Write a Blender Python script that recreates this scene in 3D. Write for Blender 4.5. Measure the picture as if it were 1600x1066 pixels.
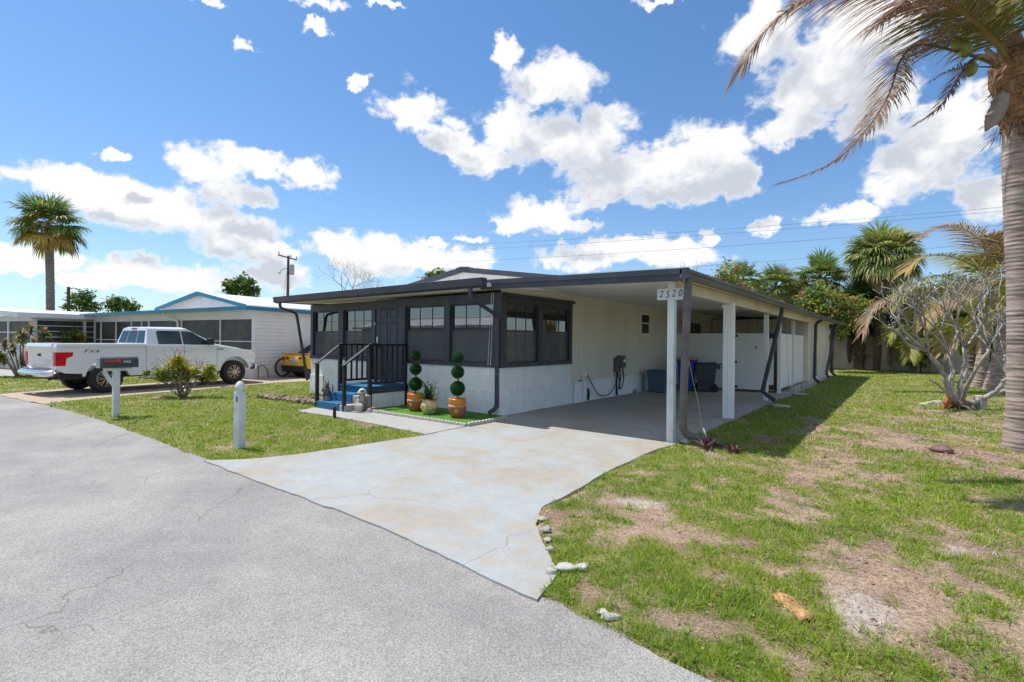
import bpy, bmesh, math, random
import numpy as np
from mathutils import Vector, Matrix

for _o in list(bpy.data.objects):
    bpy.data.objects.remove(_o)
scene = bpy.context.scene
COL = scene.collection
R = math.radians

# ------------------------------------------------------------------ camera
# world axes: x runs along the house front (to the right), y away from the street, z up
HEAD, ROLL, FPX, EYE = R(38.2), R(0.535), 780.0, 1.6
CAM = Vector((6.675, -8.072, EYE))
cd = bpy.data.cameras.new("camera")
cam = bpy.data.objects.new("camera", cd)
COL.objects.link(cam)
cam.location = CAM
cam.rotation_euler = (R(90), -ROLL, HEAD)
cd.sensor_width = 36.0
cd.sensor_fit = 'HORIZONTAL'
cd.lens = FPX / 1600 * 36
cd.clip_start = 0.05
cd.clip_end = 3000
scene.camera = cam

# ------------------------------------------------------------------ sun and view
SHADOW = Vector((0.463, 0.12, -1.0))
sd = bpy.data.lights.new("sun", 'SUN')
sun = bpy.data.objects.new("sun", sd)
COL.objects.link(sun)
sd.energy = 3.0
sd.angle = R(0.53)
sd.color = (1.0, 0.95, 0.87)
sun.location = (-20, -5, 40)
sun.rotation_euler = SHADOW.to_track_quat('-Z', 'Y').to_euler()
SUN_EL = math.atan2(1.0, SHADOW.xy.length)
SUN_ROT = math.atan2(-SHADOW.x, -SHADOW.y)
scene.view_settings.view_transform = 'Standard'
scene.view_settings.look = 'None'
scene.view_settings.gamma = 1.0
scene.view_settings.use_curve_mapping = False
scene.view_settings.exposure = 0.92
scene.cycles.max_bounces = 8
scene.cycles.transparent_max_bounces = 16


def at(px, py, depth):
    """a point of the place: the direction of a photo pixel, taken at its distance in front of the camera"""
    a, b = px - 800, py - 533
    x = a * math.cos(ROLL) + b * math.sin(ROLL)
    y = -a * math.sin(ROLL) + b * math.cos(ROLL)
    X, Y, Z = x / FPX * depth, depth, -y / FPX * depth
    c, s = math.cos(HEAD), math.sin(HEAD)
    return Vector((CAM.x + c * X - s * Y, CAM.y + s * X + c * Y, EYE + Z))


def ground_at(px, py, z=0.0):
    p = at(px, py, 1.0) - CAM
    t = (z - EYE) / p.z
    return CAM + p * t


# ------------------------------------------------------------------ node helper
class NT:
    def __init__(s, tree):
        s.t = tree
        s.n = tree.nodes
        s.l = tree.links

    def new(s, kind, **kw):
        n = s.n.new(kind)
        for k, v in kw.items():
            setattr(n, k, v)
        return n

    def put(s, node, sock, val):
        i = node.inputs[sock]
        if isinstance(val, bpy.types.NodeSocket):
            s.l.new(val, i)
        elif isinstance(val, (tuple, list)) and i.type == 'RGBA' and len(val) == 3:
            i.default_value = (*val, 1)
        else:
            i.default_value = val

    def math(s, op, a, b=0.0, c=0.0, clamp=False):
        n = s.new('ShaderNodeMath', operation=op, use_clamp=clamp)
        s.put(n, 0, a)
        s.put(n, 1, b)
        if op in ('MULTIPLY_ADD', 'SMOOTH_MIN', 'SMOOTH_MAX'):
            s.put(n, 2, c)
        return n.outputs[0]

    def vmath(s, op, a, b=(0, 0, 0)):
        n = s.new('ShaderNodeVectorMath', operation=op)
        s.put(n, 0, a)
        s.put(n, 1, b)
        return n.outputs['Value'] if op in ('LENGTH', 'DOT_PRODUCT', 'DISTANCE') else n.outputs[0]

    def mix(s, fac, a, b, blend='MIX'):
        n = s.new('ShaderNodeMix', data_type='RGBA', blend_type=blend)
        s.put(n, 0, fac)
        s.put(n, 6, a)
        s.put(n, 7, b)
        return n.outputs[2]

    def noise(s, vec, scale, detail=4.0, rough=0.55, dist=0.0):
        n = s.new('ShaderNodeTexNoise')
        if vec is not None:
            s.put(n, 'Vector', vec)
        n.inputs['Scale'].default_value = scale
        n.inputs['Detail'].default_value = detail
        n.inputs['Roughness'].default_value = rough
        n.inputs['Distortion'].default_value = dist
        return n.outputs['Fac']

    def ramp(s, fac, lo, hi):
        n = s.new('ShaderNodeMapRange', interpolation_type='SMOOTHSTEP')
        s.put(n, 0, fac)
        s.put(n, 1, lo)
        s.put(n, 2, hi)
        return n.outputs[0]

    def coords(s, scale=(1, 1, 1)):
        tc = s.new('ShaderNodeTexCoord')
        m = s.new('ShaderNodeMapping')
        s.l.new(tc.outputs['Object'], m.inputs['Vector'])
        m.inputs['Scale'].default_value = scale
        return m.outputs[0]


def blank(name):
    m = bpy.data.materials.new(name)
    m.use_nodes = True
    nt = NT(m.node_tree)
    nt.n.clear()
    out = nt.new('ShaderNodeOutputMaterial')
    return m, nt, out


def principled(nt, out, col, rough=0.6, metal=0.0, spec=0.5, normal=None):
    b = nt.new('ShaderNodeBsdfPrincipled')
    nt.put(b, 'Base Color', col)
    nt.put(b, 'Roughness', rough)
    nt.put(b, 'Metallic', metal)
    nt.put(b, 'Specular IOR Level', spec)
    if normal is not None:
        nt.l.new(normal, b.inputs['Normal'])
    nt.l.new(b.outputs[0], out.inputs['Surface'])
    return b


def bump(nt, height, strength=0.3, distance=0.01):
    n = nt.new('ShaderNodeBump')
    nt.put(n, 'Height', height)
    n.inputs['Strength'].default_value = strength
    n.inputs['Distance'].default_value = distance
    return n.outputs[0]


def mat(name, col, rough=0.6, var=0.12, scale=3.0, bmp=0.0, bscale=40.0, metal=0.0, spec=0.5,
        stain=None, stain_amt=0.0, stain_scale=1.5, stretch=(1, 1, 1), coat=0.0):
    """paint / plastic / stone: one colour with wear, an optional stain colour in patches, fine bump"""
    m, nt, out = blank(name)
    v = nt.coords(stretch)
    n1 = nt.noise(v, scale, 7, 0.62)
    lo = tuple(max(0, c * (1 - var * 1.6)) for c in col)
    hi = tuple(min(1, c * (1 + var * 1.3)) for c in col)
    c = nt.mix(nt.ramp(n1, 0.3, 0.7), lo, hi)
    if stain:
        n2 = nt.noise(v, stain_scale, 8, 0.65)
        c = nt.mix(nt.math('MULTIPLY', nt.ramp(n2, 0.52, 0.72), stain_amt), c, stain)
    nrm = bump(nt, nt.noise(v, bscale, 5), bmp, 0.01) if bmp else None
    b = principled(nt, out, c, rough, metal, spec, nrm)
    if coat:
        b.inputs['Coat Weight'].default_value = coat
        b.inputs['Coat Roughness'].default_value = 0.04
    return m


def leaf_mat(name, rough=0.5, trans=0.42, spec=0.35):
    """leaf: colour carried per face (each leaf's own hue), light passes through"""
    m, nt, out = blank(name)
    a = nt.new('ShaderNodeAttribute', attribute_name='tint')
    b = nt.new('ShaderNodeBsdfPrincipled')
    nt.put(b, 'Base Color', a.outputs['Color'])
    nt.put(b, 'Roughness', rough)
    nt.put(b, 'Specular IOR Level', spec)
    t = nt.new('ShaderNodeBsdfTranslucent')
    nt.put(t, 'Color', a.outputs['Color'])
    mx = nt.new('ShaderNodeMixShader')
    mx.inputs[0].default_value = trans
    nt.l.new(b.outputs[0], mx.inputs[1])
    nt.l.new(t.outputs[0], mx.inputs[2])
    nt.l.new(mx.outputs[0], out.inputs['Surface'])
    return m


def glass_mat(name, tint=(0.3, 0.32, 0.34), refl=0.4, rough=0.01):
    m, nt, out = blank(name)
    t = nt.new('ShaderNodeBsdfTransparent')
    nt.put(t, 'Color', tint)
    g = nt.new('ShaderNodeBsdfGlossy')
    nt.put(g, 'Color', (0.9, 0.92, 0.95))
    # slightly wavy old panes
    nt.l.new(bump(nt, nt.noise(nt.coords(), 1.3, 2), 0.06, 0.02), g.inputs['Normal'])
    g.inputs['Roughness'].default_value = rough
    lw = nt.new('ShaderNodeFresnel')
    lw.inputs[0].default_value = 1.5
    f = nt.math('MAXIMUM', lw.outputs[0], refl)
    mx = nt.new('ShaderNodeMixShader')
    nt.l.new(f, mx.inputs[0])
    nt.l.new(t.outputs[0], mx.inputs[1])
    nt.l.new(g.outputs[0], mx.inputs[2])
    nt.l.new(mx.outputs[0], out.inputs['Surface'])
    return m


# ------------------------------------------------------------------ world: sky with cumulus
world = bpy.data.worlds.new("World")
scene.world = world
world.use_nodes = True
wt = NT(world.node_tree)
wt.n.clear()
wout = wt.new('ShaderNodeOutputWorld')
sky = wt.new('ShaderNodeTexSky', sky_type='NISHITA')
sky.sun_disc = False
sky.sun_elevation = SUN_EL
sky.sun_rotation = SUN_ROT
sky.altitude = 0
sky.air_density = 1.0
sky.dust_density = 0.5
sky.ozone_density = 2.2
tc = wt.new('ShaderNodeTexCoord')
sep = wt.new('ShaderNodeSeparateXYZ')
wt.l.new(tc.outputs['Generated'], sep.inputs[0])
# direction -> (azimuth, elevation) in degrees
az = wt.math('MULTIPLY', wt.math('ARCTAN2', sep.outputs[0], sep.outputs[1]), 180 / math.pi)
el = wt.math('MULTIPLY', wt.math('ARCSINE', sep.outputs[2]), 180 / math.pi)
comb = wt.new('ShaderNodeCombineXYZ')
wt.l.new(az, comb.inputs[0])
wt.l.new(el, comb.inputs[1])
AE = comb.outputs[0]
# cumulus in the sky: azimuth, elevation, half width, half height (degrees)
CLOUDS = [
    (95, 35, 38, 22), (150, 42, 40, 26), (200, 38, 40, 24), (-150, 45, 38, 24), (-120, 38, 22, 18), (60, 50, 30, 20),  # unseen clouds outside the view, added to brighten the shaded walls
    (-33.3, 27.3, 6.3, 3.2),
    (-38.4, 23.4, 5.6, 2.8),
    (-31.1, 22.1, 8.8, 3.8),
    (-25.0, 18.6, 8.8, 3.3),
    (-17.7, 19.2, 6.2, 3.8),
    (-19.6, 16.3, 8.0, 2.0),
    (-28.2, 16.8, 5.1, 2.0),
    (-14.2, 17.0, 2.8, 2.8),
    (-50.0, 24.1, 4.4, 2.2),
    (-45.7, 21.8, 4.0, 2.3),
    (-42.4, 19.9, 3.7, 2.1),
    (-39.2, 30.4, 1.9, 2.2),
    (-34.7, 14.2, 5.8, 2.5),
    (-31.7, 13.0, 3.5, 1.1),
    (-38.3, 13.1, 2.7, 1.3),
    (-11.9, 29.2, 5.1, 3.6),
    (-6.3, 24.4, 7.3, 4.7),
    (-8.9, 20.7, 4.6, 1.9),
    (-3.2, 26.7, 6.0, 3.9),
    (1.5, 15.9, 5.6, 3.1),
    (4.0, 18.4, 3.9, 3.1),
    (-0.7, 13.6, 3.3, 2.0),
    (-4.9, 12.1, 3.7, 1.3),
    (5.6, 12.5, 3.5, 2.8),
    (-2.2, 20.4, 3.9, 3.2),
    (-11.3, 11.6, 1.9, 1.2),
    (-80.2, 13.0, 4.4, 1.6),
    (-76.3, 12.1, 4.4, 2.4),
    (-71.5, 11.7, 6.6, 2.7),
    (-67.2, 10.4, 5.7, 2.7),
    (-64.3, 9.3, 3.6, 1.7),
    (-69.9, 16.2, 4.3, 2.1),
    (-65.5, 17.4, 4.7, 1.8),
    (-61.0, 16.8, 3.5, 1.9),
    (-67.7, 14.3, 4.8, 1.5),
    (-81.7, 6.4, 3.6, 1.4),
    (-75.1, 6.0, 4.3, 1.8),
    (-78.9, 4.8, 2.6, 1.0),
    (-70.9, 5.9, 5.3, 1.9),
    (-64.2, 6.5, 4.8, 1.9),
    (-52.7, 8.9, 8.4, 3.0),
    (-57.4, 10.0, 4.0, 2.1),
    (-45.6, 8.8, 7.3, 2.2),
    (-31.0, 9.7, 5.9, 1.9),
    (-25.6, 10.3, 5.3, 1.8),
    (-19.8, 9.4, 5.4, 1.8),
    (-16.5, 11.2, 1.6, 0.9),
    (-70.1, 29.8, 3.0, 0.6),
    (-59.6, 32.1, 4.2, 0.7),
    (-60.0, 30.3, 1.9, 0.7),
    (-66.7, 27.3, 1.4, 0.6),
    (-55.8, 26.2, 1.4, 0.8),
    (-76.9, 15.8, 1.4, 0.8),
    (-43.2, 11.6, 1.8, 0.7),
    (-47.0, 11.0, 2.2, 0.6),
    (-22.1, 33.2, 2.8, 0.5),
    (-52.9, 33.2, 2.8, 0.4),
]


def cloud_field(p):
    f = None
    wn = wt.new('ShaderNodeTexNoise')
    wt.put(wn, 'Vector', p)
    wn.inputs['Scale'].default_value = 0.55
    wn.inputs['Detail'].default_value = 5
    wn.inputs['Roughness'].default_value = 0.6
    raw = p
    p = wt.vmath('ADD', p, wt.vmath('MULTIPLY', wt.vmath('SUBTRACT', wn.outputs['Color'], (0.5, 0.5, 0.5)), (4.6, 3.0, 0)))
    for (a, e, ra, re) in CLOUDS:
        d = wt.vmath('MULTIPLY', wt.vmath('SUBTRACT', p, (a, e, 0)), (1 / ra, 1 / re, 0))
        v = wt.math('SUBTRACT', 1.0, wt.vmath('LENGTH', d))
        f = v if f is None else wt.math('SMOOTH_MAX', f, v, 0.10)
    n1 = wt.noise(wt.vmath('MULTIPLY', raw, (0.30, 0.42, 1)), 1.0, 10, 0.56, 0.3)
    n2 = wt.noise(wt.vmath('MULTIPLY', p, (0.05, 0.07, 1)), 1.0, 3, 0.5)
    n3 = wt.noise(wt.vmath('MULTIPLY', p, (0.11, 0.17, 1)), 1.0, 2, 0.5)
    f = wt.math('ADD', f, wt.math('MULTIPLY', wt.math('SUBTRACT', n1, 0.5), 1.55))
    f = wt.math('ADD', f, wt.math('MULTIPLY', wt.math('SUBTRACT', n3, 0.5), 0.9))
    # the rest of the sky: scattered cumulus away from the listed ones
    g = wt.math('MULTIPLY', wt.math('SUBTRACT', wt.math('ADD', n2, wt.math('MULTIPLY', n1, 0.5)), 0.93), 3.0)
    return wt.math('MAXIMUM', f, g)


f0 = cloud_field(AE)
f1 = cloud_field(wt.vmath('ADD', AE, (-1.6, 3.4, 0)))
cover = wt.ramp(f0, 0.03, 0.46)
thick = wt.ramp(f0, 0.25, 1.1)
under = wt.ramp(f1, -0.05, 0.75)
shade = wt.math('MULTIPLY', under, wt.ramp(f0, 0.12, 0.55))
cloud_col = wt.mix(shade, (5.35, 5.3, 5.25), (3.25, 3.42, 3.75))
hz = wt.math('SUBTRACT', 1.0, wt.ramp(el, 0.0, 26.0))
skyc = wt.mix(1.0, sky.outputs[0], wt.mix(wt.ramp(el, 2.0, 34.0), (0.60, 0.70, 0.80), (0.48, 0.68, 0.82)), 'MULTIPLY')
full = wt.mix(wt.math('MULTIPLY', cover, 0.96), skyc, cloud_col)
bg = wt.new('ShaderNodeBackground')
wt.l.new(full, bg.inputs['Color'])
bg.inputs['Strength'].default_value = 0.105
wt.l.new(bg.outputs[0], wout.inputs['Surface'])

# ------------------------------------------------------------------ mesh builder
RNG = random.Random(7)


def frame_of(d, up=Vector((0, 0, 1))):
    d = d.normalized()
    if abs(d.dot(up)) > 0.98:
        up = Vector((1, 0, 0))
    x = d.cross(up).normalized()
    return x, x.cross(d).normalized()


class MB:
    def __init__(s):
        s.v, s.f, s.c = [], [], []
        s.tint = (1, 1, 1)
        s.coloured = False

    def col(s, c):
        s.tint = c
        s.coloured = True
        return s

    def add(s, vs, fs):
        o = len(s.v)
        s.v += [tuple(p) for p in vs]
        for f in fs:
            s.f.append(tuple(i + o for i in f))
            s.c.append(s.tint)
        return s

    def hexa(s, p):
        """eight corners: bottom four counter-clockwise, top four the same"""
        return s.add(p, [(3, 2, 1, 0), (4, 5, 6, 7), (0, 1, 5, 4), (1, 2, 6, 5), (2, 3, 7, 6), (3, 0, 4, 7)])

    def box(s, x0, y0, z0, x1, y1, z1):
        return s.hexa([(x0, y0, z0), (x1, y0, z0), (x1, y1, z0), (x0, y1, z0),
                       (x0, y0, z1), (x1, y0, z1), (x1, y1, z1), (x0, y1, z1)])

    def bar(s, a, b, w, h, up=(0, 0, 1)):
        a, b = Vector(a), Vector(b)
        x, y = frame_of(b - a, Vector(up))
        x, y = x * w / 2, y * h / 2
        q = [-x - y, x - y, x + y, -x + y]
        return s.add([a + k for k in q] + [b + k for k in q],
                     [(3, 2, 1, 0), (4, 5, 6, 7), (0, 1, 5, 4), (1, 2, 6, 5), (2, 3, 7, 6), (3, 0, 4, 7)])

    def tube(s, pts, rad, n=8, caps=True):
        pts = [Vector(p) for p in pts]
        if not hasattr(rad, '__len__'):
            rad = [rad] * len(pts)
        vs, fs = [], []
        X = None
        for i, p in enumerate(pts):
            d = pts[min(i + 1, len(pts) - 1)] - pts[max(i - 1, 0)]
            if X is None:
                X, Y = frame_of(d)
            else:
                d.normalize()
                X = (X - d * X.dot(d)).normalized()
                Y = d.cross(X)
            for k in range(n):
                t = 2 * math.pi * k / n
                vs.append(p + (X * math.cos(t) + Y * math.sin(t)) * rad[i])
        for i in range(len(pts) - 1):
            for k in range(n):
                a, b = i * n + k, i * n + (k + 1) % n
                fs.append((a, b, b + n, a + n))
        if caps:
            fs.append(tuple(range(n - 1, -1, -1)))
            fs.append(tuple(range((len(pts) - 1) * n, len(pts) * n)))
        return s.add(vs, fs)

    def lathe(s, prof, c=(0, 0, 0), n=20, axis=None, caps=True):
        """profile of (radius, height); axis: matrix to turn z"""
        c = Vector(c)
        vs, fs = [], []
        for r, z in prof:
            for k in range(n):
                t = 2 * math.pi * k / n
                p = Vector((r * math.cos(t), r * math.sin(t), z))
                vs.append(c + (axis @ p if axis else p))
        for i in range(len(prof) - 1):
            for k in range(n):
                a, b = i * n + k, i * n + (k + 1) % n
                fs.append((a, b, b + n, a + n))
        if caps:
            fs.append(tuple(range(n - 1, -1, -1)))
            fs.append(tuple(range((len(prof) - 1) * n, len(prof) * n)))
        return s.add(vs, fs)

    def blob(s, c, r, n=12, m=8, jit=0.0, rng=RNG, flat=1.0):
        c = Vector(c)
        rx, ry, rz = (r if hasattr(r, '__len__') else (r, r, r))
        vs, fs = [], []
        for i in range(m + 1):
            t = math.pi * i / m
            for k in range(n):
                u = 2 * math.pi * k / n
                j = 1 + rng.uniform(-jit, jit)
                vs.append(c + Vector((rx * math.sin(t) * math.cos(u) * j, ry * math.sin(t) * math.sin(u) * j,
                                      rz * math.cos(t) * j)))
        for i in range(m):
            for k in range(n):
                a, b = i * n + k, i * n + (k + 1) % n
                fs.append((a, a + n, b + n, b))
        return s.add(vs, fs)

    def prism(s, poly, a, b, fn):
        """poly 2D extruded from a to b; fn(u, v, t) -> point"""
        n = len(poly)
        vs = [fn(u, v, a) for u, v in poly] + [fn(u, v, b) for u, v in poly]
        fs = [tuple(range(n - 1, -1, -1)), tuple(range(n, 2 * n))]
        fs += [(i, (i + 1) % n, (i + 1) % n + n, i + n) for i in range(n)]
        return s.add(vs, fs)

    def leaf(s, p, d, nrm, L, W, fold=0.0, pts=((0, 0.15), (0.35, 1), (0.75, 0.7), (1, 0.05)), droop=0.0):
        """one leaf: a bent strip along d"""
        p, d = Vector(p), Vector(d).normalized()
        x = d.cross(Vector(nrm))
        if x.length < 1e-4:
            x = d.cross(Vector((0.3, 0.5, 0.8)))
        x.normalize()
        vs, fs = [], []
        for t, w in pts:
            q = p + d * L * t - Vector((0, 0, droop * L * t * t))
            vs += [q - x * W * w / 2, q + x * W * w / 2]
        for i in range(len(pts) - 1):
            fs.append((2 * i, 2 * i + 1, 2 * i + 3, 2 * i + 2))
        return s.add(vs, fs)

    def build(s, name, material, parent=None, smooth=False, bevel=0.0, seg=2, angle=35):
        me = bpy.data.meshes.new(name)
        me.from_pydata(s.v, [], s.f)
        if s.coloured:
            at_ = me.color_attributes.new('tint', 'FLOAT_COLOR', 'CORNER')
            arr = np.ones((len(me.loops), 4), dtype=np.float32)
            cnt = np.array([len(f) for f in s.f])
            arr[:, :3] = np.repeat(np.array(s.c, dtype=np.float32), cnt, axis=0)
            at_.data.foreach_set('color', arr.ravel())
        me.materials.append(material)
        if smooth is True:
            me.polygons.foreach_set('use_smooth', [True] * len(me.polygons))
        me.update()
        o = bpy.data.objects.new(name, me)
        COL.objects.link(o)
        if parent is not None:
            o.parent = parent
        if smooth == 'auto':
            me.polygons.foreach_set('use_smooth', [True] * len(me.polygons))
            bm = bmesh.new()
            bm.from_mesh(me)
            bmesh.ops.recalc_face_normals(bm, faces=bm.faces)
            for e in bm.edges:
                if len(e.link_faces) == 2 and e.calc_face_angle(0) > R(angle):
                    e.smooth = False
            bm.to_mesh(me)
            bm.free()
        elif not s.coloured:
            bm = bmesh.new()
            bm.from_mesh(me)
            bmesh.ops.recalc_face_normals(bm, faces=bm.faces)
            bm.to_mesh(me)
            bm.free()
        if bevel:
            md = o.modifiers.new('bevel', 'BEVEL')
            md.width = bevel
            md.segments = seg
            md.limit_method = 'ANGLE'
            md.angle_limit = R(40)
        return o


def tag(o, label, cat, group=None):
    o['label'] = label
    o['category'] = cat
    if group:
        o['group'] = group
    return o


def thing(name, label, cat, loc=(0, 0, 0), rz=0.0, group=None):
    o = bpy.data.objects.new(name, None)
    o.empty_display_size = 0.2
    COL.objects.link(o)
    o.location = loc
    o.rotation_euler = (0, 0, rz)
    return tag(o, label, cat, group)


def struct(name, mb, m, kind='structure', **kw):
    o = mb.build(name, m, **kw)
    o['kind'] = kind
    return o


def copy_tree(o, parent=None):
    c = o.copy()
    COL.objects.link(c)
    if parent is not None:
        c.parent = parent
    for ch in o.children:
        copy_tree(ch, c)
    return c


def text_obj(txt, size, mx, m, name, parent=None, depth=0.002, align='CENTER', shear=0.0, sx=1.0):
    cu = bpy.data.curves.new(name, 'FONT')
    cu.body = txt
    cu.size = size
    cu.extrude = depth
    cu.align_x = align
    cu.align_y = 'CENTER'
    cu.shear = shear
    tmp = bpy.data.objects.new('tmp', cu)
    COL.objects.link(tmp)
    bpy.context.view_layer.update()
    me = bpy.data.meshes.new_from_object(tmp.evaluated_get(bpy.context.evaluated_depsgraph_get()))
    bpy.data.objects.remove(tmp)
    me.transform(Matrix.Diagonal((sx, 1, 1, 1)))
    me.transform(mx)
    me.materials.clear()
    me.materials.append(m)
    me.name = name
    o = bpy.data.objects.new(name, me)
    COL.objects.link(o)
    if parent is not None:
        o.parent = parent
    return o


def facing(px, nx):
    """matrix for flat work: px = origin, nx = facing direction (horizontal); text x runs to the viewer's right"""
    n = Vector(nx).normalized()
    z = Vector((0, 0, 1))
    x = z.cross(n).normalized()
    y = n.cross(x)
    return Matrix.Translation(px) @ Matrix((x, y, n)).transposed().to_4x4()


def catmull(P, n):
    P = [Vector(p) for p in P]
    Q = [P[0] * 2 - P[1]] + P + [P[-1] * 2 - P[-2]]
    out = []
    for i in range(1, len(Q) - 2):
        for k in range(n):
            t = k / n
            a, b, c, d = Q[i - 1], Q[i], Q[i + 1], Q[i + 2]
            out.append(0.5 * ((2 * b) + (c - a) * t + (2 * a - 5 * b + 4 * c - d) * t * t + (3 * b - a - 3 * c + d) * t ** 3))
    out.append(P[-1])
    return out


# ------------------------------------------------------------------ materials
WHITE = mat('white_paint', (0.79, 0.80, 0.81), 0.5, 0.05, 2.0, 0.05, 60, stain=(0.5, 0.5, 0.47), stain_amt=0.35, stain_scale=2.5)
CREAM = mat('cream_siding', (0.74, 0.69, 0.60), 0.5, 0.05, 1.5, 0.03, 50, stain=(0.5, 0.46, 0.4), stain_amt=0.25, stretch=(1, 1, 0.25))
CEIL = mat('carport_ceiling', (0.82, 0.80, 0.77), 0.5, 0.05, 1.0)
STUCCO = mat('white_stucco', (0.76, 0.78, 0.81), 0.75, 0.07, 6, 1.0, 7, stain=(0.52, 0.52, 0.53), stain_amt=0.45, stain_scale=3)
CHAR = mat('charcoal_paint', (0.046, 0.047, 0.066), 0.45, 0.15, 2.0, 0.03, 60, stain=(0.07, 0.07, 0.085), stain_amt=0.4)
GUTTER = mat('weathered_gutter', (0.115, 0.110, 0.112), 0.55, 0.15, 1.5, stain=(0.16, 0.15, 0.14), stain_amt=0.6, stretch=(1, 0.3, 3))
DOORP = mat('door_paint', (0.062, 0.066, 0.088), 0.5, 0.06, 2)
BLACK = mat('black_rail_paint', (0.012, 0.012, 0.016), 0.4, 0.2, 6)
BEAM = mat('cream_beam', (0.72, 0.63, 0.50), 0.6, 0.08, 2, stain=(0.4, 0.33, 0.26), stain_amt=0.5, stretch=(1, 0.3, 1))
OLDWOOD = mat('old_white_wood', (0.66, 0.69, 0.72), 0.65, 0.06, 4, 0.25, 20, stain=(0.30, 0.29, 0.27), stain_amt=0.65, stain_scale=5, stretch=(1, 1, 0.35))
VINYL = mat('white_vinyl', (0.82, 0.83, 0.85), 0.35, 0.02, 1)
GLASS = glass_mat('window_glass', (0.34, 0.35, 0.38), 0.20)
GLASS2 = glass_mat('carport_window_glass', (0.40, 0.40, 0.40), 0.22)
BLIND = mat('window_blind', (0.13, 0.13, 0.15), 0.6, 0.1, 3)
BLIND2 = mat('pale_window_blind', (0.36, 0.35, 0.33), 0.6, 0.1, 3)
ROOF = mat('roof_pan', (0.62, 0.62, 0.60), 0.5, 0.08, 0.7, stain=(0.4, 0.39, 0.36), stain_amt=0.5)
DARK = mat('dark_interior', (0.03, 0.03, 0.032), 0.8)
CONC = None
CARPET = mat('blue_carpet', (0.018, 0.125, 0.27), 0.95, 0.2, 20, 0.5, 250)
BLOCK = mat('concrete_block', (0.42, 0.40, 0.37), 0.85, 0.15, 6, 0.5, 60, stain=(0.25, 0.22, 0.19), stain_amt=0.5)
TERRA = mat('terracotta', (0.36, 0.115, 0.05), 0.55, 0.12, 5, 0.1, 40, stain=(0.28, 0.10, 0.07), stain_amt=0.5)
ORANGE = mat('orange_glaze', (0.72, 0.235, 0.01), 0.35, 0.08, 5)
STEMW = mat('topiary_stem', (0.16, 0.09, 0.05), 0.7)
ROCK = mat('tan_rock', (0.23, 0.175, 0.12), 0.85, 0.35, 8, 0.5, 30, stain=(0.36, 0.30, 0.07), stain_amt=0.5, stain_scale=4)
GREYROCK = mat('grey_rock', (0.36, 0.33, 0.31), 0.85, 0.2, 8, 0.5, 30)
CHALK = mat('chalky_stone', (0.44, 0.42, 0.385), 0.9, 0.22, 8, 0.5, 30)
EDGE = mat('cast_edging', (0.46, 0.43, 0.38), 0.85, 0.2, 9, 0.4, 50)
METAL = mat('brushed_metal', (0.55, 0.55, 0.56), 0.3, 0.05, 5, metal=1.0)
BRASS = mat('satin_nickel', (0.6, 0.55, 0.45), 0.3, 0.05, 5, metal=1.0)
CHROME = mat('chrome', (0.78, 0.77, 0.76), 0.22, 0.02, 1, metal=1.0)
METER = mat('meter_grey', (0.115, 0.105, 0.10), 0.6, 0.15, 10)
RUBBER = mat('rubber', (0.018, 0.018, 0.02), 0.75, 0.2, 20, 0.2, 60)
HOSE = mat('hose_black', (0.02, 0.021, 0.024), 0.5)
LEAF = leaf_mat('leaf')
DRYLEAF = leaf_mat('dry_leaf', 0.7, 0.2, 0.2)
BARK = mat('palm_bark', (0.36, 0.285, 0.25), 0.9, 0.30, 4, 0.9, 22, stain=(0.17, 0.125, 0.115), stain_amt=0.8, stain_scale=2.2, stretch=(0.7, 0.7, 5))
BARK2 = mat('brown_bark', (0.145, 0.095, 0.075), 0.9, 0.3, 6, 0.7, 25)
GREYBARK = mat('grey_branch', (0.33, 0.30, 0.275), 0.8, 0.2, 6, 0.4, 30, stain=(0.22, 0.19, 0.17), stain_amt=0.5, stain_scale=4)
TWIG = mat('twig', (0.20, 0.16, 0.13), 0.85)
FIBRE = mat('palm_fibre', (0.24, 0.125, 0.06), 0.95, 0.4, 7, 0.9, 30, stain=(0.10, 0.055, 0.035), stain_amt=0.8, stain_scale=3, stretch=(1, 1, 3))
BOOT = mat('palm_boot', (0.25, 0.165, 0.095), 0.85, 0.35, 5, 0.7, 25, stain=(0.10, 0.065, 0.045), stain_amt=0.8, stretch=(2, 2, .6))
# ------------------------------------------------------------------ ground, road, slabs
def vnoise(x, y, seed=0):
    xi, yi = np.floor(x).astype(np.int64), np.floor(y).astype(np.int64)
    fx, fy = x - xi, y - yi
    fx, fy = fx * fx * (3 - 2 * fx), fy * fy * (3 - 2 * fy)

    def h(a, b):
        n = (a * 374761393 + b * 668265263 + seed * 974711) & 0x7fffffff
        n = ((n ^ (n >> 13)) * 1274126177) & 0x7fffffff
        return ((n ^ (n >> 16)) & 0xffff) / 65535.0
    return (h(xi, yi) * (1 - fx) + h(xi + 1, yi) * fx) * (1 - fy) + (h(xi, yi + 1) * (1 - fx) + h(xi + 1, yi + 1) * fx) * fy


def fbm(x, y, sc, seed=0, o=4):
    s, a, t = 0, 1.0, 0
    for i in range(o):
        s = s + a * vnoise(x * sc, y * sc, seed + i * 17)
        t += a
        a *= 0.55
        sc *= 2.03
    return s / t


def sstep(a, b, x):
    t = np.clip((x - a) / (b - a), 0, 1)
    return t * t * (3 - 2 * t)


def inside(poly, x, y):
    r = np.zeros(x.shape, bool)
    n = len(poly)
    for i in range(n):
        (x1, y1), (x2, y2) = poly[i], poly[(i + 1) % n]
        if y1 == y2:
            continue
        c = ((y1 > y) != (y2 > y)) & (x < (x2 - x1) * (y - y1) / (y2 - y1) + x1)
        r ^= c
    return r


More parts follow.
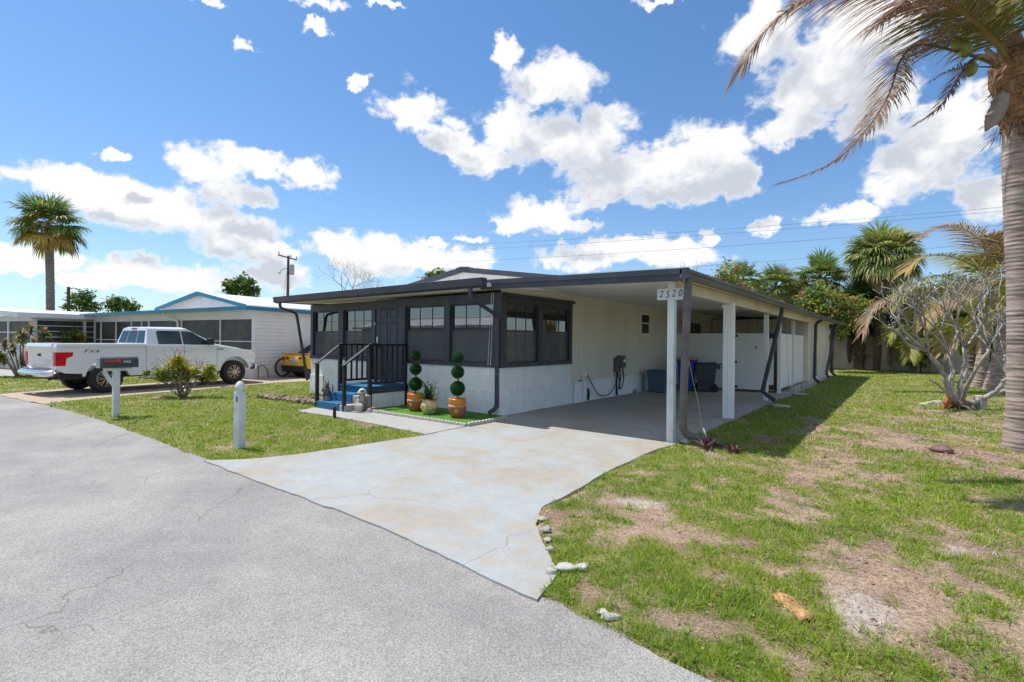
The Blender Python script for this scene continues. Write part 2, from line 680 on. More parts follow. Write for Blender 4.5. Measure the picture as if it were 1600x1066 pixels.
def wobble(poly, step=0.12, amp=0.025, seed=3):
    out = []
    for i in range(len(poly)):
        a, b = np.array(poly[i], float), np.array(poly[(i + 1) % len(poly)], float)
        L = np.linalg.norm(b - a)
        n = max(1, int(L / step)) if L < 60 else 1
        for k in range(n):
            p = a + (b - a) * k / n
            w = (vnoise(np.array([p[0] * 3.1]), np.array([p[1] * 3.1]), seed)[0] - 0.5) * 2 * amp
            w2 = (vnoise(np.array([p[0] * 11.1]), np.array([p[1] * 11.1]), seed + 5)[0] - 0.5) * amp
            nrm = np.array([-(b - a)[1], (b - a)[0]]) / max(L, 1e-6)
            out.append(tuple(p + nrm * ((w + w2) if k else 0)))
    return out


ROAD = [(60, -5.7), (5.97, -5.63), (4.92, -5.50), (3.2, -5.36), (-0.34, -5.40), (-3.9, -5.40), (-6.5, -5.44), (-9.3, -5.66), (-12.5, -6.05),
        (-16, -6.7), (-24, -8.1), (-60, -14.5), (-60, -21.5), (-24, -15.2), (-14, -13.4), (-6, -12.6), (60, -12.6)]
DRIVE = [(-0.42, -5.46), (3.2, -5.43), (4.92, -5.57), (4.82, -5.2), (4.18, -4.55), (3.97, -4.15), (3.93, -3.37), (3.82, -2.3), (3.80, -1.3), (3.88, -0.3), (3.92, 3.0),
         (3.86, 8.0), (3.98, 10.0), (3.95, 15.0), (3.85, 21.4), (0.02, 21.4), (0.02, -0.02), (0.33, -0.05), (0.36, -1.40), (0.40, -2.45), (0.30, -3.4), (0.14, -4.5), (-0.05, -5.0)]
WALK = [(0.355, -1.43), (0.385, -2.40), (-1.0, -2.32), (-2.3, -2.30), (-3.75, -2.40), (-3.95, -1.9), (-3.95, -1.45)]
BED = [(-2.56, -1.40), (0.30, -1.36), (0.28, -0.02), (-2.56, -0.02)]
NDRIVE = [(-9.3, -5.66), (-10.1, -3.6), (-10.55, -1.2), (-11.0, 0.3), (-11.0, 1.9), (-8.2, 2.1), (-8.2, 20), (-13.5, 20), (-14.0, 1.4), (-13.95, -2.0), (-13.45, -4.6), (-13.0, -5.6), (-12.7, -6.08)]
TDRIVE = [(-20.9, -7.5), (-21.3, -4.0), (-24.6, -3.2), (-30, -4.2), (-30, -9.1), (-25, -8.25)]
SLABS = [ROAD, DRIVE, WALK, NDRIVE, TDRIVE]


def lawn_props(x, y):
    """(green cover, bare sand) of the lawns"""
    right = x > 3.4
    n = fbm(x, y, 1.7, 1, 5)
    nb = fbm(x, y, 0.28, 9, 3)
    nf = fbm(x, y, 5.5, 33, 3)
    front = sstep(3.0, -3.5, y)
    dist = np.hypot(x - CAM.x, y - CAM.y)
    covR = 0.79 + (nb - 0.5) * 0.55 + (n - 0.5) * 2.0 + (nf - 0.5) * 1.5 - 0.12 * front + 0.30 * sstep(1, 12, y)
    shady = np.exp(-((x - 4.6) / 0.7) ** 2) * sstep(0.5, 2.5, y)
    covR = covR + 0.35 * shady
    # scuffed strip before the big palm, trodden ground round the plumeria
    covR -= 0.45 * np.exp(-(((x - 7.6) / 1.5) ** 2 + ((y - 1.7) / 1.1) ** 2))
    covR -= 0.35 * np.exp(-(((x - 8.4) / 1.6) ** 2 + ((y - 7.2) / 1.6) ** 2))
    covL = 0.98 + (nb - 0.5) * 0.7 + (n - 0.5) * 1.6 + (nf - 0.5) * 0.8
    cov = np.where(right, covR, covL)
    cov = np.clip(cov, 0, 1)
    s = np.exp(-(((x - 4.75) / 0.62) ** 2 + ((y + 3.25) / 0.42) ** 2) * 1.2)
    s += np.exp(-(((x - 6.45) / 0.22) ** 2 + ((y + 4.55) / 0.42) ** 2) * 1.1) * 0.95
    s += np.exp(-(((x - 4.35) / 0.35) ** 2 + ((y + 0.55) / 0.30) ** 2)) * 0.8
    s += np.exp(-(((x - 4.4) / 0.55) ** 2 + ((y + 1.7) / 0.35) ** 2)) * 0.75
    s += np.exp(-(((x - 6.9) / 0.5) ** 2 + ((y + 2.9) / 0.35) ** 2)) * 0.7
    s = s * np.where(right, 1, 0)
    ns = fbm(x, y, 2.6, 71, 5)
    sand = np.clip(sstep(0.50, 1.05, s + (ns - 0.5) * 2.2), 0, 1) * np.clip(s * 2.2, 0, 1)
    cov = cov * (1 - 0.93 * sand)
    return cov, sand


def axis(lo, hi, fine_lo, fine_hi, step, grow=1.12):
    mid = list(np.arange(fine_lo, fine_hi, step))
    a, s = fine_hi, step
    up = []
    while a < hi:
        up.append(a)
        s *= grow
        a += s
    up.append(hi)
    a, s = fine_lo, step
    dn = []
    while a > lo:
        s *= grow
        a -= s
        dn.append(max(a, lo))
    return np.array(dn[::-1] + mid + up)


gx = axis(-900, 900, -9.5, 10.5, 0.055, 1.09)
gy = axis(-600, 1300, -6.4, 7.0, 0.055, 1.07)
GX, GY = np.meshgrid(gx, gy)
fx_, fy_ = GX.ravel(), GY.ravel()
cov, sand = lawn_props(fx_, fy_)
gz = (fbm(fx_, fy_, 1.3, 5, 4) - 0.5) * 0.05 + (fbm(fx_, fy_, 9, 8, 2) - 0.5) * 0.022
gz -= sand * 0.012
far = sstep(25, 60, np.hypot(fx_, fy_))
gz *= (1 - far)
hole = np.zeros(fx_.shape, bool)
for P_ in SLABS + [BED]:
    hole |= inside(P_, fx_, fy_)
gz = np.where(hole, -0.028, gz + 0.012)
gz = np.where((fx_ < 0) & (fx_ > -8) & (fy_ > -0.2), -0.06, gz)
straw = np.array([0.40, 0.295, 0.225])
earth = np.array([0.27, 0.19, 0.15])
turf = np.array([0.18, 0.205, 0.045])
sandc = np.array([0.43, 0.375, 0.335])
mixn = fbm(fx_, fy_, 2.6, 55, 4)[:, None]
base = earth * (1 - sstep(0.35, 0.65, mixn)) + straw * sstep(0.35, 0.65, mixn)
c_ = base + (turf - base) * (sstep(0.25, 0.85, cov)[:, None] * 0.8)
c_ = c_ + (sandc * (0.85 + 0.3 * mixn) - c_) * sand[:, None]
me = bpy.data.meshes.new('ground')
nx, ny = len(gx), len(gy)
me.vertices.add(nx * ny)
me.vertices.foreach_set('co', np.stack([fx_, fy_, gz], 1).astype(np.float32).ravel())
ii, jj = np.meshgrid(np.arange(nx - 1), np.arange(ny - 1))
q = (jj * nx + ii).ravel()
quads = np.stack([q, q + 1, q + nx + 1, q + nx], 1).astype(np.int32)
me.loops.add(quads.size)
me.loops.foreach_set('vertex_index', quads.ravel())
me.polygons.add(len(quads))
me.polygons.foreach_set('loop_start', np.arange(0, quads.size, 4, dtype=np.int32))
me.polygons.foreach_set('use_smooth', np.ones(len(quads), bool))
me.update(calc_edges=True)
ca = me.color_attributes.new('tint', 'FLOAT_COLOR', 'POINT')
ca.data.foreach_set('color', np.concatenate([c_, np.ones((len(c_), 1))], 1).astype(np.float32).ravel())
m, nt, out = blank('lawn_soil')
a_ = nt.new('ShaderNodeAttribute', attribute_name='tint')
v_ = nt.coords()
nn = nt.noise(v_, 38, 6, 0.7)
n2 = nt.noise(v_, 140, 3, 0.7)
cc = nt.mix(nt.ramp(nn, 0.25, 0.75), (0.55, 0.52, 0.5), (1.35, 1.35, 1.3))
cc = nt.mix(1.0, a_.outputs['Color'], cc, 'MULTIPLY')
cc = nt.mix(1.0, cc, nt.mix(nt.ramp(n2, 0.3, 0.7), (0.75, 0.75, 0.75), (1.22, 1.22, 1.22)), 'MULTIPLY')
principled(nt, out, cc, 0.95, 0, 0.2, bump(nt, nt.math('ADD', nn, nt.math('MULTIPLY', n2, 0.5)), 0.8, 0.02))
me.materials.append(m)
ground = bpy.data.objects.new('ground', me)
COL.objects.link(ground)
ground['kind'] = 'structure'


def slab(name, poly, z, m, wob=0.02, bottom=-0.08):
    P2 = wobble(poly, 0.12, wob) if wob else poly
    mb = MB().prism(P2, bottom, z, lambda u, v, t: Vector((u, v, t)))
    return struct(name, mb, m)


# asphalt: pale, open-textured, with a few hairline cracks
m, nt, out = blank('asphalt')
v = nt.coords()
vo = nt.new('ShaderNodeTexVoronoi', feature='F1')
nt.put(vo, 'Vector', v)
vo.inputs['Scale'].default_value = 120
vo2 = nt.new('ShaderNodeTexVoronoi', feature='F1')
nt.put(vo2, 'Vector', v)
vo2.inputs['Scale'].default_value = 260
sepc = nt.new('ShaderNodeSeparateColor')
nt.l.new(vo.outputs['Color'], sepc.inputs[0])
sepd = nt.new('ShaderNodeSeparateColor')
nt.l.new(vo2.outputs['Color'], sepd.inputs[0])
spk = nt.math('ADD', nt.math('MULTIPLY', sepc.outputs[0], 0.6), nt.math('MULTIPLY', sepd.outputs[1], 0.4))
c = nt.mix(nt.ramp(spk, 0.08, 0.95), (0.205, 0.197, 0.192), (0.372, 0.356, 0.346))
big = nt.noise(v, 0.55, 6, 0.6)
c = nt.mix(1.0, c, nt.mix(nt.ramp(big, 0.3, 0.72), (0.80, 0.80, 0.81), (1.12, 1.11, 1.10)), 'MULTIPLY')
big2 = nt.noise(v, 3.5, 5, 0.65)
c = nt.mix(1.0, c, nt.mix(nt.ramp(big2, 0.3, 0.7), (0.93, 0.93, 0.93), (1.05, 1.05, 1.05)), 'MULTIPLY')
wv = nt.vmath('ADD', v, nt.vmath('MULTIPLY', nt.vmath('SUBTRACT', nt.new('ShaderNodeTexNoise').outputs['Color'], (0.5, 0.5, 0.5)), (0.5, 0.5, 0)))
nz = [n for n in nt.n if n.type == 'TEX_NOISE'][-1]
nt.put(nz, 'Vector', v)
nz.inputs['Scale'].default_value = 3.0
nz.inputs['Detail'].default_value = 6
vc = nt.new('ShaderNodeTexVoronoi', feature='DISTANCE_TO_EDGE')
nt.put(vc, 'Vector', wv)
vc.inputs['Scale'].default_value = 0.62
crack = nt.math('SUBTRACT', 1.0, nt.ramp(vc.outputs['Distance'], 0.001, 0.004))
crack = nt.math('MULTIPLY', crack, nt.ramp(nt.noise(v, 0.75, 3), 0.46, 0.58))
c = nt.mix(nt.math('MULTIPLY', crack, 0.55), c, (0.10, 0.092, 0.085))
h = nt.math('ADD', nt.math('MULTIPLY', vo.outputs['Distance'], -0.6), nt.math('MULTIPLY', crack, -1.0))
principled(nt, out, c, 0.85, 0, 0.3, bump(nt, h, 0.55, 0.008))
ASPH = m
road = slab('road', ROAD, 0.006, ASPH, 0.05)


# painted concrete, the blue-grey paint worn through to tan concrete in patches
def concrete(name, paint, bare, wear, joint=None):
    m, nt, out = blank(name)
    v = nt.coords()
    n1 = nt.noise(v, 0.75, 9, 0.62, 0.4)
    n2 = nt.noise(v, 5.5, 6, 0.7)
    n3 = nt.noise(v, 60, 3, 0.7)
    n4 = nt.noise(nt.vmath('ADD', v, (3.1, 9.2, 0)), 2.6, 8, 0.68)
    w = nt.math('ADD', nt.math('MULTIPLY', n1, 0.5), nt.math('ADD', nt.math('MULTIPLY', n2, 0.22), nt.math('MULTIPLY', n4, 0.28)))
    f = nt.ramp(w, wear - 0.02, wear + 0.12)
    lo = tuple(x * 0.88 for x in paint)
    pc = nt.mix(nt.ramp(n2, 0.3, 0.7), lo, paint)
    bc = nt.mix(nt.ramp(n2, 0.3, 0.7), tuple(x * 0.82 for x in bare), bare)
    c = nt.mix(nt.math('MULTIPLY', f, 0.80), pc, bc)
    st = nt.noise(nt.vmath('ADD', v, (7.3, 2.1, 0)), 1.1, 8, 0.7)
    c = nt.mix(nt.math('MULTIPLY', nt.ramp(st, 0.58, 0.74), 0.35), c, (0.25, 0.235, 0.21))
    c = nt.mix(1.0, c, nt.mix(nt.ramp(n3, 0.25, 0.75), (0.9, 0.9, 0.9), (1.07, 1.07, 1.07)), 'MULTIPLY')
    vc = nt.new('ShaderNodeTexVoronoi', feature='DISTANCE_TO_EDGE')
    nt.put(vc, 'Vector', nt.vmath('ADD', v, nt.vmath('MULTIPLY', nt.noise(v, 2.5, 5), (0.5, 0.5, 0))))
    vc.inputs['Scale'].default_value = 0.33
    ck = nt.math('MULTIPLY', nt.math('SUBTRACT', 1.0, nt.ramp(vc.outputs['Distance'], 0.001, 0.004)), nt.ramp(nt.noise(v, 0.5, 2), 0.52, 0.60))
    c = nt.mix(nt.math('MULTIPLY', ck, 0.35), c, (0.10, 0.095, 0.085))
    principled(nt, out, c, 0.8, 0, 0.35, bump(nt, nt.math('ADD', n3, nt.math('MULTIPLY', ck, -1.0)), 0.25, 0.006))
    return m


CONC = concrete('painted_concrete', (0.352, 0.378, 0.390), (0.350, 0.300, 0.235), 0.463)
CONC2 = concrete('worn_concrete', (0.37, 0.365, 0.355), (0.31, 0.285, 0.25), 0.50)
TANC = concrete('tan_concrete', (0.42, 0.335, 0.255), (0.35, 0.28, 0.215), 0.50)
slab('driveway', DRIVE, 0.022, CONC, 0.018)
slab('walkway', WALK, 0.030, CONC2, 0.006)
slab('side_road', NDRIVE, 0.018, TANC, 0.03).name = 'tan_driveway'
slab('pale_driveway', TDRIVE, 0.02, CONC2, 0.03)
jb = MB()
jb.box(0.352, -2.42, 0.0, 0.368, -1.42, 0.024)
struct('driveway_joint', jb, DARK)

# artificial turf: clipped plastic pile
m, nt, out = blank('artificial_turf')
v = nt.coords()
principled(nt, out, nt.mix(nt.ramp(nt.noise(v, 90, 3, 0.7), 0.3, 0.7), (0.055, 0.17, 0.015), (0.13, 0.31, 0.03)), 0.8, 0, 0.3,
           bump(nt, nt.noise(v, 160, 3, 0.8), 1.0, 0.02))
tb = MB().prism(BED, -0.05, 0.045, lambda u, v, t: Vector((u, v, t)))
struct('turf_bed', tb, m)
# ------------------------------------------------------------------ the white mobile home with carport
def ribbed(mb, p0, p1, z0, z1, n, pitch=0.11, groove=0.04, depth=0.02, z1b=None):
    """sheet siding with vertical ribs from p0 to p1 (2D), n = outward direction; z1b: top height at p1"""
    p0, p1, n = Vector((*p0, 0)), Vector((*p1, 0)), Vector((*n, 0))
    L = (p1 - p0).length
    d = (p1 - p0) / L
    pts = []
    s = 0.0
    while s < L - 1e-6:
        for t, o in ((s, 0), (s + pitch - groove, 0), (s + pitch - groove * 0.75, -depth), (s + pitch - groove * 0.25, -depth)):
            if t <= L:
                pts.append((t, o))
        s += pitch
    pts.append((L, 0))
    vs, fs = [], []
    for t, o in pts:
        q = p0 + d * t + n * o
        top = z1 if z1b is None else z1 + (z1b - z1) * t / L
        vs += [q + Vector((0, 0, z0)), q + Vector((0, 0, top))]
    for i in range(len(pts) - 1):
        fs.append((2 * i, 2 * i + 2, 2 * i + 3, 2 * i + 1))
    return mb.add(vs, fs)


home = thing('mobile_home', 'white single storey home with charcoal trim, dark porch windows and open carport', 'house', (0, 0, 0))
PW = 7.42   # porch width
mb = MB()
mb.box(-PW, 0.0, -0.1, -3.12, 0.14, 0.535)
mb.box(-3.12, 0.0, -0.1, 0.0, 0.14, 0.535)
mb.box(-0.14, 0.14, -0.1, 0.0, 2.95, 0.535)
mb.box(-PW, 0.14, -0.1, -PW + 0.14, 2.85, 0.535)
mb.build('foundation', STUCCO, home)
mb = MB()
mb.box(-PW + 0.02, 0.022, 0.535, -4.30, 0.12, 1.04)
mb.box(-3.14, 0.022, 0.535, -0.02, 0.12, 1.04)
mb.box(-0.12, 0.12, 0.535, -0.02, 2.93, 1.04)
mb.box(-PW + 0.02, 0.12, 0.535, -PW + 0.12, 2.85, 1.04)
mb.build('lower_wall', WHITE, home)
# charcoal frame of the glazed porch
mb = MB()
mb.box(-PW, 0.0, 2.42, 0.03, 0.13, 2.62)              # header
mb.box(-0.10, 0.13, 2.42, 0.03, 2.86, 2.60)
mb.box(-0.06, 0.10, 2.555, 0.07, 2.92, 2.625)
mb.box(-PW, -0.015, 1.03, -4.30, 0.13, 1.115)         # sills
mb.box(-3.14, -0.015, 1.03, 0.03, 0.13, 1.115)
mb.box(-0.10, 0.13, 1.03, 0.03, 2.86, 1.115)
for a0, a1 in ((-PW, -7.29), (-5.96, -5.72), (-4.42, -4.26), (-3.20, -3.06), (-1.69, -1.50), (-0.20, 0.03)):
    mb.box(a0, 0.003, 1.115 if a0 not in (-4.42, -3.20) else 0.56, a1, 0.127, 2.42)
mb.box(-4.26, 0.003, 2.55, -3.20, 0.127, 2.63)
for b0, b1 in ((0.13, 0.20), (1.37, 1.54), (2.74, 2.86)):
    mb.box(-0.097, b0, 1.115, 0.027, b1, 2.42)
mb.build('porch_frame', CHAR, home)


MESH, nt, out = blank('insect_mesh')
_t = nt.new('ShaderNodeBsdfTransparent')
_d = nt.new('ShaderNodeBsdfDiffuse')
nt.put(_d, 'Color', (0.21, 0.21, 0.23))
_m = nt.new('ShaderNodeMixShader')
_m.inputs[0].default_value = 0.36
nt.l.new(_t.outputs[0], _m.inputs[1])
nt.l.new(_d.outputs[0], _m.inputs[2])
nt.l.new(_m.outputs[0], out.inputs['Surface'])


def window(parent, o, d, n, w, z0, z1, cols=3, rows=2, frame=CHAR, glass=GLASS, blind=BLIND, rail=True, fw=0.035, grid_low=True, screen=True):
    """sash window: o = lower left corner (2D), d along, n outward; frame > pane, blind"""
    o, d, n = Vector((*o, 0)), Vector((*d, 0)), Vector((*n, 0))
    Z = Vector((0, 0, 1))
    P = lambda s, z, k: o + d * s + Z * z + n * k
    f = MB()

    def piece(s0, s1, za, zb, k0, k1):
        f.hexa([P(s0, za, k0), P(s1, za, k0), P(s1, za, k1), P(s0, za, k1), P(s0, zb, k0), P(s1, zb, k0), P(s1, zb, k1), P(s0, zb, k1)])
    zm = z0 + (z1 - z0) * 0.54
    piece(0, fw, z0, z1, -0.05, -0.005)
    piece(w - fw, w, z0, z1, -0.05, -0.005)
    piece(fw, w - fw, z0, z0 + fw, -0.05, -0.005)
    piece(fw, w - fw, z1 - fw, z1, -0.05, -0.005)
    if rail:
        piece(fw, w - fw, zm - 0.02, zm + 0.02, -0.052, -0.002)
    fr = f.build('window', frame, parent)
    g = MB()
    for za, zb, k in (((z0 + fw, zm - 0.02, -0.035), (zm + 0.02, z1 - fw, -0.028)) if rail else ((z0 + fw, z1 - fw, -0.03),)):
        g.hexa([P(fw, za, k - .004), P(w - fw, za, k - .004), P(w - fw, za, k), P(fw, za, k), P(fw, zb, k - .004), P(w - fw, zb, k - .004), P(w - fw, zb, k), P(fw, zb, k)])
    g.build('pane', glass, fr)
    mt = MB()
    iw = w - 2 * fw
    spans = ((z0 + fw, zm - 0.02), (zm + 0.02, z1 - fw)) if rail else ((z0 + fw, z1 - fw),)
    for q, (za, zb) in enumerate(spans):
        if q == 0 and rail and not grid_low:
            continue
        for i in range(1, cols):
            s = fw + iw * i / cols
            mt.hexa([P(s - .006, za, -.027), P(s + .006, za, -.027), P(s + .006, za, -.017), P(s - .006, za, -.017), P(s - .006, zb, -.027), P(s + .006, zb, -.027), P(s + .006, zb, -.017), P(s - .006, zb, -.017)])
        for j in range(1, rows):
            z = za + (zb - za) * j / rows
            mt.hexa([P(fw, z - .006, -.0265), P(w - fw, z - .006, -.0265), P(w - fw, z - .006, -.0175), P(fw, z - .006, -.0175), P(fw, z + .006, -.0265), P(w - fw, z + .006, -.0265), P(w - fw, z + .006, -.0175), P(fw, z + .006, -.0175)])
    if mt.v:
        mt.build('muntin', frame, fr)
    if rail and screen:
        sc = MB()
        sc.hexa([P(fw, z0 + fw, -.014), P(w - fw, z0 + fw, -.014), P(w - fw, z0 + fw, -.012), P(fw, z0 + fw, -.012), P(fw, zm - .02, -.014), P(w - fw, zm - .02, -.014), P(w - fw, zm - .02, -.012), P(fw, zm - .02, -.012)])
        sc.build('insect_screen', MESH, fr)
    # vertical blind slats behind the glass
    bl = MB()
    s = fw
    k = 0
    while s < w - fw - 0.01:
        e = min(s + 0.085, w - fw)
        t = 0.012 if k % 2 else -0.004
        bl.hexa([P(s, z0 + fw, -.105 - t), P(e, z0 + fw, -.10), P(e, z0 + fw, -.098), P(s, z0 + fw, -.103 - t), P(s, z1 - fw, -.105 - t), P(e, z1 - fw, -.10), P(e, z1 - fw, -.098), P(s, z1 - fw, -.103 - t)])
        s += 0.09
        k += 1
    bl.build('blind', blind, fr)
    return fr


for a0, a1 in ((-7.29, -5.96), (-5.72, -4.42), (-3.06, -1.69), (-1.50, -0.20)):
    window(home, (a0, 0.06), (1, 0), (0, -1), a1 - a0, 1.115, 2.42)
for b0, b1 in ((0.20, 1.37), (1.54, 2.74)):
    window(home, (-0.02, b0), (0, 1), (1, 0), b1 - b0, 1.115, 2.42, blind=BLIND2, glass=GLASS2)
# dark sheets behind the blinds stand in for the unlit porch interior
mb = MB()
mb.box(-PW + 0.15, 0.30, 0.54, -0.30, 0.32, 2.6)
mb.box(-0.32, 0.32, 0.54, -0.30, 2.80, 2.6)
mb.build('porch_dark_backing', DARK, home)

# entrance door with six raised panels
mb = MB()
mb.box(-4.26, 0.03, 0.56, -3.20, 0.08, 2.55)
da, dw = -4.20, 0.94
for pa, pw in ((0.13, 0.27), (0.54, 0.27)):
    for z0, z1 in ((0.74, 1.22), (1.34, 2.05), (2.16, 2.40)):
        x0 = da + pa
        mb.hexa([(x0, 0.03, z0), (x0 + pw, 0.03, z0), (x0 + pw, 0.031, z1), (x0, 0.031, z1),
                 (x0 + .035, 0.012, z0 + .035), (x0 + pw - .035, 0.012, z0 + .035), (x0 + pw - .035, 0.012, z1 - .035), (x0 + .035, 0.012, z1 - .035)])
        for q0, q1, r0, r1 in ((x0 - .02, x0 + pw + .02, z0 - .02, z0 - .004), (x0 - .02, x0 + pw + .02, z1 + .004, z1 + .02), (x0 - .02, x0 - .004, z0, z1), (x0 + pw + .004, x0 + pw + .02, z0, z1)):
            mb.box(q0, 0.020, r0, q1, 0.032, r1)
door = mb.build('door', DOORP, home)
mb = MB()
mb.box(-4.19, -0.004, 1.52, -4.125, 0.03, 1.68)
mb.tube([(-4.155, 0.02, 1.42), (-4.155, -0.045, 1.42)], 0.03, 12)
mb.tube([(-4.155, -0.04, 1.42), (-4.04, -0.05, 1.415)], 0.013, 8)
mb.build('handle', BRASS, door, bevel=0.004)
MB().box(-4.275, -0.012, 1.98, -4.245, 0.004, 2.06).build('doorbell', WHITE, home, bevel=0.003)

# porch roof, fascia gutter and ends
mb = MB()
mb.hexa([(-7.72, -0.82, 2.655), (0.30, -0.82, 2.655), (0.30, 2.80, 2.80), (-7.72, 2.80, 2.80), (-7.72, -0.82, 2.72), (0.30, -0.82, 2.72), (0.30, 2.80, 2.92), (-7.72, 2.80, 2.92)])
mb.build('porch_roof', CEIL, home)
mb = MB()
mb.prism([(-0.985, 2.80), (-0.97, 2.66), (-0.90, 2.632), (-0.822, 2.632), (-0.822, 2.81), (-0.985, 2.81)], -7.76, 0.345, lambda u, v, t: Vector((t, u, v)))
mb.box(-7.76, -0.820, 2.655, -7.722, 2.6, 2.80)
mb.build('porch_gutter', CHAR, home, bevel=0.006)


def spout(name, pts, w=0.085, d=0.065, m=CHAR, parent=home):
    """rectangular downspout along points, elbows rounded"""
    P = [Vector(p) for p in pts]
    Q = [P[0]]
    for i in range(1, len(P) - 1):
        a = P[i] + (P[i - 1] - P[i]).normalized() * min(0.09, (P[i - 1] - P[i]).length * 0.45)
        b = P[i] + (P[i + 1] - P[i]).normalized() * min(0.09, (P[i + 1] - P[i]).length * 0.45)
        for k in range(4):
            t = k / 3
            Q.append(a * (1 - t) ** 2 + P[i] * 2 * t * (1 - t) + b * t * t)
    Q.append(P[-1])
    o = MB()
    vs, fs = [], []
    X = None
    for i, p in enumerate(Q):
        dr = (Q[min(i + 1, len(Q) - 1)] - Q[max(i - 1, 0)]).normalized()
        if X is None:
            X = Vector((1, 0, 0)) if abs(dr.x) < 0.9 else Vector((0, 1, 0))
        X = (X - dr * X.dot(dr)).normalized()
        Y = dr.cross(X)
        for sx, sy in ((-1, -.6), (-.6, -1), (.6, -1), (1, -.6), (1, .6), (.6, 1), (-.6, 1), (-1, .6)):
            vs.append(p + X * sx * w / 2 + Y * sy * d / 2)
    for i in range(len(Q) - 1):
        for k in range(8):
            a, b = i * 8 + k, i * 8 + (k + 1) % 8
            fs.append((a, b, b + 8, a + 8))
    fs += [tuple(range(7, -1, -1)), tuple(range(len(vs) - 8, len(vs)))]
    o.add(vs, fs)
    return o.build(name, m, parent, smooth='auto', angle=50)


spout('downspout', [(-7.50, -0.90, 2.66), (-7.50, -0.90, 2.50), (-7.50, -0.40, 2.36), (-7.46, -0.06, 0.36)])
spout('downspout', [(-0.02, -0.90, 2.66), (-0.02, -0.90, 2.44), (-0.02, -0.075, 2.13), (-0.02, -0.062, 0.20), (-0.10, -0.22, 0.10)])
mb = MB()
mb.tube([(-0.20, -0.05, 2.62), (-0.30, -0.03, 1.08)], 0.006, 6)
mb.tube([(-0.14, -0.05, 2.62), (-0.23, -0.03, 1.08)], 0.006, 6)
mb.build('awning_cord', WHITE, home)

MB().box(-0.10, 0.135, 2.627, 0.015, 2.94, 2.79).build('frieze', CREAM, home)

# main body: ribbed walls, gable, low pitched roof
HB, HE, HL = 2.95, 27.0, -7.42
mb = MB()
ribbed(mb, (0.0, HB), (0.0, 21.3), 0.56, 2.95, (1, 0))
mb.box(-0.06, HB - 0.09, 0.56, 0.012, HB - 0.001, 2.95)
mb.build('side_siding', CREAM, home)
mb = MB()
mb.box(-0.16, HB, 0.0, -0.02, HE - 0.1, 3.10)
mb.box(HL, HB, 0.0, HL + 0.1, HE - 0.1, 3.10)
mb.box(HL, HE - 0.1, 0.0, -0.02, HE, 3.10)
mb.build('house_wall', WHITE, home)
mb = MB()
s = HB + 0.02
while s < 9.3:
    e = min(s + 0.30, 9.3)
    mb.box(0.005, s, -0.02, 0.03, e - 0.008, 0.50)
    s = e
mb.box(0.005, HB + 0.02, 0.50, 0.036, 9.3, 0.565)
mb.build('skirting', VINYL, home)
RX, RZ, EZ = -3.70, 3.74, 3.17
mb = MB()
n = 74
for i in range(n):
    a0 = HL - 0.1 + (0.24 - HL) * i / n
    a1 = HL - 0.1 + (0.24 - HL) * (i + 0.84) / n
    h = lambda a: EZ + (RZ - EZ) * (1 - abs(a - RX) / 3.95) - 0.07
    if h(a0) > 2.86 and h(a1) > 2.86:
        mb.hexa([(a0, 2.84, 2.80), (a1, 2.84, 2.80), (a1, 2.90, 2.80), (a0, 2.90, 2.80), (a0, 2.84, h(a0)), (a1, 2.84, h(a1)), (a1, 2.90, h(a1)), (a0, 2.90, h(a0))])
mb.prism([(HL, 2.8), (0.1, 2.8), (0.1, EZ - 0.06), (RX, RZ - 0.10), (HL, EZ - 0.06)], 2.86, 2.94, lambda u, v, t: Vector((u, t, v)))
mb.build('gable', WHITE, home)
mb = MB()
for sx in (-1, 1):
    e = RX + sx * 4.02
    mb.hexa([(RX, 2.70, RZ - 0.02), (e, 2.70, EZ - 0.03), (e, HE + .3, EZ - 0.03), (RX, HE + .3, RZ - 0.02),
             (RX, 2.70, RZ + 0.03), (e, 2.70, EZ + 0.02), (e, HE + .3, EZ + 0.02), (RX, HE + .3, RZ + 0.03)])
mb.build('roof', ROOF, home)
mb = MB()
for sx in (-1, 1):
    e = RX + sx * 4.03
    mb.hexa([(RX, 2.64, RZ - 0.11), (e, 2.64, EZ - 0.10), (e, 2.697, EZ - 0.10), (RX, 2.697, RZ - 0.11),
             (RX, 2.64, RZ + 0.045), (e, 2.64, EZ + 0.03), (e, 2.697, EZ + 0.03), (RX, 2.697, RZ + 0.045)])
mb.build('bargeboard', CHAR, home)
mb = MB()
mb.hexa([(RX - .25, 2.62, RZ + .025), (RX, 2.62, RZ + .05), (RX, 2.9, RZ + .05), (RX - .25, 2.9, RZ + .025), (RX - .25, 2.62, RZ + .04), (RX, 2.62, RZ + .075), (RX, 2.9, RZ + .075), (RX - .25, 2.9, RZ + .04)])
mb.hexa([(RX, 2.62, RZ + .05), (RX + .25, 2.62, RZ + .025), (RX + .25, 2.9, RZ + .025), (RX, 2.9, RZ + .05), (RX, 2.62, RZ + .075), (RX + .25, 2.62, RZ + .04), (RX + .25, 2.9, RZ + .04), (RX, 2.9, RZ + .075)])
mb.build('ridge_cap', ROOF, home)

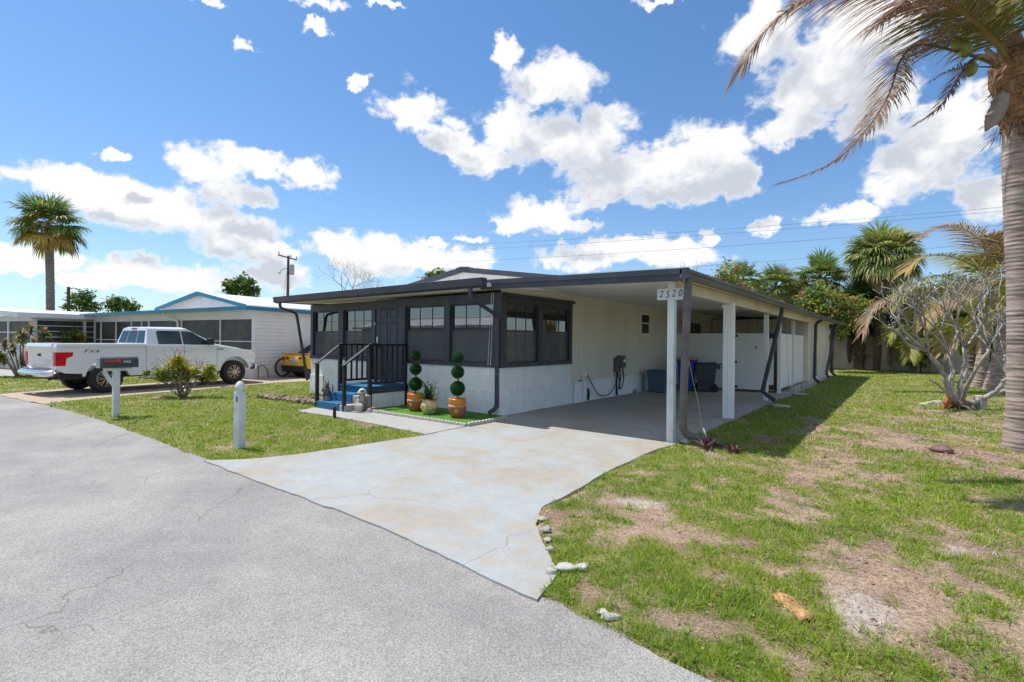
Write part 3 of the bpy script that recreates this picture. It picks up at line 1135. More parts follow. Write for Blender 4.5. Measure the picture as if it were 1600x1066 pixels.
# carport roof: ceiling, front fascia, side gutter and beam
CZ0, CZ1 = 2.80, 2.60
mb = MB()
mb.hexa([(0.03, -0.60, CZ0 - .02), (4.02, -0.60, CZ1), (4.02, 21.4, CZ1), (0.03, 21.4, CZ0 - .02), (0.03, -0.60, CZ0 + 0.03), (4.02, -0.60, CZ1 + 0.05), (4.02, 21.4, CZ1 + 0.05), (0.03, 21.4, CZ0 + .03)])
mb.build('carport_roof', CEIL, home)
mb = MB()
for z0, z1, y in ((-0.185, -0.09, -0.645), (-0.088, 0.0, -0.66)):
    mb.hexa([(0.02, y, 2.805 + z0), (4.05, y, 2.715 + z0), (4.05, -0.603, 2.715 + z0), (0.02, -0.603, 2.805 + z0),
             (0.02, y, 2.805 + z1), (4.05, y, 2.715 + z1), (4.05, -0.603, 2.715 + z1), (0.02, -0.603, 2.805 + z1)])
mb.build('carport_fascia', CHAR, home)
mb = MB()
mb.prism([(4.023, 2.70), (4.023, 2.565), (4.09, 2.56), (4.115, 2.60), (4.125, 2.64), (4.15, 2.655), (4.15, 2.70)], -0.66, 21.5, lambda u, v, t: Vector((u, t, v)))
mb.build('side_gutter', GUTTER, home)
MB().box(4.055, -0.675, 2.545, 4.155, -0.602, 2.715).build('gutter_cap', CHAR, home, bevel=0.006)
mb = MB()
mb.box(3.72, -0.185, 2.41, 3.82, 14.495, 2.595)
mb.build('carport_beam', BEAM, home)
mb = MB()
mb.box(3.70, -0.30, -0.02, 3.81, -0.19, 2.56)
p = mb.build('carport_post', OLDWOOD, home, bevel=0.006)
mb = MB()
mb.box(3.66, 2.95, 0.0, 3.75, 3.05, 2.41)
mb.box(3.752, 2.97, 0.0, 3.86, 3.12, 2.45)
mb.box(3.64, 2.93, 2.34, 3.70, 3.08, 2.41)
mb.build('carport_post', VINYL, home, bevel=0.006)
for b in (7.10, 9.55, 12.0):
    MB().box(3.60 if b < 9 else 3.50, b, 0.0, 3.71 if b < 9 else 3.60, b + 0.1, 2.41).build('carport_post', VINYL, home, bevel=0.006)
spout('downspout', [(4.08, -0.42, 2.57), (4.05, -0.40, 2.3), (3.97, -0.33, 0.32), (3.98, -0.25, 0.17), (4.55, -0.20, 0.05)], 0.11, 0.085, GUTTER)
spout('downspout', [(4.08, 6.95, 2.57), (4.06, 6.95, 2.38), (3.62, 6.90, 0.28), (3.95, 6.75, 0.08)], 0.10, 0.08, CHAR)
spout('downspout', [(4.06, 15.4, 2.57), (3.84, 15.4, 2.42), (3.80, 15.4, 0.18), (3.98, 15.3, 0.06)], 0.11, 0.09, CHAR)
spout('downspout', [(4.06, 21.2, 2.57), (3.86, 21.2, 2.42), (3.82, 21.2, 0.18), (4.0, 21.1, 0.06)], 0.11, 0.09, CHAR)
spout('downspout', [(4.08, 20.9, 2.57), (4.02, 20.8, 2.3), (3.84, 18.9, 0.25), (3.95, 18.8, 0.08)], 0.10, 0.08, CHAR)

# closed shed at the end of the carport
mb = MB()
ribbed(mb, (3.70, 14.5), (3.70, 21.3), 0.02, 2.60, (1, 0), 0.15)
ribbed(mb, (0.05, 14.5), (3.70, 14.5), 0.02, 2.60, (0, -1), 0.15)
mb.build('shed_wall', CREAM, home)
mb = MB()
mb.box(0.05, 21.2, 0.0, 3.69, 21.3, 2.6)
mb.build('shed_back', WHITE, home)
MB().box(3.705, 16.5, 0.30, 3.735, 17.5, 2.15).build('shed_door', BEAM, home, bevel=0.004)
MB().box(3.705, 16.42, 0.25, 3.75, 16.5, 2.22).build('shed_door_frame', CHAR, home)

# small jalousie window and sliding door on the carport wall
window(home, (0.045, 7.03), (0, 1), (1, 0), 0.74, 1.84, 2.54, 1, 1, WHITE, GLASS2, mat('rust_blind', (0.16, 0.07, 0.05), 0.7), True, 0.05, screen=False)
window(home, (0.05, 11.2), (0, 1), (1, 0), 1.9, 0.75, 2.45, 2, 1, WHITE, GLASS2, mat('brown_curtain', (0.10, 0.065, 0.05), 0.7), False, 0.06)
mb = MB()
mb.tube([(0.01, 10.8, 2.36), (0.10, 10.8, 2.36)], 0.05, 10)
mb.blob((0.13, 10.8, 2.30), (0.07, 0.07, 0.11), 10, 8)
mb.build('wall_lamp', BLACK, home)

# electricity meter with its conduits
mb = MB()
mb.box(0.01, 5.36, 0.84, 0.16, 5.72, 1.20)
me_ = mb.build('electric_meter', METER, home, bevel=0.03, seg=3)
mb = MB()
mb.lathe([(0.085, 0), (0.085, 0.03), (0.075, 0.06), (0.04, 0.075)], (0.16, 5.54, 1.04), 18, Matrix(((0, 0, 1), (0, 1, 0), (-1, 0, 0))))
mb.build('meter_dial', METAL, me_, smooth='auto')
mb = MB()
mb.box(0.01, 5.20, 0.72, 0.11, 5.38, 1.13)
mb.build('breaker_box', METER, me_, bevel=0.01)
mb = MB()
mb.tube([(0.07, 5.30, 0.72), (0.07, 5.30, 0.05)], 0.03, 10)
mb.tube(catmull([(0.08, 5.45, 0.86), (0.12, 5.43, 0.55), (0.10, 5.38, 0.30), (0.13, 5.48, 0.25), (0.15, 5.58, 0.55), (0.1, 5.60, 0.86)], 5), 0.016, 7)
mb.tube(catmull([(0.08, 5.62, 0.86), (0.09, 5.70, 0.62), (0.05, 5.78, 0.55)], 5), 0.022, 7)
mb.tube(catmull([(0.1, 5.28, 0.74), (0.14, 5.33, 0.45), (0.11, 5.36, 0.22)], 5), 0.02, 7)
mb.build('conduit', HOSE, me_, smooth=True)
# white service pipe and hose bib by the porch corner
mb = MB()
mb.tube([(0.06, 3.40, 0.02), (0.06, 3.40, 0.74)], 0.022, 8)
mb.box(0.01, 3.34, 0.70, 0.10, 3.50, 0.80)
mb.build('service_pipe', VINYL, home)
mb = MB()
mb.tube([(0.03, 3.18, 0.58), (0.10, 3.18, 0.58)], 0.02, 8)
mb.lathe([(0.035, 0), (0.035, 0.015)], (0.10, 3.18, 0.60), 10)
mb.build('hose_bib', METER, home)
g = MB()
g.tube(catmull([(0.09, 3.50, 0.74), (0.11, 3.62, 0.60), (0.13, 4.00, 0.22), (0.14, 4.40, 0.10), (0.14, 4.80, 0.18), (0.13, 5.15, 0.48), (0.10, 5.27, 0.75)], 8), 0.014, 7)
g.build('power_cord', HOSE, home, smooth=True)
mb = MB()
mb.box(0.04, 3.62, 0.05, 0.075, 3.66, 0.36)
mb.tube([(0.06, 3.64, 0.36), (0.07, 3.70, 0.25), (0.065, 3.68, 0.06)], 0.012, 6)
tag(mb.build('valve_rod', mat('dark_green_metal', (0.02, 0.045, 0.03), 0.5)), 'short dark green rod leaning on the white skirting left of the sagging cord', 'rod')

# house number board on the front carport post
sg = thing('house_number_sign', 'white wooden board reading 2520 nailed across the front carport post', 'sign', (3.755, -0.315, 2.365))
MB().box(-0.215, -0.012, -0.09, 0.215, 0.012, 0.09).build('board', OLDWOOD, sg, bevel=0.003)
for ch, xx, dz in (('2', -0.150, 0.0), ('5', -0.048, -0.008), ('2', 0.052, 0.004), ('0', 0.155, 0.006)):
    text_obj(ch, 0.155, Matrix.Translation((xx, -0.0125, dz)) @ Matrix.Rotation(R(90), 4, 'X'), BLACK, 'numeral', sg, 0.002, shear=0.22, sx=0.82)
sg.rotation_euler = (0, R(1.0), 0)

# ------------------------------------------------------------------ white vinyl fence and gates closing the carport
def vinyl_panel(mb, p0, p1, z0, z1, t=0.035, board=0.15):
    p0, p1 = Vector((*p0, 0)), Vector((*p1, 0))
    d = (p1 - p0).normalized()
    n = Vector((-d.y, d.x, 0))
    L = (p1 - p0).length

    def bx(s0, s1, za, zb, k):
        a, b = p0 + d * s0, p0 + d * s1
        mb.hexa([a - n * k + Vector((0, 0, za)), b - n * k + Vector((0, 0, za)), b + n * k + Vector((0, 0, za)), a + n * k + Vector((0, 0, za)),
                 a - n * k + Vector((0, 0, zb)), b - n * k + Vector((0, 0, zb)), b + n * k + Vector((0, 0, zb)), a + n * k + Vector((0, 0, zb))])
    bx(0, L, z0, z0 + 0.12, t * 0.72)
    bx(0, L, z1 - 0.12, z1, t * 0.72)
    k = max(1, round(L / board))
    for i in range(k):
        bx(L * i / k + 0.004, L * (i + 1) / k - 0.004, z0 + 0.12, z1 - 0.12, t * 0.5)
    bx(0, L, z0 + 0.12, z1 - 0.12, t * 0.36)


fn = thing('vinyl_fence', 'white vinyl privacy fence panel behind the bins across the carport', 'fence', (1.1, 9.5, 0))
mb = MB()
vinyl_panel(mb, (-1.08, 0), (1.10, 0), 0.10, 1.92)
mb.build('panel', VINYL, fn)
mb = MB()
mb.box(-1.09, -0.06, 0.02, -0.98, 0.06, 1.97)
mb.build('post', VINYL, fn, bevel=0.005)
MB().box(0.92, -0.05, 1.74, 1.06, -0.028, 1.9).build('plaque', BEAM, fn, bevel=0.01)
gt = thing('vinyl_gate', 'white vinyl gate with black hinges and latch between the fence panel and a carport post', 'gate', (2.85, 9.5, 0))
mb = MB()
vinyl_panel(mb, (-0.60, 0), (0.56, 0), 0.10, 1.92)
mb.build('panel', VINYL, gt)
for z in (0.17, 1.84):
    MB().box(-0.64, -0.05, z - 0.04, -0.50, -0.028, z + 0.04).build('hinge', BLACK, gt, bevel=0.004)
MB().box(-0.62, -0.06, 0.95, -0.52, -0.026, 1.02).build('latch', BLACK, gt, bevel=0.008)
MB().box(0.02, -0.042, 1.45, 0.07, -0.026, 1.50).build('peg', BLACK, gt, bevel=0.004)
for z in (0.20, 1.84):
    MB().box(0.44, -0.05, z - 0.08, 0.58, -0.028, z + 0.08).build('hinge', BLACK, gt, bevel=0.004)
fs_ = thing('vinyl_fence', 'white vinyl fence panels along the lawn side of the carport beyond the gate', 'fence', (3.52, 12.0, 0))
mb = MB()
vinyl_panel(mb, (0, -2.34), (0, -0.05), 0.14, 1.92)
vinyl_panel(mb, (0, 0.02), (0, 2.45), 0.14, 1.92)
mb.build('panel', VINYL, fs_)
mb = MB()
mb.tube([(0.05, -1.3, 1.9), (0.10, -1.1, 0.12)], 0.012, 6)
mb.build('prop_rod', METAL, fs_)
for k, (x, y, w) in enumerate(((3.80, 10.6, 0.16), (3.78, 11.3, 0.17), (3.80, 12.2, 0.15), (3.79, 13.3, 0.16))):
    o = thing('concrete_block', ('first', 'second', 'third', 'last')[k] + ' grey concrete block along the foot of the side fence, counted from the gate', 'block', (x, y, 0.02), group='blocks along the side fence')
    b = MB()
    b.box(-0.09, -w, 0.0, 0.09, w, 0.19)
    b.build('body', BLOCK, o, bevel=0.01)
    h = MB()
    for dy in (-0.45, 0.45):
        h.box(-0.05, dy * w - 0.035, 0.188, 0.05, dy * w + 0.035, 0.194)
    h.build('hole_shade_pad', DARK, o)  # dark pads on the solid top, painting the shade of the block holes
# ------------------------------------------------------------------ entry steps with black railings
st = thing('entry_steps', 'blue carpeted entry steps and landing with black railings at the charcoal front door', 'steps', (-3.5, 0, 0))
X0, X1 = -0.62, 0.62     # local x
mb = MB()
mb.box(X0 + .02, -1.10, 0.36, X1, -0.02, 0.50)
mb.build('landing', CHAR, st, bevel=0.006)
MB().box(X0 + 0.03, -1.16, 0.50, X1 - 0.02, -0.02, 0.525).build('carpet', CARPET, st, bevel=0.008)
mb = MB()
mb.box(-0.46, -1.46, 0.0, 0.64, -1.12, 0.34)
mb.box(-0.46, -1.80, 0.0, 0.64, -1.46, 0.16)
mb.build('step', BLOCK, st, bevel=0.012)
mb = MB()
mb.box(-0.44, -1.49, 0.342, 0.42, -1.12, 0.362)
mb.box(-0.44, -1.49, 0.182, 0.42, -1.463, 0.342)
mb.box(-0.44, -1.83, 0.162, 0.42, -1.49, 0.182)
mb.box(-0.44, -1.83, 0.012, 0.42, -1.803, 0.162)
mb.box(-0.56, -1.14, 0.36, 0.60, -1.105, 0.51)
mb.build('carpet', CARPET, st, bevel=0.006)
for sx in (-0.60, 0.585):
    y_low = -1.78 if sx > 0 else -1.72
    MB().box(sx - 0.04, -1.16, 0.0, sx + 0.04, -1.08, 1.455).build('railing_post', BLACK, st, bevel=0.006)
    MB().box(sx - 0.035, -0.12, 0.0 if sx > 0 else 0.3, sx + 0.035, -0.05, 1.455).build('railing_post', BLACK, st, bevel=0.006)
    MB().box(sx - 0.035, y_low - 0.035, 0.0, sx + 0.035, y_low + 0.035, 1.03).build('railing_post', BLACK, st, bevel=0.006)
    b = MB()
    b.box(sx - 0.045, -1.18, 1.46, sx + 0.045, -0.04, 1.50)
    b.box(sx - 0.03, -1.08, 0.58, sx + 0.03, -0.12, 0.63)
    b.bar((sx, y_low - 0.05, 1.02), (sx, -1.10, 1.50), 0.09, 0.035)
    b.build('handrail', BLACK, st, bevel=0.005)
    b = MB()
    for i in range(6):
        y = -0.96 + i * 0.155
        b.box(sx - 0.018, y - 0.018, 0.63, sx + 0.018, y + 0.018, 1.46)
    b.build('baluster', BLACK, st)
b = MB()
s = -1.06
while s < -0.10:
    b.box(0.57, s, 0.02, 0.60, s + 0.055, 0.35)
    s += 0.065
b.box(0.575, -1.08, 0.02, 0.605, -1.06, 0.36)
b.box(0.575, -1.08, 0.34, 0.606, -0.04, 0.36)
b.build('skirt_panel', VINYL, st)

# low black stub in the edge of the walkway
MBs = MB()
MBs.box(-0.025, -0.025, 0, 0.025, 0.025, 0.24)
o = MBs.build('path_stub', BLACK, None, bevel=0.004)
o.location = (-2.36, -2.36, 0)
tag(o, 'short black stake at the grass edge of the walkway by the steps', 'stake')

# ------------------------------------------------------------------ garden figures
def figure_gnome():
    t = thing('gnome_statue', 'grey bearded garden gnome with a green and white cap right of the blue steps', 'gnome', (-2.80, -1.40, 0.03), R(50))
    t.scale = (0.85, 0.85, 0.82)
    g = mat('gnome_grey', (0.24, 0.22, 0.21), 0.8, 0.12, 12, 0.3, 50)
    b = MB()
    b.lathe([(0.11, 0), (0.12, 0.03), (0.125, 0.12), (0.115, 0.24), (0.095, 0.32), (0.06, 0.36), (0.075, 0.40), (0.085, 0.45), (0.075, 0.50), (0.03, 0.53)], n=18)
    for sx in (-1, 1):
        b.tube([(sx * 0.10, 0, 0.30), (sx * 0.135, -0.05, 0.22), (sx * 0.06, -0.115, 0.19)], [0.035, 0.034, 0.026], 9)
        b.blob((sx * 0.06, -0.08, 0.02), (0.045, 0.08, 0.03), 10, 6)
    bd = b.build('body', g, t, smooth=True)
    b = MB()
    b.blob((0, -0.075, 0.335), (0.062, 0.04, 0.105), 12, 8, 0.04)
    b.blob((0, -0.08, 0.41), (0.055, 0.03, 0.022), 10, 6)
    b.build('beard', mat('gnome_beard', (0.36, 0.345, 0.32), 0.8, 0.1, 20, 0.4, 60), t, smooth=True)
    b = MB()
    b.blob((0, -0.07, 0.445), (0.05, 0.03, 0.04), 10, 8)
    b.blob((0, -0.105, 0.44), (0.016, 0.016, 0.018), 8, 6)
    b.build('face', mat('gnome_skin', (0.45, 0.24, 0.17), 0.7), t, smooth=True)
    b = MB()
    b.lathe([(0.125, 0.455), (0.13, 0.465), (0.12, 0.49), (0.10, 0.53), (0.07, 0.57), (0.03, 0.595), (0.005, 0.60)], n=18)
    cap = b.build('cap', mat('gnome_cap', (0.5, 0.48, 0.40), 0.6), t, smooth=True)
    b = MB()
    b.blob((0.01, -0.085, 0.525), (0.06, 0.04, 0.045), 12, 8)
    b.blob((-0.055, -0.06, 0.50), (0.025, 0.03, 0.02), 8, 6)
    b.build('cap_patch', mat('gnome_green', (0.02, 0.22, 0.12), 0.5), cap, smooth=True)


figure_gnome()


def figure_animal():
    t = thing('animal_statue', 'small brown grey animal garden figure holding up a yellow stick left of the blue steps', 'statue', (-4.02, -1.52, 0.03), R(45))
    f = mat('figure_brown', (0.15, 0.115, 0.10), 0.8, 0.3, 14, 0.4, 60)
    b = MB()
    b.lathe([(0.10, 0), (0.11, 0.02), (0.11, 0.20), (0.095, 0.24)], n=14)
    b.build('base', mat('figure_plinth', (0.30, 0.27, 0.27), 0.85, 0.15, 14, 0.3, 60), t, smooth='auto')
    b = MB()
    b.lathe([(0.075, 0.235), (0.09, 0.28), (0.085, 0.36), (0.06, 0.44), (0.05, 0.46)], n=14)
    b.blob((0, -0.01, 0.50), (0.055, 0.06, 0.055), 12, 8)
    b.blob((0, -0.075, 0.49), (0.026, 0.04, 0.024), 10, 6)
    for sx in (-1, 1):
        b.tube([(sx * 0.035, 0, 0.54), (sx * 0.045, 0.01, 0.61)], [0.02, 0.006], 7)
        b.tube([(sx * 0.07, -0.02, 0.40), (sx * 0.085, -0.08, 0.36), (sx * 0.03 - 0.03, -0.10, 0.42)], [0.024, 0.02, 0.016], 8)
        b.blob((sx * 0.05, -0.07, 0.25), (0.03, 0.05, 0.022), 8, 6)
    b.tube([(0.06, 0.06, 0.27), (0.12, 0.05, 0.34), (0.125, 0.03, 0.50)], [0.025, 0.022, 0.012], 8)
    b.build('body', f, t, smooth=True)
    b = MB()
    b.tube([(-0.06, -0.10, 0.36), (-0.055, -0.10, 0.70)], 0.017, 8)
    s = b.build('stick', mat('figure_yellow', (0.55, 0.42, 0.03), 0.5), t, smooth=True)
    MB().blob((-0.055, -0.10, 0.72), 0.028, 10, 8).build('stick_tip', WHITE, s, smooth=True)


figure_animal()

# ------------------------------------------------------------------ topiaries and painted pot on the turf bed
def topiary(loc, k, label):
    t = thing('topiary', label, 'topiary', loc, 0.4 * k, 'triple ball topiaries in glazed pots')
    b = MB()
    b.lathe([(0.115, 0.0), (0.13, 0.015), (0.165, 0.10), (0.185, 0.19), (0.183, 0.235), (0.165, 0.265)], n=28)
    pot = b.build('pot', TERRA, t, smooth=True)
    b = MB()
    b.lathe([(0.166, 0.262), (0.174, 0.30), (0.18, 0.375), (0.17, 0.385), (0.15, 0.378), (0.145, 0.35)], n=28)
    b.build('rim', ORANGE, pot, smooth='auto')
    b = MB()
    for z in (0.232, 0.252):
        r = 0.1875 if z < 0.24 else 0.178
        b.lathe([(r - .004, z - .004), (r, z), (r - .004, z + .004)], n=28)
    for i in range(22):
        a = 2 * math.pi * i / 22
        b.blob((0.182 * math.cos(a), 0.182 * math.sin(a), 0.242), 0.007, 6, 4)
    b.build('band', mat('pot_band', (0.72, 0.55, 0.45), 0.5), pot)
    fl_ = mat('pot_flower', (0.75, 0.45, 0.05), 0.5)
    for j in range(3):
        b = MB()
        a0 = R(-75 + 120 * j)
        for i in range(6):
            a = i * math.pi / 3
            b.blob((0.178 * math.cos(a0) - 0.026 * math.cos(a) * math.sin(a0), 0.178 * math.sin(a0) + 0.026 * math.cos(a) * math.cos(a0), 0.15 + 0.026 * math.sin(a)), 0.014, 7, 5)
        b.build('flower', fl_, pot)
    b = MB()
    b.lathe([(0.145, 0.345), (0.05, 0.36), (0.02, 0.365)], n=18)
    b.build('soil', mat('pot_soil', (0.05, 0.035, 0.025), 0.95), pot)
    b = MB()
    b.tube(catmull([(0, 0, 0.35), (0.012, 0.005, 0.6), (-0.008, 0, 0.9), (0.004, 0.0, 1.20)], 5), 0.011, 7)
    b.tube(catmull([(0.02, 0, 0.72), (0.03, 0.01, 0.9), (0.022, 0.0, 1.2)], 5), 0.008, 6)
    b.build('stem', STEMW, t, smooth=True)
    rng = random.Random(20 + k)
    for z, r in ((0.585, 0.150), (0.915, 0.128), (1.21, 0.108)):
        b = MB()
        b.col((0.010, 0.04, 0.012)).blob((0, 0, z), r * 0.86, 16, 10, 0.02, rng)
        for i in range(int(5200 * (r / .15) ** 2)):
            u, v = rng.uniform(-1, 1), rng.uniform(0, 2 * math.pi)
            q = math.sqrt(1 - u * u)
            n = Vector((q * math.cos(v), q * math.sin(v), u))
            g = rng.random()
            b.col((0.010 + 0.03 * g, 0.075 + 0.10 * g, 0.018 + 0.02 * g))
            d = (n * rng.uniform(0.5, 1) + Vector((rng.gauss(0, .6), rng.gauss(0, .6), rng.gauss(0, .6)))).normalized()
            b.leaf(Vector((0, 0, z)) + n * r * rng.uniform(0.82, 0.98), d, n, rng.uniform(0.012, 0.024), 0.010, pts=((0, .3), (0.5, 1), (1, .1)))
        b.build('leaf_ball', LEAF, t)
    return t


topiary((-1.81, -0.72, 0.045), 0, 'three ball topiary in an orange pot standing beside the black entry railing')
topiary((-0.44, -0.80, 0.045), 1, 'three ball topiary in an orange pot near the charcoal corner downspout')

t = thing('painted_pot', 'colourful painted round pot holding a small dark green shrub between the two topiaries', 'plant pot', (-1.20, -0.86, 0.045))
m, nt, out = blank('painted_glaze')
v = nt.coords((1, 1, 1))
vo = nt.new('ShaderNodeTexVoronoi', feature='F1')
nt.put(vo, 'Vector', v)
vo.inputs['Scale'].default_value = 13
sc_ = nt.new('ShaderNodeSeparateColor')
nt.l.new(vo.outputs['Color'], sc_.inputs[0])
cr = nt.new('ShaderNodeValToRGB')
cr.color_ramp.interpolation = 'CONSTANT'
els = cr.color_ramp.elements
els[0].color = (0.62, 0.42, 0.06, 1)
els[1].position = 0.22
els[1].color = (0.68, 0.62, 0.5, 1)
for p_, c_ in ((0.45, (0.06, 0.14, 0.42, 1)), (0.62, (0.55, 0.10, 0.03, 1)), (0.78, (0.66, 0.50, 0.15, 1)), (0.9, (0.05, 0.22, 0.12, 1))):
    e = els.new(p_)
    e.color = c_
nt.l.new(sc_.outputs[0], cr.inputs[0])
nt_edge = nt.ramp(vo.outputs['Distance'], 0.30, 0.42)
principled(nt, out, nt.mix(nt.math('MULTIPLY', nt_edge, 0.3), cr.outputs[0], (0.62, 0.57, 0.45)), 0.25)
b = MB()
b.lathe([(0.09, 0), (0.115, 0.01), (0.165, 0.07), (0.19, 0.14), (0.178, 0.21), (0.145, 0.25), (0.15, 0.29), (0.165, 0.305), (0.15, 0.31), (0.135, 0.28)], n=28)
b.build('pot', m, t, smooth=True)
b = MB()
b.lathe([(0.166, 0.295), (0.170, 0.303), (0.160, 0.313)], n=28)
b.build('rim', TERRA, t)
rng = random.Random(5)
b = MB()
for i in range(46):
    a, e = rng.uniform(0, 6.28), rng.uniform(0.25, 1.45)
    d = Vector((math.cos(a) * math.cos(e), math.sin(a) * math.cos(e), math.sin(e)))
    L = rng.uniform(0.16, 0.42) * (0.6 + 0.5 * math.sin(e))
    p0 = Vector((rng.uniform(-.06, .06), rng.uniform(-.06, .06), 0.29))
    b.col((0.05, 0.05, 0.03)).tube([p0, p0 + d * L], [0.005, 0.002], 4, False)
    for k in range(16):
        q = p0 + d * L * (0.2 + 0.8 * k / 16)
        g = rng.random()
        if a < 1.2 or (a > 3.0 and a < 4.2 and e < .9):
            b.col((0.12 + .1 * g, 0.19 + .1 * g, 0.03))
        else:
            b.col((0.015 + .02 * g, 0.055 + .05 * g, 0.022))
        dd = (d * 0.5 + Vector((rng.gauss(0, .6), rng.gauss(0, .6), rng.gauss(0.2, .5)))).normalized()
        b.leaf(q, dd, Vector((rng.gauss(0, 1), rng.gauss(0, 1), 1)), rng.uniform(.035, .065), .018)
b.build('shrub', LEAF, t)

# cast edging round the turf bed
def edging(loc, rz, k):
    b = MB()
    prof = [(-0.095, 0)] + [(-0.095 + 0.19 * i / 8, 0.075 + 0.022 * math.sin(math.pi * i / 8 * 2) ** 2) for i in range(9)] + [(0.095, 0)]
    b.prism(prof, -0.028, 0.028, lambda u, v, t: Vector((u, t, v)))
    return b


proto = edging(0, 0, 0).build('edging_stone', EDGE, None, bevel=0.006)
spots = [(-2.46 + 0.195 * i, -1.435 + 0.0025 * i, 0.0) for i in range(15)] + [(0.375, -1.27 + 0.197 * i, 90.0) for i in range(6)]
for i, (x, y, a) in enumerate(spots):
    o = proto if i == 0 else proto.copy()
    if i:
        COL.objects.link(o)
    o.location = (x, y + random.Random(i).uniform(-.006, .006), random.Random(i).uniform(-.004, .004))
    o.rotation_euler = (0, 0, R(a + random.Random(i).uniform(-3, 3)))
    tag(o, 'small weathered cast concrete edging stone with scalloped top bordering the green turf bed', 'edging', 'edging stones round the turf bed')

# ------------------------------------------------------------------ stones
def stone_mesh(r, seed, sq=0.7):
    rng = random.Random(seed)
    b = MB()
    n, m_ = 12, 8
    ph = [rng.uniform(0, 6.28) for _ in range(6)]
    vs, fs = [], []
    for i in range(m_ + 1):
        t = math.pi * i / m_
        for k in range(n):
            u = 2 * math.pi * k / n
            d = Vector((math.sin(t) * math.cos(u), math.sin(t) * math.sin(u), math.cos(t)))
            j = 1 + 0.16 * math.sin(3 * d.x + ph[0]) + 0.14 * math.sin(4 * d.y + ph[1]) + 0.12 * math.sin(5 * d.z + ph[2]) + 0.05 * math.sin(9 * d.x + ph[3])
            vs.append(Vector((d.x * r, d.y * r * 0.8, d.z * r * sq)) * j)
    for i in range(m_):
        for k in range(n):
            a, c = i * n + k, i * n + (k + 1) % n
            fs.append((a, a + n, c + n, c))
    return b.add(vs, fs)


protos = [stone_mesh(0.10, s, 0.65).build('border_rock', ROCK, None, smooth=True) for s in (1, 2, 3, 4)]
rr = random.Random(11)
k = 0
row = [(-6.9 + 0.135 * i, -1.72 + 0.012 * i + rr.uniform(-.03, .03)) for i in range(21)] + [(-6.75 + 0.15 * i, -1.35 + rr.uniform(-.05, .05)) for i in range(16)] + [(-6.9, -1.55), (-6.98, -1.42), (-4.75, -1.15), (-5.0, -1.1), (-5.3, -1.05)]
for x, y in row:
    o = protos[k] if k < 4 else protos[k % 4].copy()
    if k >= 4:
        COL.objects.link(o)
    s = rr.uniform(0.75, 1.15) * (1.35 if y > -1.2 else 1)
    o.location = (x, y, 0.05 * s)
    o.scale = (s, s, s)
    o.rotation_euler = (rr.uniform(-.4, .4), rr.uniform(-.4, .4), rr.uniform(0, 6.28))
    tag(o, 'tan rock in the border of stacked rocks left of the blue entry steps', 'rock', 'rocks bordering the bed left of the steps')
    k += 1


def stone(name, label, loc, r, seed, m=GREYROCK, sq=0.6, rot=0.0, sx=1.0):
    o = stone_mesh(r, seed, sq).build(name, m, None, smooth=True)
    o.location = loc
    o.rotation_euler = (0, 0, rot)
    o.scale = (sx, 1, 1)
    return tag(o, label, 'stone')


stone('grey_stone', 'round grey stone at the foot of the front carport post', (3.97, -0.22, 0.05), 0.09, 31)
stone('brown_stone', 'reddish brown stone on the scuffed lawn before the big palm trunk', (7.10, 1.70, 0.05), 0.13, 32, mat('red_brown_rock', (0.20, 0.12, 0.10), 0.9, 0.2, 8, 0.5, 30), 0.6)
stone('brown_stone', 'small orange brown stone in front of the entry landing beside the gnome', (-2.58, -1.30, 0.06), 0.09, 33, mat('orange_rock', (0.36, 0.19, 0.10), 0.9, 0.2, 8, 0.5, 30), 0.7)
stone('pointed_stone', 'pale pointed stone leaning beside the gnome at the walkway edge', (-2.66, -1.56, 0.10), 0.10, 34, CHALK, 1.2)
for k, (px, py, r, sx, lab) in enumerate((
        (862, 900, 0.042, 1.0, 'small square white stone at the left end of the chalky slab by the driveway corner'),
        (884, 893, 0.06, 1.5, 'long chalky white slab in the lawn beside the driveway corner'),
        (909, 893, 0.048, 1.0, 'rounded chalky stone at the right end of the white slab by the driveway corner'),
        (846, 815, 0.042, 1.0, 'grey stone topmost of the short row along the right driveway edge'),
        (850, 832, 0.042, 1.0, 'grey stone second from the top of the short row along the right driveway edge'),
        (852, 848, 0.036, 1.0, 'grey stone third from the top of the short row along the right driveway edge'),
        (855, 862, 0.035, 1.0, 'smallest and lowest grey stone of the short row along the right driveway edge'),
        (941, 965, 0.035, 1.0, 'pale stone half buried in the grass close to the street edge'),
        (955, 972, 0.04, 1.3, 'flat pale stone beside the half buried one close to the street edge'))):
    g = ground_at(px, py)
    o = stone_mesh(r, 50 + k, 0.45).build('chalky_stone', GREYROCK if k in (3, 4, 5, 6) else CHALK, None, smooth=True)
    o.location = (g.x + (0.02 if k in (3, 4, 5, 6) else 0), g.y, 0.03)
    o.rotation_euler = (0, 0, HEAD)
    o.scale = (sx, 1, 1)
    tag(o, lab, 'stone')
for px, py, lab in ((1242, 617, 'flat white paver lying on the shaded grass near the side fence'), (1212, 636, 'small flat white paver on the shaded grass nearest the sloping downspout')):
    g = ground_at(px, py)
    b = MB()
    b.box(-0.2, -0.14, 0, 0.2, 0.14, 0.05)
    o = b.build('paver', CHALK, None, bevel=0.01)
    o.location = (g.x + 0.1, g.y, 0.01)
    o.rotation_euler = (0, 0.03, 0.5)
    tag(o, lab, 'paver')

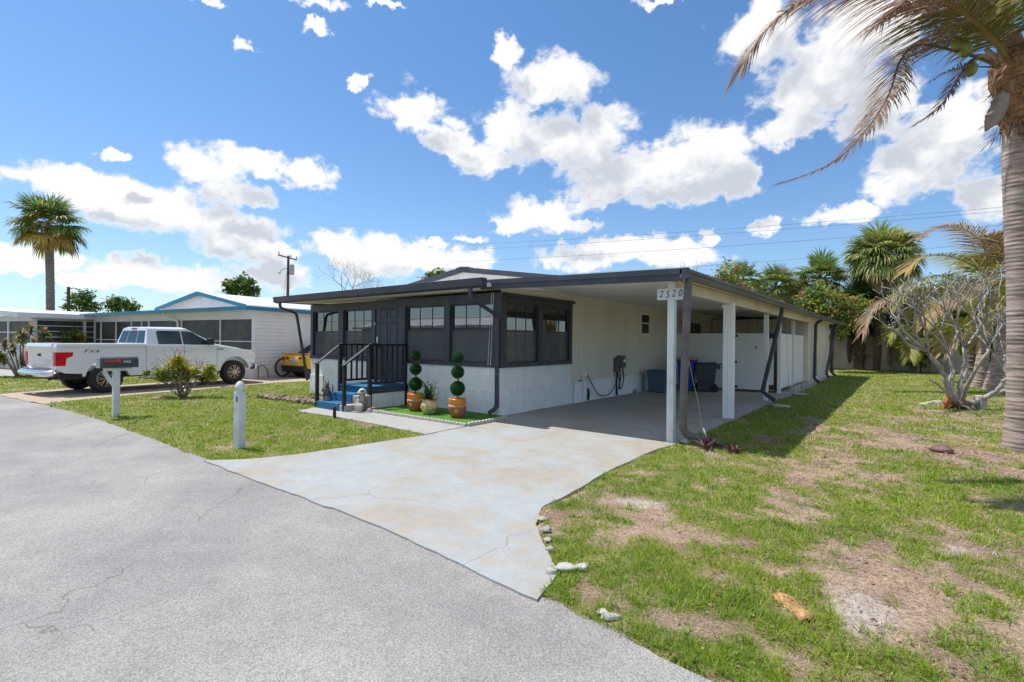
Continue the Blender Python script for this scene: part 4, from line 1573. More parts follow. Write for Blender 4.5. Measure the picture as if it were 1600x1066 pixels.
# fallen palm sheath
b = MB()
n, mm = 14, 9
vs, fs = [], []
rg = random.Random(4)
for i in range(n + 1):
    t = i / n
    w = [0.05, .075, .09, .085, .062, .055, .075, .095, .110, .115, .12, .112, .10, .08, .05][i] * rg.uniform(.93, 1.08)
    for j in range(mm + 1):
        u = j / mm * 2 - 1
        curl = 1.0 + 0.25 * math.sin(t * 5)
        z = 0.016 + 0.030 * (1 - u * u) * curl * (1 - .55 * t) + rg.uniform(-.004, .004) + 0.02 * math.sin(t * 9)
        if abs(u) > .95:
            z -= 0.01
        vs.append((u * w * (1 - 0.1 * t) + 0.03 * math.sin(t * 4), t * 0.43 - 0.215, z))
for i in range(n):
    for j in range(mm):
        a = i * (mm + 1) + j
        fs.append((a, a + 1, a + mm + 2, a + mm + 1))
b.add(vs, fs)
SHEATH = mat('sheath_tan', (0.44, 0.23, 0.10), 0.55, 0.25, 5, 0.35, 30, stain=(0.30, 0.12, 0.06), stain_amt=0.8, stain_scale=6, stretch=(4, 0.6, 1))
o = b.build('palm_sheath', SHEATH, None, smooth=True)
md = o.modifiers.new('thick', 'SOLIDIFY')
md.thickness = 0.006
g0, g1 = ground_at(1220, 936), ground_at(1260, 980)
o.location = ((g0.x + g1.x) / 2, (g0.y + g1.y) / 2, 0.012)
o.scale = (0.62, 0.72, 0.8)
dd = (g0 - g1)
o.rotation_euler = (0, 0, math.atan2(dd.y, dd.x) - R(90))
tag(o, 'dry orange brown palm sheath lying on the patchy lawn near the street', 'palm sheath')

# ------------------------------------------------------------------ bins under the carport
def bin_tote():
    t = thing('storage_tote', 'blue grey plastic storage bin with lid standing against the house wall', 'storage bin', (0.55, 7.25, 0.022), R(4))
    m = mat('tote_blue', (0.075, 0.125, 0.175), 0.45, 0.06, 4)
    b = MB()
    b.hexa([(-.26, -.22, 0), (.26, -.22, 0), (.26, .22, 0), (-.26, .22, 0), (-.31, -.27, .66), (.31, -.27, .66), (.31, .27, .66), (-.31, .27, .66)])
    b.build('body', m, t, bevel=0.03, seg=3)
    b = MB()
    b.box(-.335, -.295, .655, .335, .295, .70)
    b.hexa([(-.28, -.24, .70), (.28, -.24, .70), (.28, .24, .70), (-.28, .24, .70), (-.26, -.22, .72), (.26, -.22, .72), (.26, .22, .72), (-.26, .22, .72)])
    b.build('lid', m, t, bevel=0.012)


bin_tote()


def wheeled_bin(name, label, loc, rz, body_m, lid_m, lean=0.0, open_lid=False, H=1.0):
    t = thing(name, label, 'bin', loc, rz)
    b = MB()
    b.hexa([(-.20, -.24, .05), (.20, -.24, .05), (.20, .20, .05), (-.20, .20, .05), (-.27, -.32, H), (.27, -.32, H), (.27, .30, H), (-.27, .30, H)])
    b.box(-.285, -.335, H - .06, .285, .315, H)
    for sx in (-.12, .12):
        b.hexa([(sx - .02, -.262, .12), (sx + .02, -.262, .12), (sx + .02, -.24, .12), (sx - .02, -.24, .12), (sx - .02, -.338, H - .12), (sx + .02, -.338, H - .12), (sx + .02, -.31, H - .12), (sx - .02, -.31, H - .12)])
    b.build('body', body_m, t, bevel=0.025, seg=3)
    b = MB()
    if open_lid:
        b.hexa([(-.28, .32, H - .02), (.28, .32, H - .02), (.28, .36, H - .04), (-.28, .36, H - .04), (-.28, .40, .35), (.28, .40, .35), (.28, .43, .35), (-.28, .43, .35)])
        b.hexa([(-.27, -.335, H), (.27, -.335, H), (.27, .30, H), (-.27, .30, H), (-.25, -.30, H + .03), (.25, -.30, H + .03), (.25, .28, H + .05), (-.25, .28, H + .05)])
    else:
        b.hexa([(-.29, -.345, H + .002), (.29, -.345, H + .002), (.29, .325, H + .002), (-.29, .325, H + .002), (-.25, -.29, H + .07), (.25, -.29, H + .07), (.25, .29, H + .09), (-.25, .29, H + .09)])
    b.build('lid', lid_m, t, bevel=0.015)
    b = MB()
    b.tube([(-.26, .33, H - .03), (-.26, .42, H + .04), (.26, .42, H + .04), (.26, .33, H - .03)], 0.018, 8)
    b.box(-.28, .30, H - .12, -.20, .40, H + .02)
    b.box(.20, .30, H - .12, .28, .40, H + .02)
    b.build('handle', body_m, t)
    AX = Matrix(((0, 0, 1), (0, 1, 0), (-1, 0, 0)))
    for sx in (-.29, .23):
        w = MB().lathe([(.05, 0), (.115, 0.005), (.125, .015), (.125, .045), (.115, .055), (.05, .06)], (sx, .22, .125), 20, AX).build('wheel', RUBBER, t, smooth='auto')
    return t


wheeled_bin('recycling_bin', 'tall blue recycling bin with a yellow lid behind the carport downspout', (1.00, 8.55, 0.022), R(10), mat('bin_blue', (0.010, 0.032, 0.36), 0.4), mat('lid_yellow', (0.62, 0.37, 0.01), 0.4), H=1.02)
wheeled_bin('waste_bin', 'dark grey wheeled waste bin next to the blue recycling bin', (1.62, 8.60, 0.022), R(-72), mat('bin_grey', (0.055, 0.062, 0.070), 0.5, 0.1, 5), mat('lid_grey', (0.045, 0.052, 0.058), 0.5), H=0.86)
stone('white_stone', 'pale stone on the carport floor against the white skirting', (0.14, 6.55, 0.08), 0.10, 41, CHALK, 0.6)

# thin cord hanging off the carport gutter
b = MB()
b.tube(catmull([(4.035, -0.31, 1.42), (4.05, -0.1, 1.0), (4.06, 0.15, 0.6), (4.10, 0.3, 0.03)], 8), 0.0028, 5)
tag(b.build('hanging_cord', WHITE, None), 'thin white cord trailing to the ground from the front carport downspout', 'cord')

# ------------------------------------------------------------------ mailbox and white post
mbx = thing('mailbox', 'dark metal mailbox with a red flag on a weathered white post in the front lawn', 'mailbox', (-5.74, -5.11, 0.0), R(0))
YW = mat('old_post_white', (0.60, 0.62, 0.62), 0.7, 0.1, 5, 0.3, 25, stain=(0.20, 0.21, 0.20), stain_amt=0.75, stain_scale=4)
b = MB()
b.box(-0.055, -0.055, -0.05, 0.055, 0.055, 0.97)
b.build('post', YW, mbx, bevel=0.008)
b = MB()
b.box(-0.07, -0.20, 0.93, 0.07, 0.24, 0.995)
b.bar((0, -0.03, 0.62), (0, -0.20, 0.93), 0.07, 0.035, (1, 0, 0))
b.build('bracket', YW, mbx, bevel=0.006)
MBX = mat('mailbox_grey', (0.045, 0.052, 0.055), 0.35, 0.2, 5, metal=0.3)
prof = [(-0.11, 0), (0.11, 0), (0.11, 0.13)] + [(0.11 * math.cos(R(a)), 0.13 + 0.085 * math.sin(R(a))) for a in range(15, 180, 15)] + [(-0.11, 0.13)]
b = MB().prism(prof, -0.28, 0.34, lambda u, v, t: Vector((u, t, 0.996 + v)))
bx_ = b.build('box', MBX, mbx, smooth='auto', angle=25)
b = MB().prism([(u * 1.03, v * 1.02 - 0.002) for u, v in prof], -0.302, -0.279, lambda u, v, t: Vector((u, t, 0.996 + v)))
dr_ = b.build('door', mat('mailbox_metal', (0.30, 0.34, 0.37), 0.3, 0.1, 5, metal=0.8), mbx, smooth='auto', angle=25)
MB().box(-0.02, -0.325, 1.16, 0.02, -0.30, 1.185).build('handle', METAL, dr_, bevel=0.003)
b = MB()
b.box(0.112, -0.22, 1.115, 0.120, 0.02, 1.140)
b.prism([(0.02 + 0.035 * math.cos(R(a)), 1.128 + 0.035 * math.sin(R(a))) for a in range(0, 360, 30)], 0.112, 0.121, lambda u, v, t: Vector((t, u, v)))
b.build('flag', mat('flag_red', (0.55, 0.02, 0.03), 0.4), mbx)
MB().box(0.112, 0.075, 1.08, 0.116, 0.215, 1.145).build('number_plate', mat('plate_dark', (0.05, 0.05, 0.05), 0.5), mbx)
text_obj('2450', 0.062, facing(Vector((0.1165, 0.145, 1.112)), (1, 0, 0)), VINYL, 'house_number', mbx, 0.001)

wp = thing('white_post', 'white wooden post with rounded acorn top at the corner of lawn and driveway', 'post', (-0.87, -4.83, 0.0), R(12))
b = MB()
b.box(-0.058, -0.058, -0.05, 0.058, 0.058, 0.83)
b.build('shaft', YW, wp, bevel=0.006)
b = MB()
b.lathe([(0.045, 0.828), (0.045, 0.845), (0.062, 0.86), (0.068, 0.885), (0.060, 0.925), (0.04, 0.965), (0.012, 0.985)], n=20)
b.build('finial', YW, wp, smooth='auto')
b = MB()
b.box(0.008, -0.066, 0.735, 0.03, -0.058, 0.765)
b.box(0.006, -0.066, 0.69, 0.032, -0.058, 0.705)
b.blob((0.02, -0.062, 0.72), 0.012, 8, 6)
b.build('hook', BLACK, wp)
# ------------------------------------------------------------------ vehicles
AXY = Matrix(((1, 0, 0), (0, 0, 1), (0, -1, 0)))   # local z -> y


def car_wheel(t, x, y, r, w, rim_m, face_m, spokes=8, side=-1):
    prof = [(r * .60, -w / 2 * .8), (r * .64, -w / 2), (r * .9, -w / 2), (r * .97, -w * .42), (r, -w * .3), (r, w * .3), (r * .97, w * .42), (r * .9, w / 2), (r * .64, w / 2), (r * .60, w / 2 * .8), (r * .60, -w / 2 * .8)]
    wh = thing_part('wheel', t)
    b = MB().lathe(prof, (x, y, r), 36, AXY, False)
    ty = b.build('wheel', RUBBER, t, smooth='auto')
    bpy.data.objects.remove(wh)
    yo = y + side * w * 0.36
    yo2 = y + side * w * 0.44
    b = MB()
    b.lathe([(r * .61, -0.02), (r * .61, 0.02)], (x, y + side * w * .20, r), 30, AXY)
    b.build('rim_back', face_m, ty)
    b = MB()
    for k in range(spokes):
        a = 2 * math.pi * k / spokes
        for da in (-.16, .16):
            p0 = Vector((x + r * .14 * math.cos(a), yo2, r + r * .14 * math.sin(a)))
            p1 = Vector((x + r * .58 * math.cos(a + da), yo, r + r * .58 * math.sin(a + da)))
            b.bar(p0, p1, r * 0.055, 0.022, (0, 1, 0))
    b.lathe([(r * .17, -.012), (r * .15, .012)], (x, yo2, r), 16, AXY)
    vs, fs = [], []
    n = 36
    for rr_, yy in ((r * .62, yo), (r * .56, yo + side * .008), (r * .55, y + side * w * .25)):
        for k in range(n):
            a = 2 * math.pi * k / n
            vs.append((x + rr_ * math.cos(a), yy, r + rr_ * math.sin(a)))
    for i in range(2):
        for k in range(n):
            q, q2 = i * n + k, i * n + (k + 1) % n
            fs.append((q, q2, q2 + n, q + n))
    b.add(vs, fs)
    b.build('rim', rim_m, ty)
    return ty


def thing_part(name, parent):
    o = bpy.data.objects.new(name + '_tmp', None)
    return o


def arch(cx, cz, r, a0, a1, n=12):
    return [(cx + r * math.cos(R(a0 + (a1 - a0) * i / n)), cz + r * math.sin(R(a0 + (a1 - a0) * i / n))) for i in range(n + 1)]


CARW = mat('truck_white', (0.72, 0.74, 0.77), 0.25, 0.02, 1, coat=0.8)
CARGLASS = mat('car_glass', (0.010, 0.032, 0.040), 0.03, 0.05, 1, spec=0.45)
REDL = mat('red_lens', (0.55, 0.008, 0.012), 0.15, 0.1, 9)
LENS = mat('clear_lens', (0.75, 0.75, 0.72), 0.1)
BLKP = mat('black_plastic', (0.02, 0.02, 0.022), 0.6)
RIMB = mat('dark_rim', (0.02, 0.02, 0.021), 0.35)
RIMM = mat('bronze_rim', (0.45, 0.37, 0.33), 0.3, 0.05, 4, metal=1.0)

TR = thing('pickup_truck', 'white extended cab pickup truck parked on the tan driveway', 'truck', (-12.12, -4.18, 0.018), R(99))
HW = 1.0
low = [(-1.13, 0.70), (-0.95, 0.60), (-0.52, 0.56)] + arch(0, 0.44, 0.52, 166, 14)[0:] + [(0.56, 0.46), (3.14, 0.46)] + arch(3.72, 0.44, 0.52, 176, 10) + \
      [(4.36, 0.56), (4.46, 0.66), (4.48, 0.92), (4.40, 1.10), (4.22, 1.175), (3.25, 1.33), (3.05, 1.355), (0.97, 1.36), (0.965, 1.395), (-1.13, 1.395), (-1.15, 1.30), (-1.13, 0.72)]
b = MB()
for s in (-1, 1):
    b.prism(low, s * (HW - 0.16), s * HW, lambda u, v, t: Vector((u, t, v)))
b.prism([(0.97, .5), (4.40, .6), (4.42, 1.08), (4.22, 1.19), (3.25, 1.35), (3.05, 1.37), (0.97, 1.37)], -HW + .17, HW - .17, lambda u, v, t: Vector((u, t, v)))
b.box(-1.13, -HW + .17, 0.62, 0.96, HW - .17, 0.80)
b.box(0.90, -HW + .17, 0.8, 0.965, HW - .17, 1.38)
b.build('body', CARW, TR, bevel=0.028, seg=3)
b = MB()
b.hexa([(3.2, -.62, 1.34), (4.25, -.62, 1.18), (4.25, .62, 1.18), (3.2, .62, 1.34), (3.22, -.55, 1.40), (4.15, -.55, 1.235), (4.15, .55, 1.235), (3.22, .55, 1.40)])
b.build('hood', CARW, TR, bevel=0.03, seg=3)
tg = MB()
tg.box(-1.165, -0.80, 0.735, -1.10, 0.80, 1.40)
tg.hexa([(-1.19, -.80, 1.30), (-1.12, -.80, 1.30), (-1.12, .80, 1.30), (-1.19, .80, 1.30), (-1.165, -.80, 1.405), (-1.12, -.80, 1.405), (-1.12, .80, 1.405), (-1.165, .80, 1.405)])
tail = tg.build('tailgate', CARW, TR, bevel=0.018)
MB().box(-1.172, -.70, .80, -1.164, .70, .98).build('recess_shade_plate', mat('truck_white_shaded', (0.60, 0.62, 0.65), 0.3), tail, bevel=0.003)  # raised plate in darkened white, painting the shade of a stamped panel
MB().box(-1.178, -.10, 1.05, -1.160, .10, 1.12).build('handle', BLKP, tail, bevel=0.006)
text_obj('3', 0.10, facing(Vector((-1.194, 0.55, 1.345)), (-1, 0, 0)), BLKP, 'mark', tail, 0.001) if False else None
b = MB()
b.tube(catmull([(-1.13, -0.96, 0.62), (-1.25, -0.88, 0.60), (-1.30, -0.6, 0.60), (-1.32, 0, 0.60), (-1.30, .6, .60), (-1.25, .88, .60), (-1.13, .96, .62)], 4), 0.095, 10)
b.build('bumper', CHROME, TR, smooth=True)
MB().box(-1.33, -0.62, 0.665, -1.12, 0.62, 0.70).build('bumper_step', BLKP, TR, bevel=0.01)
b = MB()
b.box(-1.40, -.16, .50, -1.15, .16, .57)
b.build('hitch', BLKP, TR)
for s in (-1, 1):
    pl = [(-1.145, 0.80), (-0.93, 0.80), (-0.91, 1.00), (-0.78, 1.06), (-0.76, 1.17), (-1.150, 1.17)]
    b = MB().prism(pl, s * (HW - .14), s * (HW + 0.008), lambda u, v, t: Vector((u - 0.012, t, v)))
    b.build('taillight', REDL, TR, bevel=0.012)
# cabin: white shell with glass set 4 mm proud of it
B0 = [(0.985, .95, 1.355), (3.22, .93, 1.345)]
T0 = [(1.12, .73, 1.86), (2.22, .70, 1.875)]
b = MB()
b.hexa([(0.985, -.95, 1.34), (3.22, -.93, 1.33), (3.22, .93, 1.33), (0.985, .95, 1.34), (1.10, -.74, 1.86), (2.25, -.71, 1.875), (2.25, .71, 1.875), (1.10, .74, 1.86)])
b.hexa([(1.08, -.75, 1.855), (2.30, -.72, 1.865), (2.30, .72, 1.865), (1.08, .75, 1.855), (1.2, -.62, 1.915), (2.12, -.60, 1.925), (2.12, .60, 1.925), (1.2, .62, 1.915)])
b.build('cabin', CARW, TR, bevel=0.03, seg=3)


def side_pt(x, z, s, off):
    f = (z - 1.34) / (1.865 - 1.34)
    y = (.945 - .215 * f) + off
    return Vector((x, s * y, z))


for s in (-1, 1):
    for pl in ([(1.34, 1.385), (2.02, 1.385), (2.02, 1.80), (1.38, 1.80), (1.33, 1.76)], [(2.07, 1.385), (2.36, 1.37), (2.62, 1.30 + .045), (3.00, 1.355), (2.66, 1.60), (2.40, 1.77), (2.28, 1.80), (2.07, 1.80)]):
        b = MB().prism(pl, 0, 0.006, lambda u, v, t: side_pt(u, v, s, t + 0.002))
        b.build('side_window', CARGLASS, TR)
P = lambda y, z, k: Vector((0.985 + (z - 1.34) / .52 * .115 - k, y, z))
for y0, y1 in ((-.80, -.33), (-.29, .29), (.33, .80)):
    b = MB()
    k0 = 1 - .12
    b.hexa([P(y0, 1.42, .006), P(y1, 1.42, .006), P(y1, 1.42, .001), P(y0, 1.42, .001), P(y0 * .86, 1.80, .006), P(y1 * .86, 1.80, .006), P(y1 * .86, 1.80, .001), P(y0 * .86, 1.80, .001)])
    b.build('rear_window', CARGLASS, TR)
W = lambda y, f, k: Vector((3.20 - .96 * f + k * .5, y, 1.36 + .50 * f + k))
b = MB()
b.hexa([W(-.84, .03, .004), W(.84, .03, .004), W(.66, .94, .004), W(-.66, .94, .004), W(-.84, .03, .012), W(.84, .03, .012), W(.66, .94, .012), W(-.66, .94, .012)])
b.build('windshield', CARGLASS, TR)
b = MB().box(1.065, -.14, 1.852, 1.12, .14, 1.885).build('brake_light', REDL, TR, bevel=0.004)
for s in (-1, 1):
    b = MB()
    y = s * (HW + .001)
    for x0, z0, x1, z1 in ((.972, .50, .972, 1.37), (2.05, .50, 2.05, 1.37), (3.10, .50, 3.10, 1.34)):
        b.bar((x0, y, z0), (x1, y, z1), 0.008, 0.004, (0, 1, 0))
    b.bar((-1.05, y, 1.30), (.95, y, 1.30), 0.006, 0.004, (0, 0, 1))
    b.build('door_seam', BLKP, TR)
    MB().box(2.15, s * HW - .01 if s > 0 else -HW - .028, 1.13, 2.36, s * HW + .028 if s > 0 else -HW + .01, 1.17).build('door_handle', CARW, TR, bevel=0.008)
    b = MB()
    b.box(2.74, s * .98 if s > 0 else -1.20, 1.36, 2.90, s * 1.20 if s > 0 else -.98, 1.58)
    b.build('mirror', BLKP, TR, bevel=0.03, seg=3)
    b = MB()
    b.tube([(0.78, s * 1.0, .40), (0.95, s * 1.04, .39), (3.0, s * 1.04, .39), (3.12, s * 1.0, .41)], 0.05, 8)
    b.build('running_board', CHROME, TR, smooth=True)
    for cx in (0, 3.72):
        vs, fs = [], []
        n = 18
        for i in range(n + 1):
            a = R(174 - 164 * i / n)
            for rr_, yo in ((.515, .0), (.515, .018), (.575, .018), (.585, .0)):
                vs.append((cx + rr_ * math.cos(a), s * (HW + yo), .44 + rr_ * math.sin(a)))
        for i in range(n):
            for k in range(3):
                q = i * 4 + k
                fs.append((q, q + 1, q + 5, q + 4))
        MB().add(vs, fs).build('wheel_arch', CARW, TR, smooth='auto')
    b = MB().prism([(4.18, .93), (4.45, .88), (4.47, 1.0), (4.40, 1.10), (4.22, 1.16)], s * (HW - .25), s * (HW + .006), lambda u, v, t: Vector((u + .008, t, v)))
    b.build('headlight', LENS, TR, bevel=0.01)
    MB().box(3.10, s * (HW + .001) if s > 0 else -HW - .005, 1.20, 3.32, s * (HW + .005) if s > 0 else -HW - .001, 1.235).build('fender_badge', mat('badge_blue_grey', (.09, .10, .14), .4), TR)
b = MB()
b.tube(catmull([(4.35, -1.0, 0.60), (4.52, -.9, .58), (4.62, -.5, .58), (4.64, 0, .58), (4.62, .5, .58), (4.52, .9, .58), (4.35, 1.0, .60)], 4), 0.12, 10)
b.build('front_bumper', CHROME, TR, smooth=True)
MB().box(4.44, -.72, .70, 4.50, .72, 1.10).build('grille', BLKP, TR, bevel=0.02)
b = MB()
b.box(-1.0, -.80, .42, 4.2, .80, .60)
b.tube([(0, -.85, .42), (0, .85, .42)], .07, 8)
b.tube([(-0.95, -.55, .45), (-1.16, -.60, .44)], .04, 8)
b.build('underbody', BLKP, TR)
for x in (0, 3.72):
    for s in (-1, 1):
        car_wheel(TR, x, s * .87, .41, .27, RIMM, RIMB, 8, s)
mx = facing(Vector((-0.42, -HW - 0.002, 1.185)), (0, -1, 0))
text_obj('F', 0.15, mx @ Matrix.Translation((-.09, 0, 0)), mat('decal_red', (.30, .02, .04), .4), 'decal', TR, 0.001, shear=.2, sx=1.5)
text_obj('X4', 0.15, mx @ Matrix.Translation((.09, 0, 0)), mat('decal_grey', (.10, .10, .11), .4), 'decal', TR, 0.001, shear=.2, sx=1.35)
b = MB()
b.tube([(3.15, -.80, 1.36), (3.13, -.80, 1.72)], .004, 5)
b.build('antenna', BLKP, TR)

YC = thing('yellow_car', 'yellow low sports car with black soft top parked beside the cream neighbouring wall', 'car', (-12.75, 2.35, 0.018), R(99))
YEL = mat('car_yellow', (0.78, 0.42, 0.005), 0.2, 0.03, 1, coat=1.0)
b = MB()
sec = []
# stations along x: (x, half width, z bottom, z top)
for x, hw, zb, zt in ((0.0, .80, .48, .90), (.05, .90, .40, .955), (.35, .95, .34, .99), (1.0, .955, .30, .96), (1.9, .94, .26, .93), (3.0, .94, .26, .93), (3.9, .94, .28, .88), (4.5, .90, .28, .76), (4.75, .78, .30, .66)):
    sec.append([(x, -hw * .93, zb), (x, -hw, zb + .12), (x, -hw, zt - .20), (x, -hw * .93, zt - .03), (x, -hw * .6, zt), (x, hw * .6, zt), (x, hw * .93, zt - .03), (x, hw, zt - .20), (x, hw, zb + .12), (x, hw * .93, zb)])
vs = [p for s in sec for p in s]
fs = [tuple(range(9, -1, -1)), tuple(range(len(vs) - 10, len(vs)))]
for i in range(len(sec) - 1):
    for k in range(10):
        q, q2 = i * 10 + k, i * 10 + (k + 1) % 10
        fs.append((q, q2, q2 + 10, q + 10))
b.add(vs, fs)
b.build('body', YEL, YC, smooth='auto', angle=40)
b = MB()
b.hexa([(.65, -.72, .97), (2.75, -.78, .93), (2.75, .78, .93), (.65, .72, .97), (1.15, -.54, 1.34), (1.95, -.54, 1.36), (1.95, .54, 1.36), (1.15, .54, 1.34)])
b.build('soft_top', mat('soft_top_black', (.015, .015, .017), .8), YC, bevel=.05, seg=3)
for s in (-1, 1):
    b = MB()
    b.hexa([(1.15, s * .73, 1.0), (2.35, s * .775, .98), (2.35, s * .765, .985), (1.15, s * .72, 1.005), (1.3, s * .60, 1.28), (1.95, s * .60, 1.30), (1.95, s * .59, 1.30), (1.3, s * .59, 1.28)])
    b.build('side_window', CARGLASS, YC)
    for y0, y1 in ((.30, .48), (.54, .72)):
        MB().prism([(y0, .76), (y0 + .03, .86), (y1, .86), (y1 - .03, .76)], -0.03, .06, lambda u, v, t: Vector((t, s * u, v))).build('taillight', mat('dark_red_lens', (.16, .01, .01), .15), YC, bevel=.008)
    b = MB()
    vs2 = arch(.95, .34, .39, 180, 0)
    b.prism(vs2, s * .94, s * .962, lambda u, v, t: Vector((u, t, v)))
    b.prism(arch(3.78, .34, .39, 180, 0), s * .925, s * .955, lambda u, v, t: Vector((u, t, v)))
    b.build('wheel_well', BLKP, YC)
MB().box(-.035, -.17, .60, .03, .17, .72).build('number_plate', mat('plate_blue', (.30, .42, .52), .4), YC, bevel=.004)
MB().prism([(.02, .50), (.10, .24), (.45, .22), (.45, .46)], -.78, .78, lambda u, v, t: Vector((u - .045, t, v))).build('diffuser', BLKP, YC, bevel=.01)
MB().hexa([(0.02, -.82, .965), (.20, -.86, .975), (.20, .86, .975), (.02, .82, .965), (-.02, -.82, 1.01), (.12, -.86, 1.005), (.12, .86, 1.005), (-.02, .82, 1.01)]).build('spoiler', YEL, YC, bevel=.012)
for x in (.95, 3.78):
    for s in (-1, 1):
        car_wheel(YC, x, s * .84, .34, .26, RIMM, RIMB, 5, s)

# ------------------------------------------------------------------ neighbouring house with blue trim
N0, NA = (-13.70, 1.19, 0), R(10)
nb = thing('neighbour_house', 'white neighbouring bungalow with bright blue roof trim and dark screened porch', 'house', N0, NA)
BLUE = mat('blue_trim', (0.002, 0.175, 0.31), 0.4, 0.08, 2)
LAP = mat('lap_siding', (0.74, 0.71, 0.69), 0.55, 0.04, 1, stain=(.55, .52, .5), stain_amt=.2)
SCREEN = mat('screen_mesh', (0.060, 0.056, 0.053), 0.45, 0.35, 0.9, spec=0.4)
WHT2 = mat('neighbour_white', (0.72, 0.71, 0.73), 0.55, 0.04, 1)
L = 13.1
b = MB()
# lap boards on the side facing the yellow car
for i in range(18):
    z0 = 0.1 + i * 0.147
    b.hexa([(-.02, -.02, z0), (.022, -.02, z0), (.022, 16, z0), (-.02, 16, z0), (-.02, -.02, z0 + .145), (.006, -.02, z0 + .145), (.006, 16, z0 + .145), (-.02, 16, z0 + .145)])
b.box(-.1, 0.02, -.1, .004, 16, .12)
b.build('side_wall', LAP, nb)
b = MB()
b.box(-L, 0, -.1, 0, .1, 1.12)
b.box(-L, 0, 2.42, 0, .1, 2.72)
b.box(-.12, -.012, -.1, .03, .09, 2.72)
b.box(-L, .1, 0, -L + .1, 15.9, 2.7)
b.box(-L, 15.9, 0, 0, 16, 3.0)
b.build('front_wall', WHT2, nb)
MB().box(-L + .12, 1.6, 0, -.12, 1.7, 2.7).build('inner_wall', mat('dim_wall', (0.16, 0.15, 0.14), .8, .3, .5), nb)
edges = [0.0 - .12, -2.23, -5.1, -7.82, -8.45, -9.39, -10.87, -12.4, -L]
for i in range(8):
    x1, x0 = edges[i], edges[i + 1]
    f = MB()
    w = 0.10 if i in (2, 7) else 0.05
    f.box(x0, -.02, 1.10, x0 + w, .08, 2.44)
    f.box(x0 + w, -.015, 1.09, x1, .075, 1.15)
    f.box(x0 + w, -.015, 2.38, x1, .075, 2.43)
    f.box(x0 + w, -.008, 1.465, x1, .05, 1.50)
    fr = f.build('porch_window', WHT2, nb)
    MB().box(x0 + w, .030, 1.15, x1, .036, 2.38).build('screen', SCREEN, fr)
b = MB()
b.hexa([(-L - .3, -.45, 2.70), (.20, -.45, 2.70), (.20, 3.0, 2.72), (-L - .3, 3.0, 2.78), (-L - .3, -.45, 2.76), (.20, -.45, 2.76), (.20, 3.0, 2.80), (-L - .3, 3.0, 2.86)])
b.hexa([(-3.2, 3.0, 2.74), (.25, 3.0, 2.66), (.25, 16.2, 2.60), (-3.2, 16.2, 2.9), (-3.2, 3.0, 2.86), (.25, 3.0, 2.72), (.25, 16.2, 2.66), (-3.2, 16.2, 3.0)])
b.build('porch_roof', ROOF, nb)
b = MB()
b.hexa([(-L - .35, -.50, 2.66), (.24, -.50, 2.72), (.24, -.452, 2.72), (-L - .35, -.452, 2.66), (-L - .35, -.50, 2.80), (.24, -.50, 2.87), (.24, -.452, 2.87), (-L - .35, -.452, 2.80)])
b.hexa([(.20, -.451, 2.72), (.255, -.451, 2.72), (.255, 16.2, 2.56), (.20, 16.2, 2.56), (.20, -.451, 2.87), (.255, -.451, 2.87), (.255, 16.2, 2.70), (.20, 16.2, 2.70)])
b.build('fascia', BLUE, nb)
GX_, GZ_, GE = -7.0, 3.86, 3.15
b = MB().prism([(-10.7, 2.75), (-3.6, 2.75), (-3.6, GE), (GX_, GZ_ - .08), (-10.7, GE)], 2.0, 2.1, lambda u, v, t: Vector((u, t, v)))
b.box(-7.35, 1.97, 3.18, -7.05, 2.0, 3.62)
b.build('gable', WHT2, nb)
b = MB()
for s in (-1, 1):
    e = GX_ + s * 3.75
    b.hexa([(GX_, 1.8, GZ_ - .02), (e, 1.8, GE - .04), (e, 17, GE - .04), (GX_, 17, GZ_ - .02), (GX_, 1.8, GZ_ + .03), (e, 1.8, GE + .01), (e, 17, GE + .01), (GX_, 17, GZ_ + .03)])
b.build('roof', ROOF, nb)
b = MB()
for s in (-1, 1):
    e = GX_ + s * 3.80
    b.hexa([(GX_, 1.72, GZ_ - .13), (e, 1.72, GE - .14), (e, 1.79, GE - .14), (GX_, 1.79, GZ_ - .13), (GX_, 1.72, GZ_ + .05), (e, 1.72, GE + .03), (e, 1.79, GE + .03), (GX_, 1.79, GZ_ + .05)])
b.build('bargeboard', BLUE, nb)
MB().box(-3.55, 2.05, 2.72, -3.45, 16.8, 3.12).build('clerestory_wall', mat('weathered_white', (.52, .53, .52), .7, .2, 2, stain=(.28, .30, .28), stain_amt=.7, stretch=(1, 1, 3)), nb)
spout('downspout', [(-5.75, -.40, 2.7), (-5.75, -.40, 2.55), (-5.25, -.06, 2.35), (-5.22, -.06, .2)], .09, .08, WHT2, nb)

# hose reel pot and hose by the neighbour's wall
t = thing('garden_hose', 'coil of dark garden hose hanging by the yellow car on the cream wall', 'hose', (-13.55, 2.2, 0.0), NA)
b = MB()
for k in range(5):
    b.tube([(.06 + .03 * k, .34 * math.cos(a) + .05 - .01 * k, .43 + .36 * math.sin(a)) for a in np.linspace(0, 6.28, 26)], .028, 7, False)
b.build('coil', HOSE, t, smooth=True)
MB().box(-.02, -.01, .60, .24, .11, .70).build('hook', METAL, t, bevel=.01)
b = MB()
b.tube(catmull([(.05, -.35, .02), (.06, -.33, .45), (.05, -.12, .52), (.06, .02, .35), (.08, .1, .03)], 5), .022, 7)
o = b.build('pipe_stub', METER, None, smooth=True)
o.location = (-13.62, 1.62, 0)
o.rotation_euler = (0, 0, NA)
tag(o, 'thin bent grey pipe rising from the ground left of the hose coil', 'pipe')

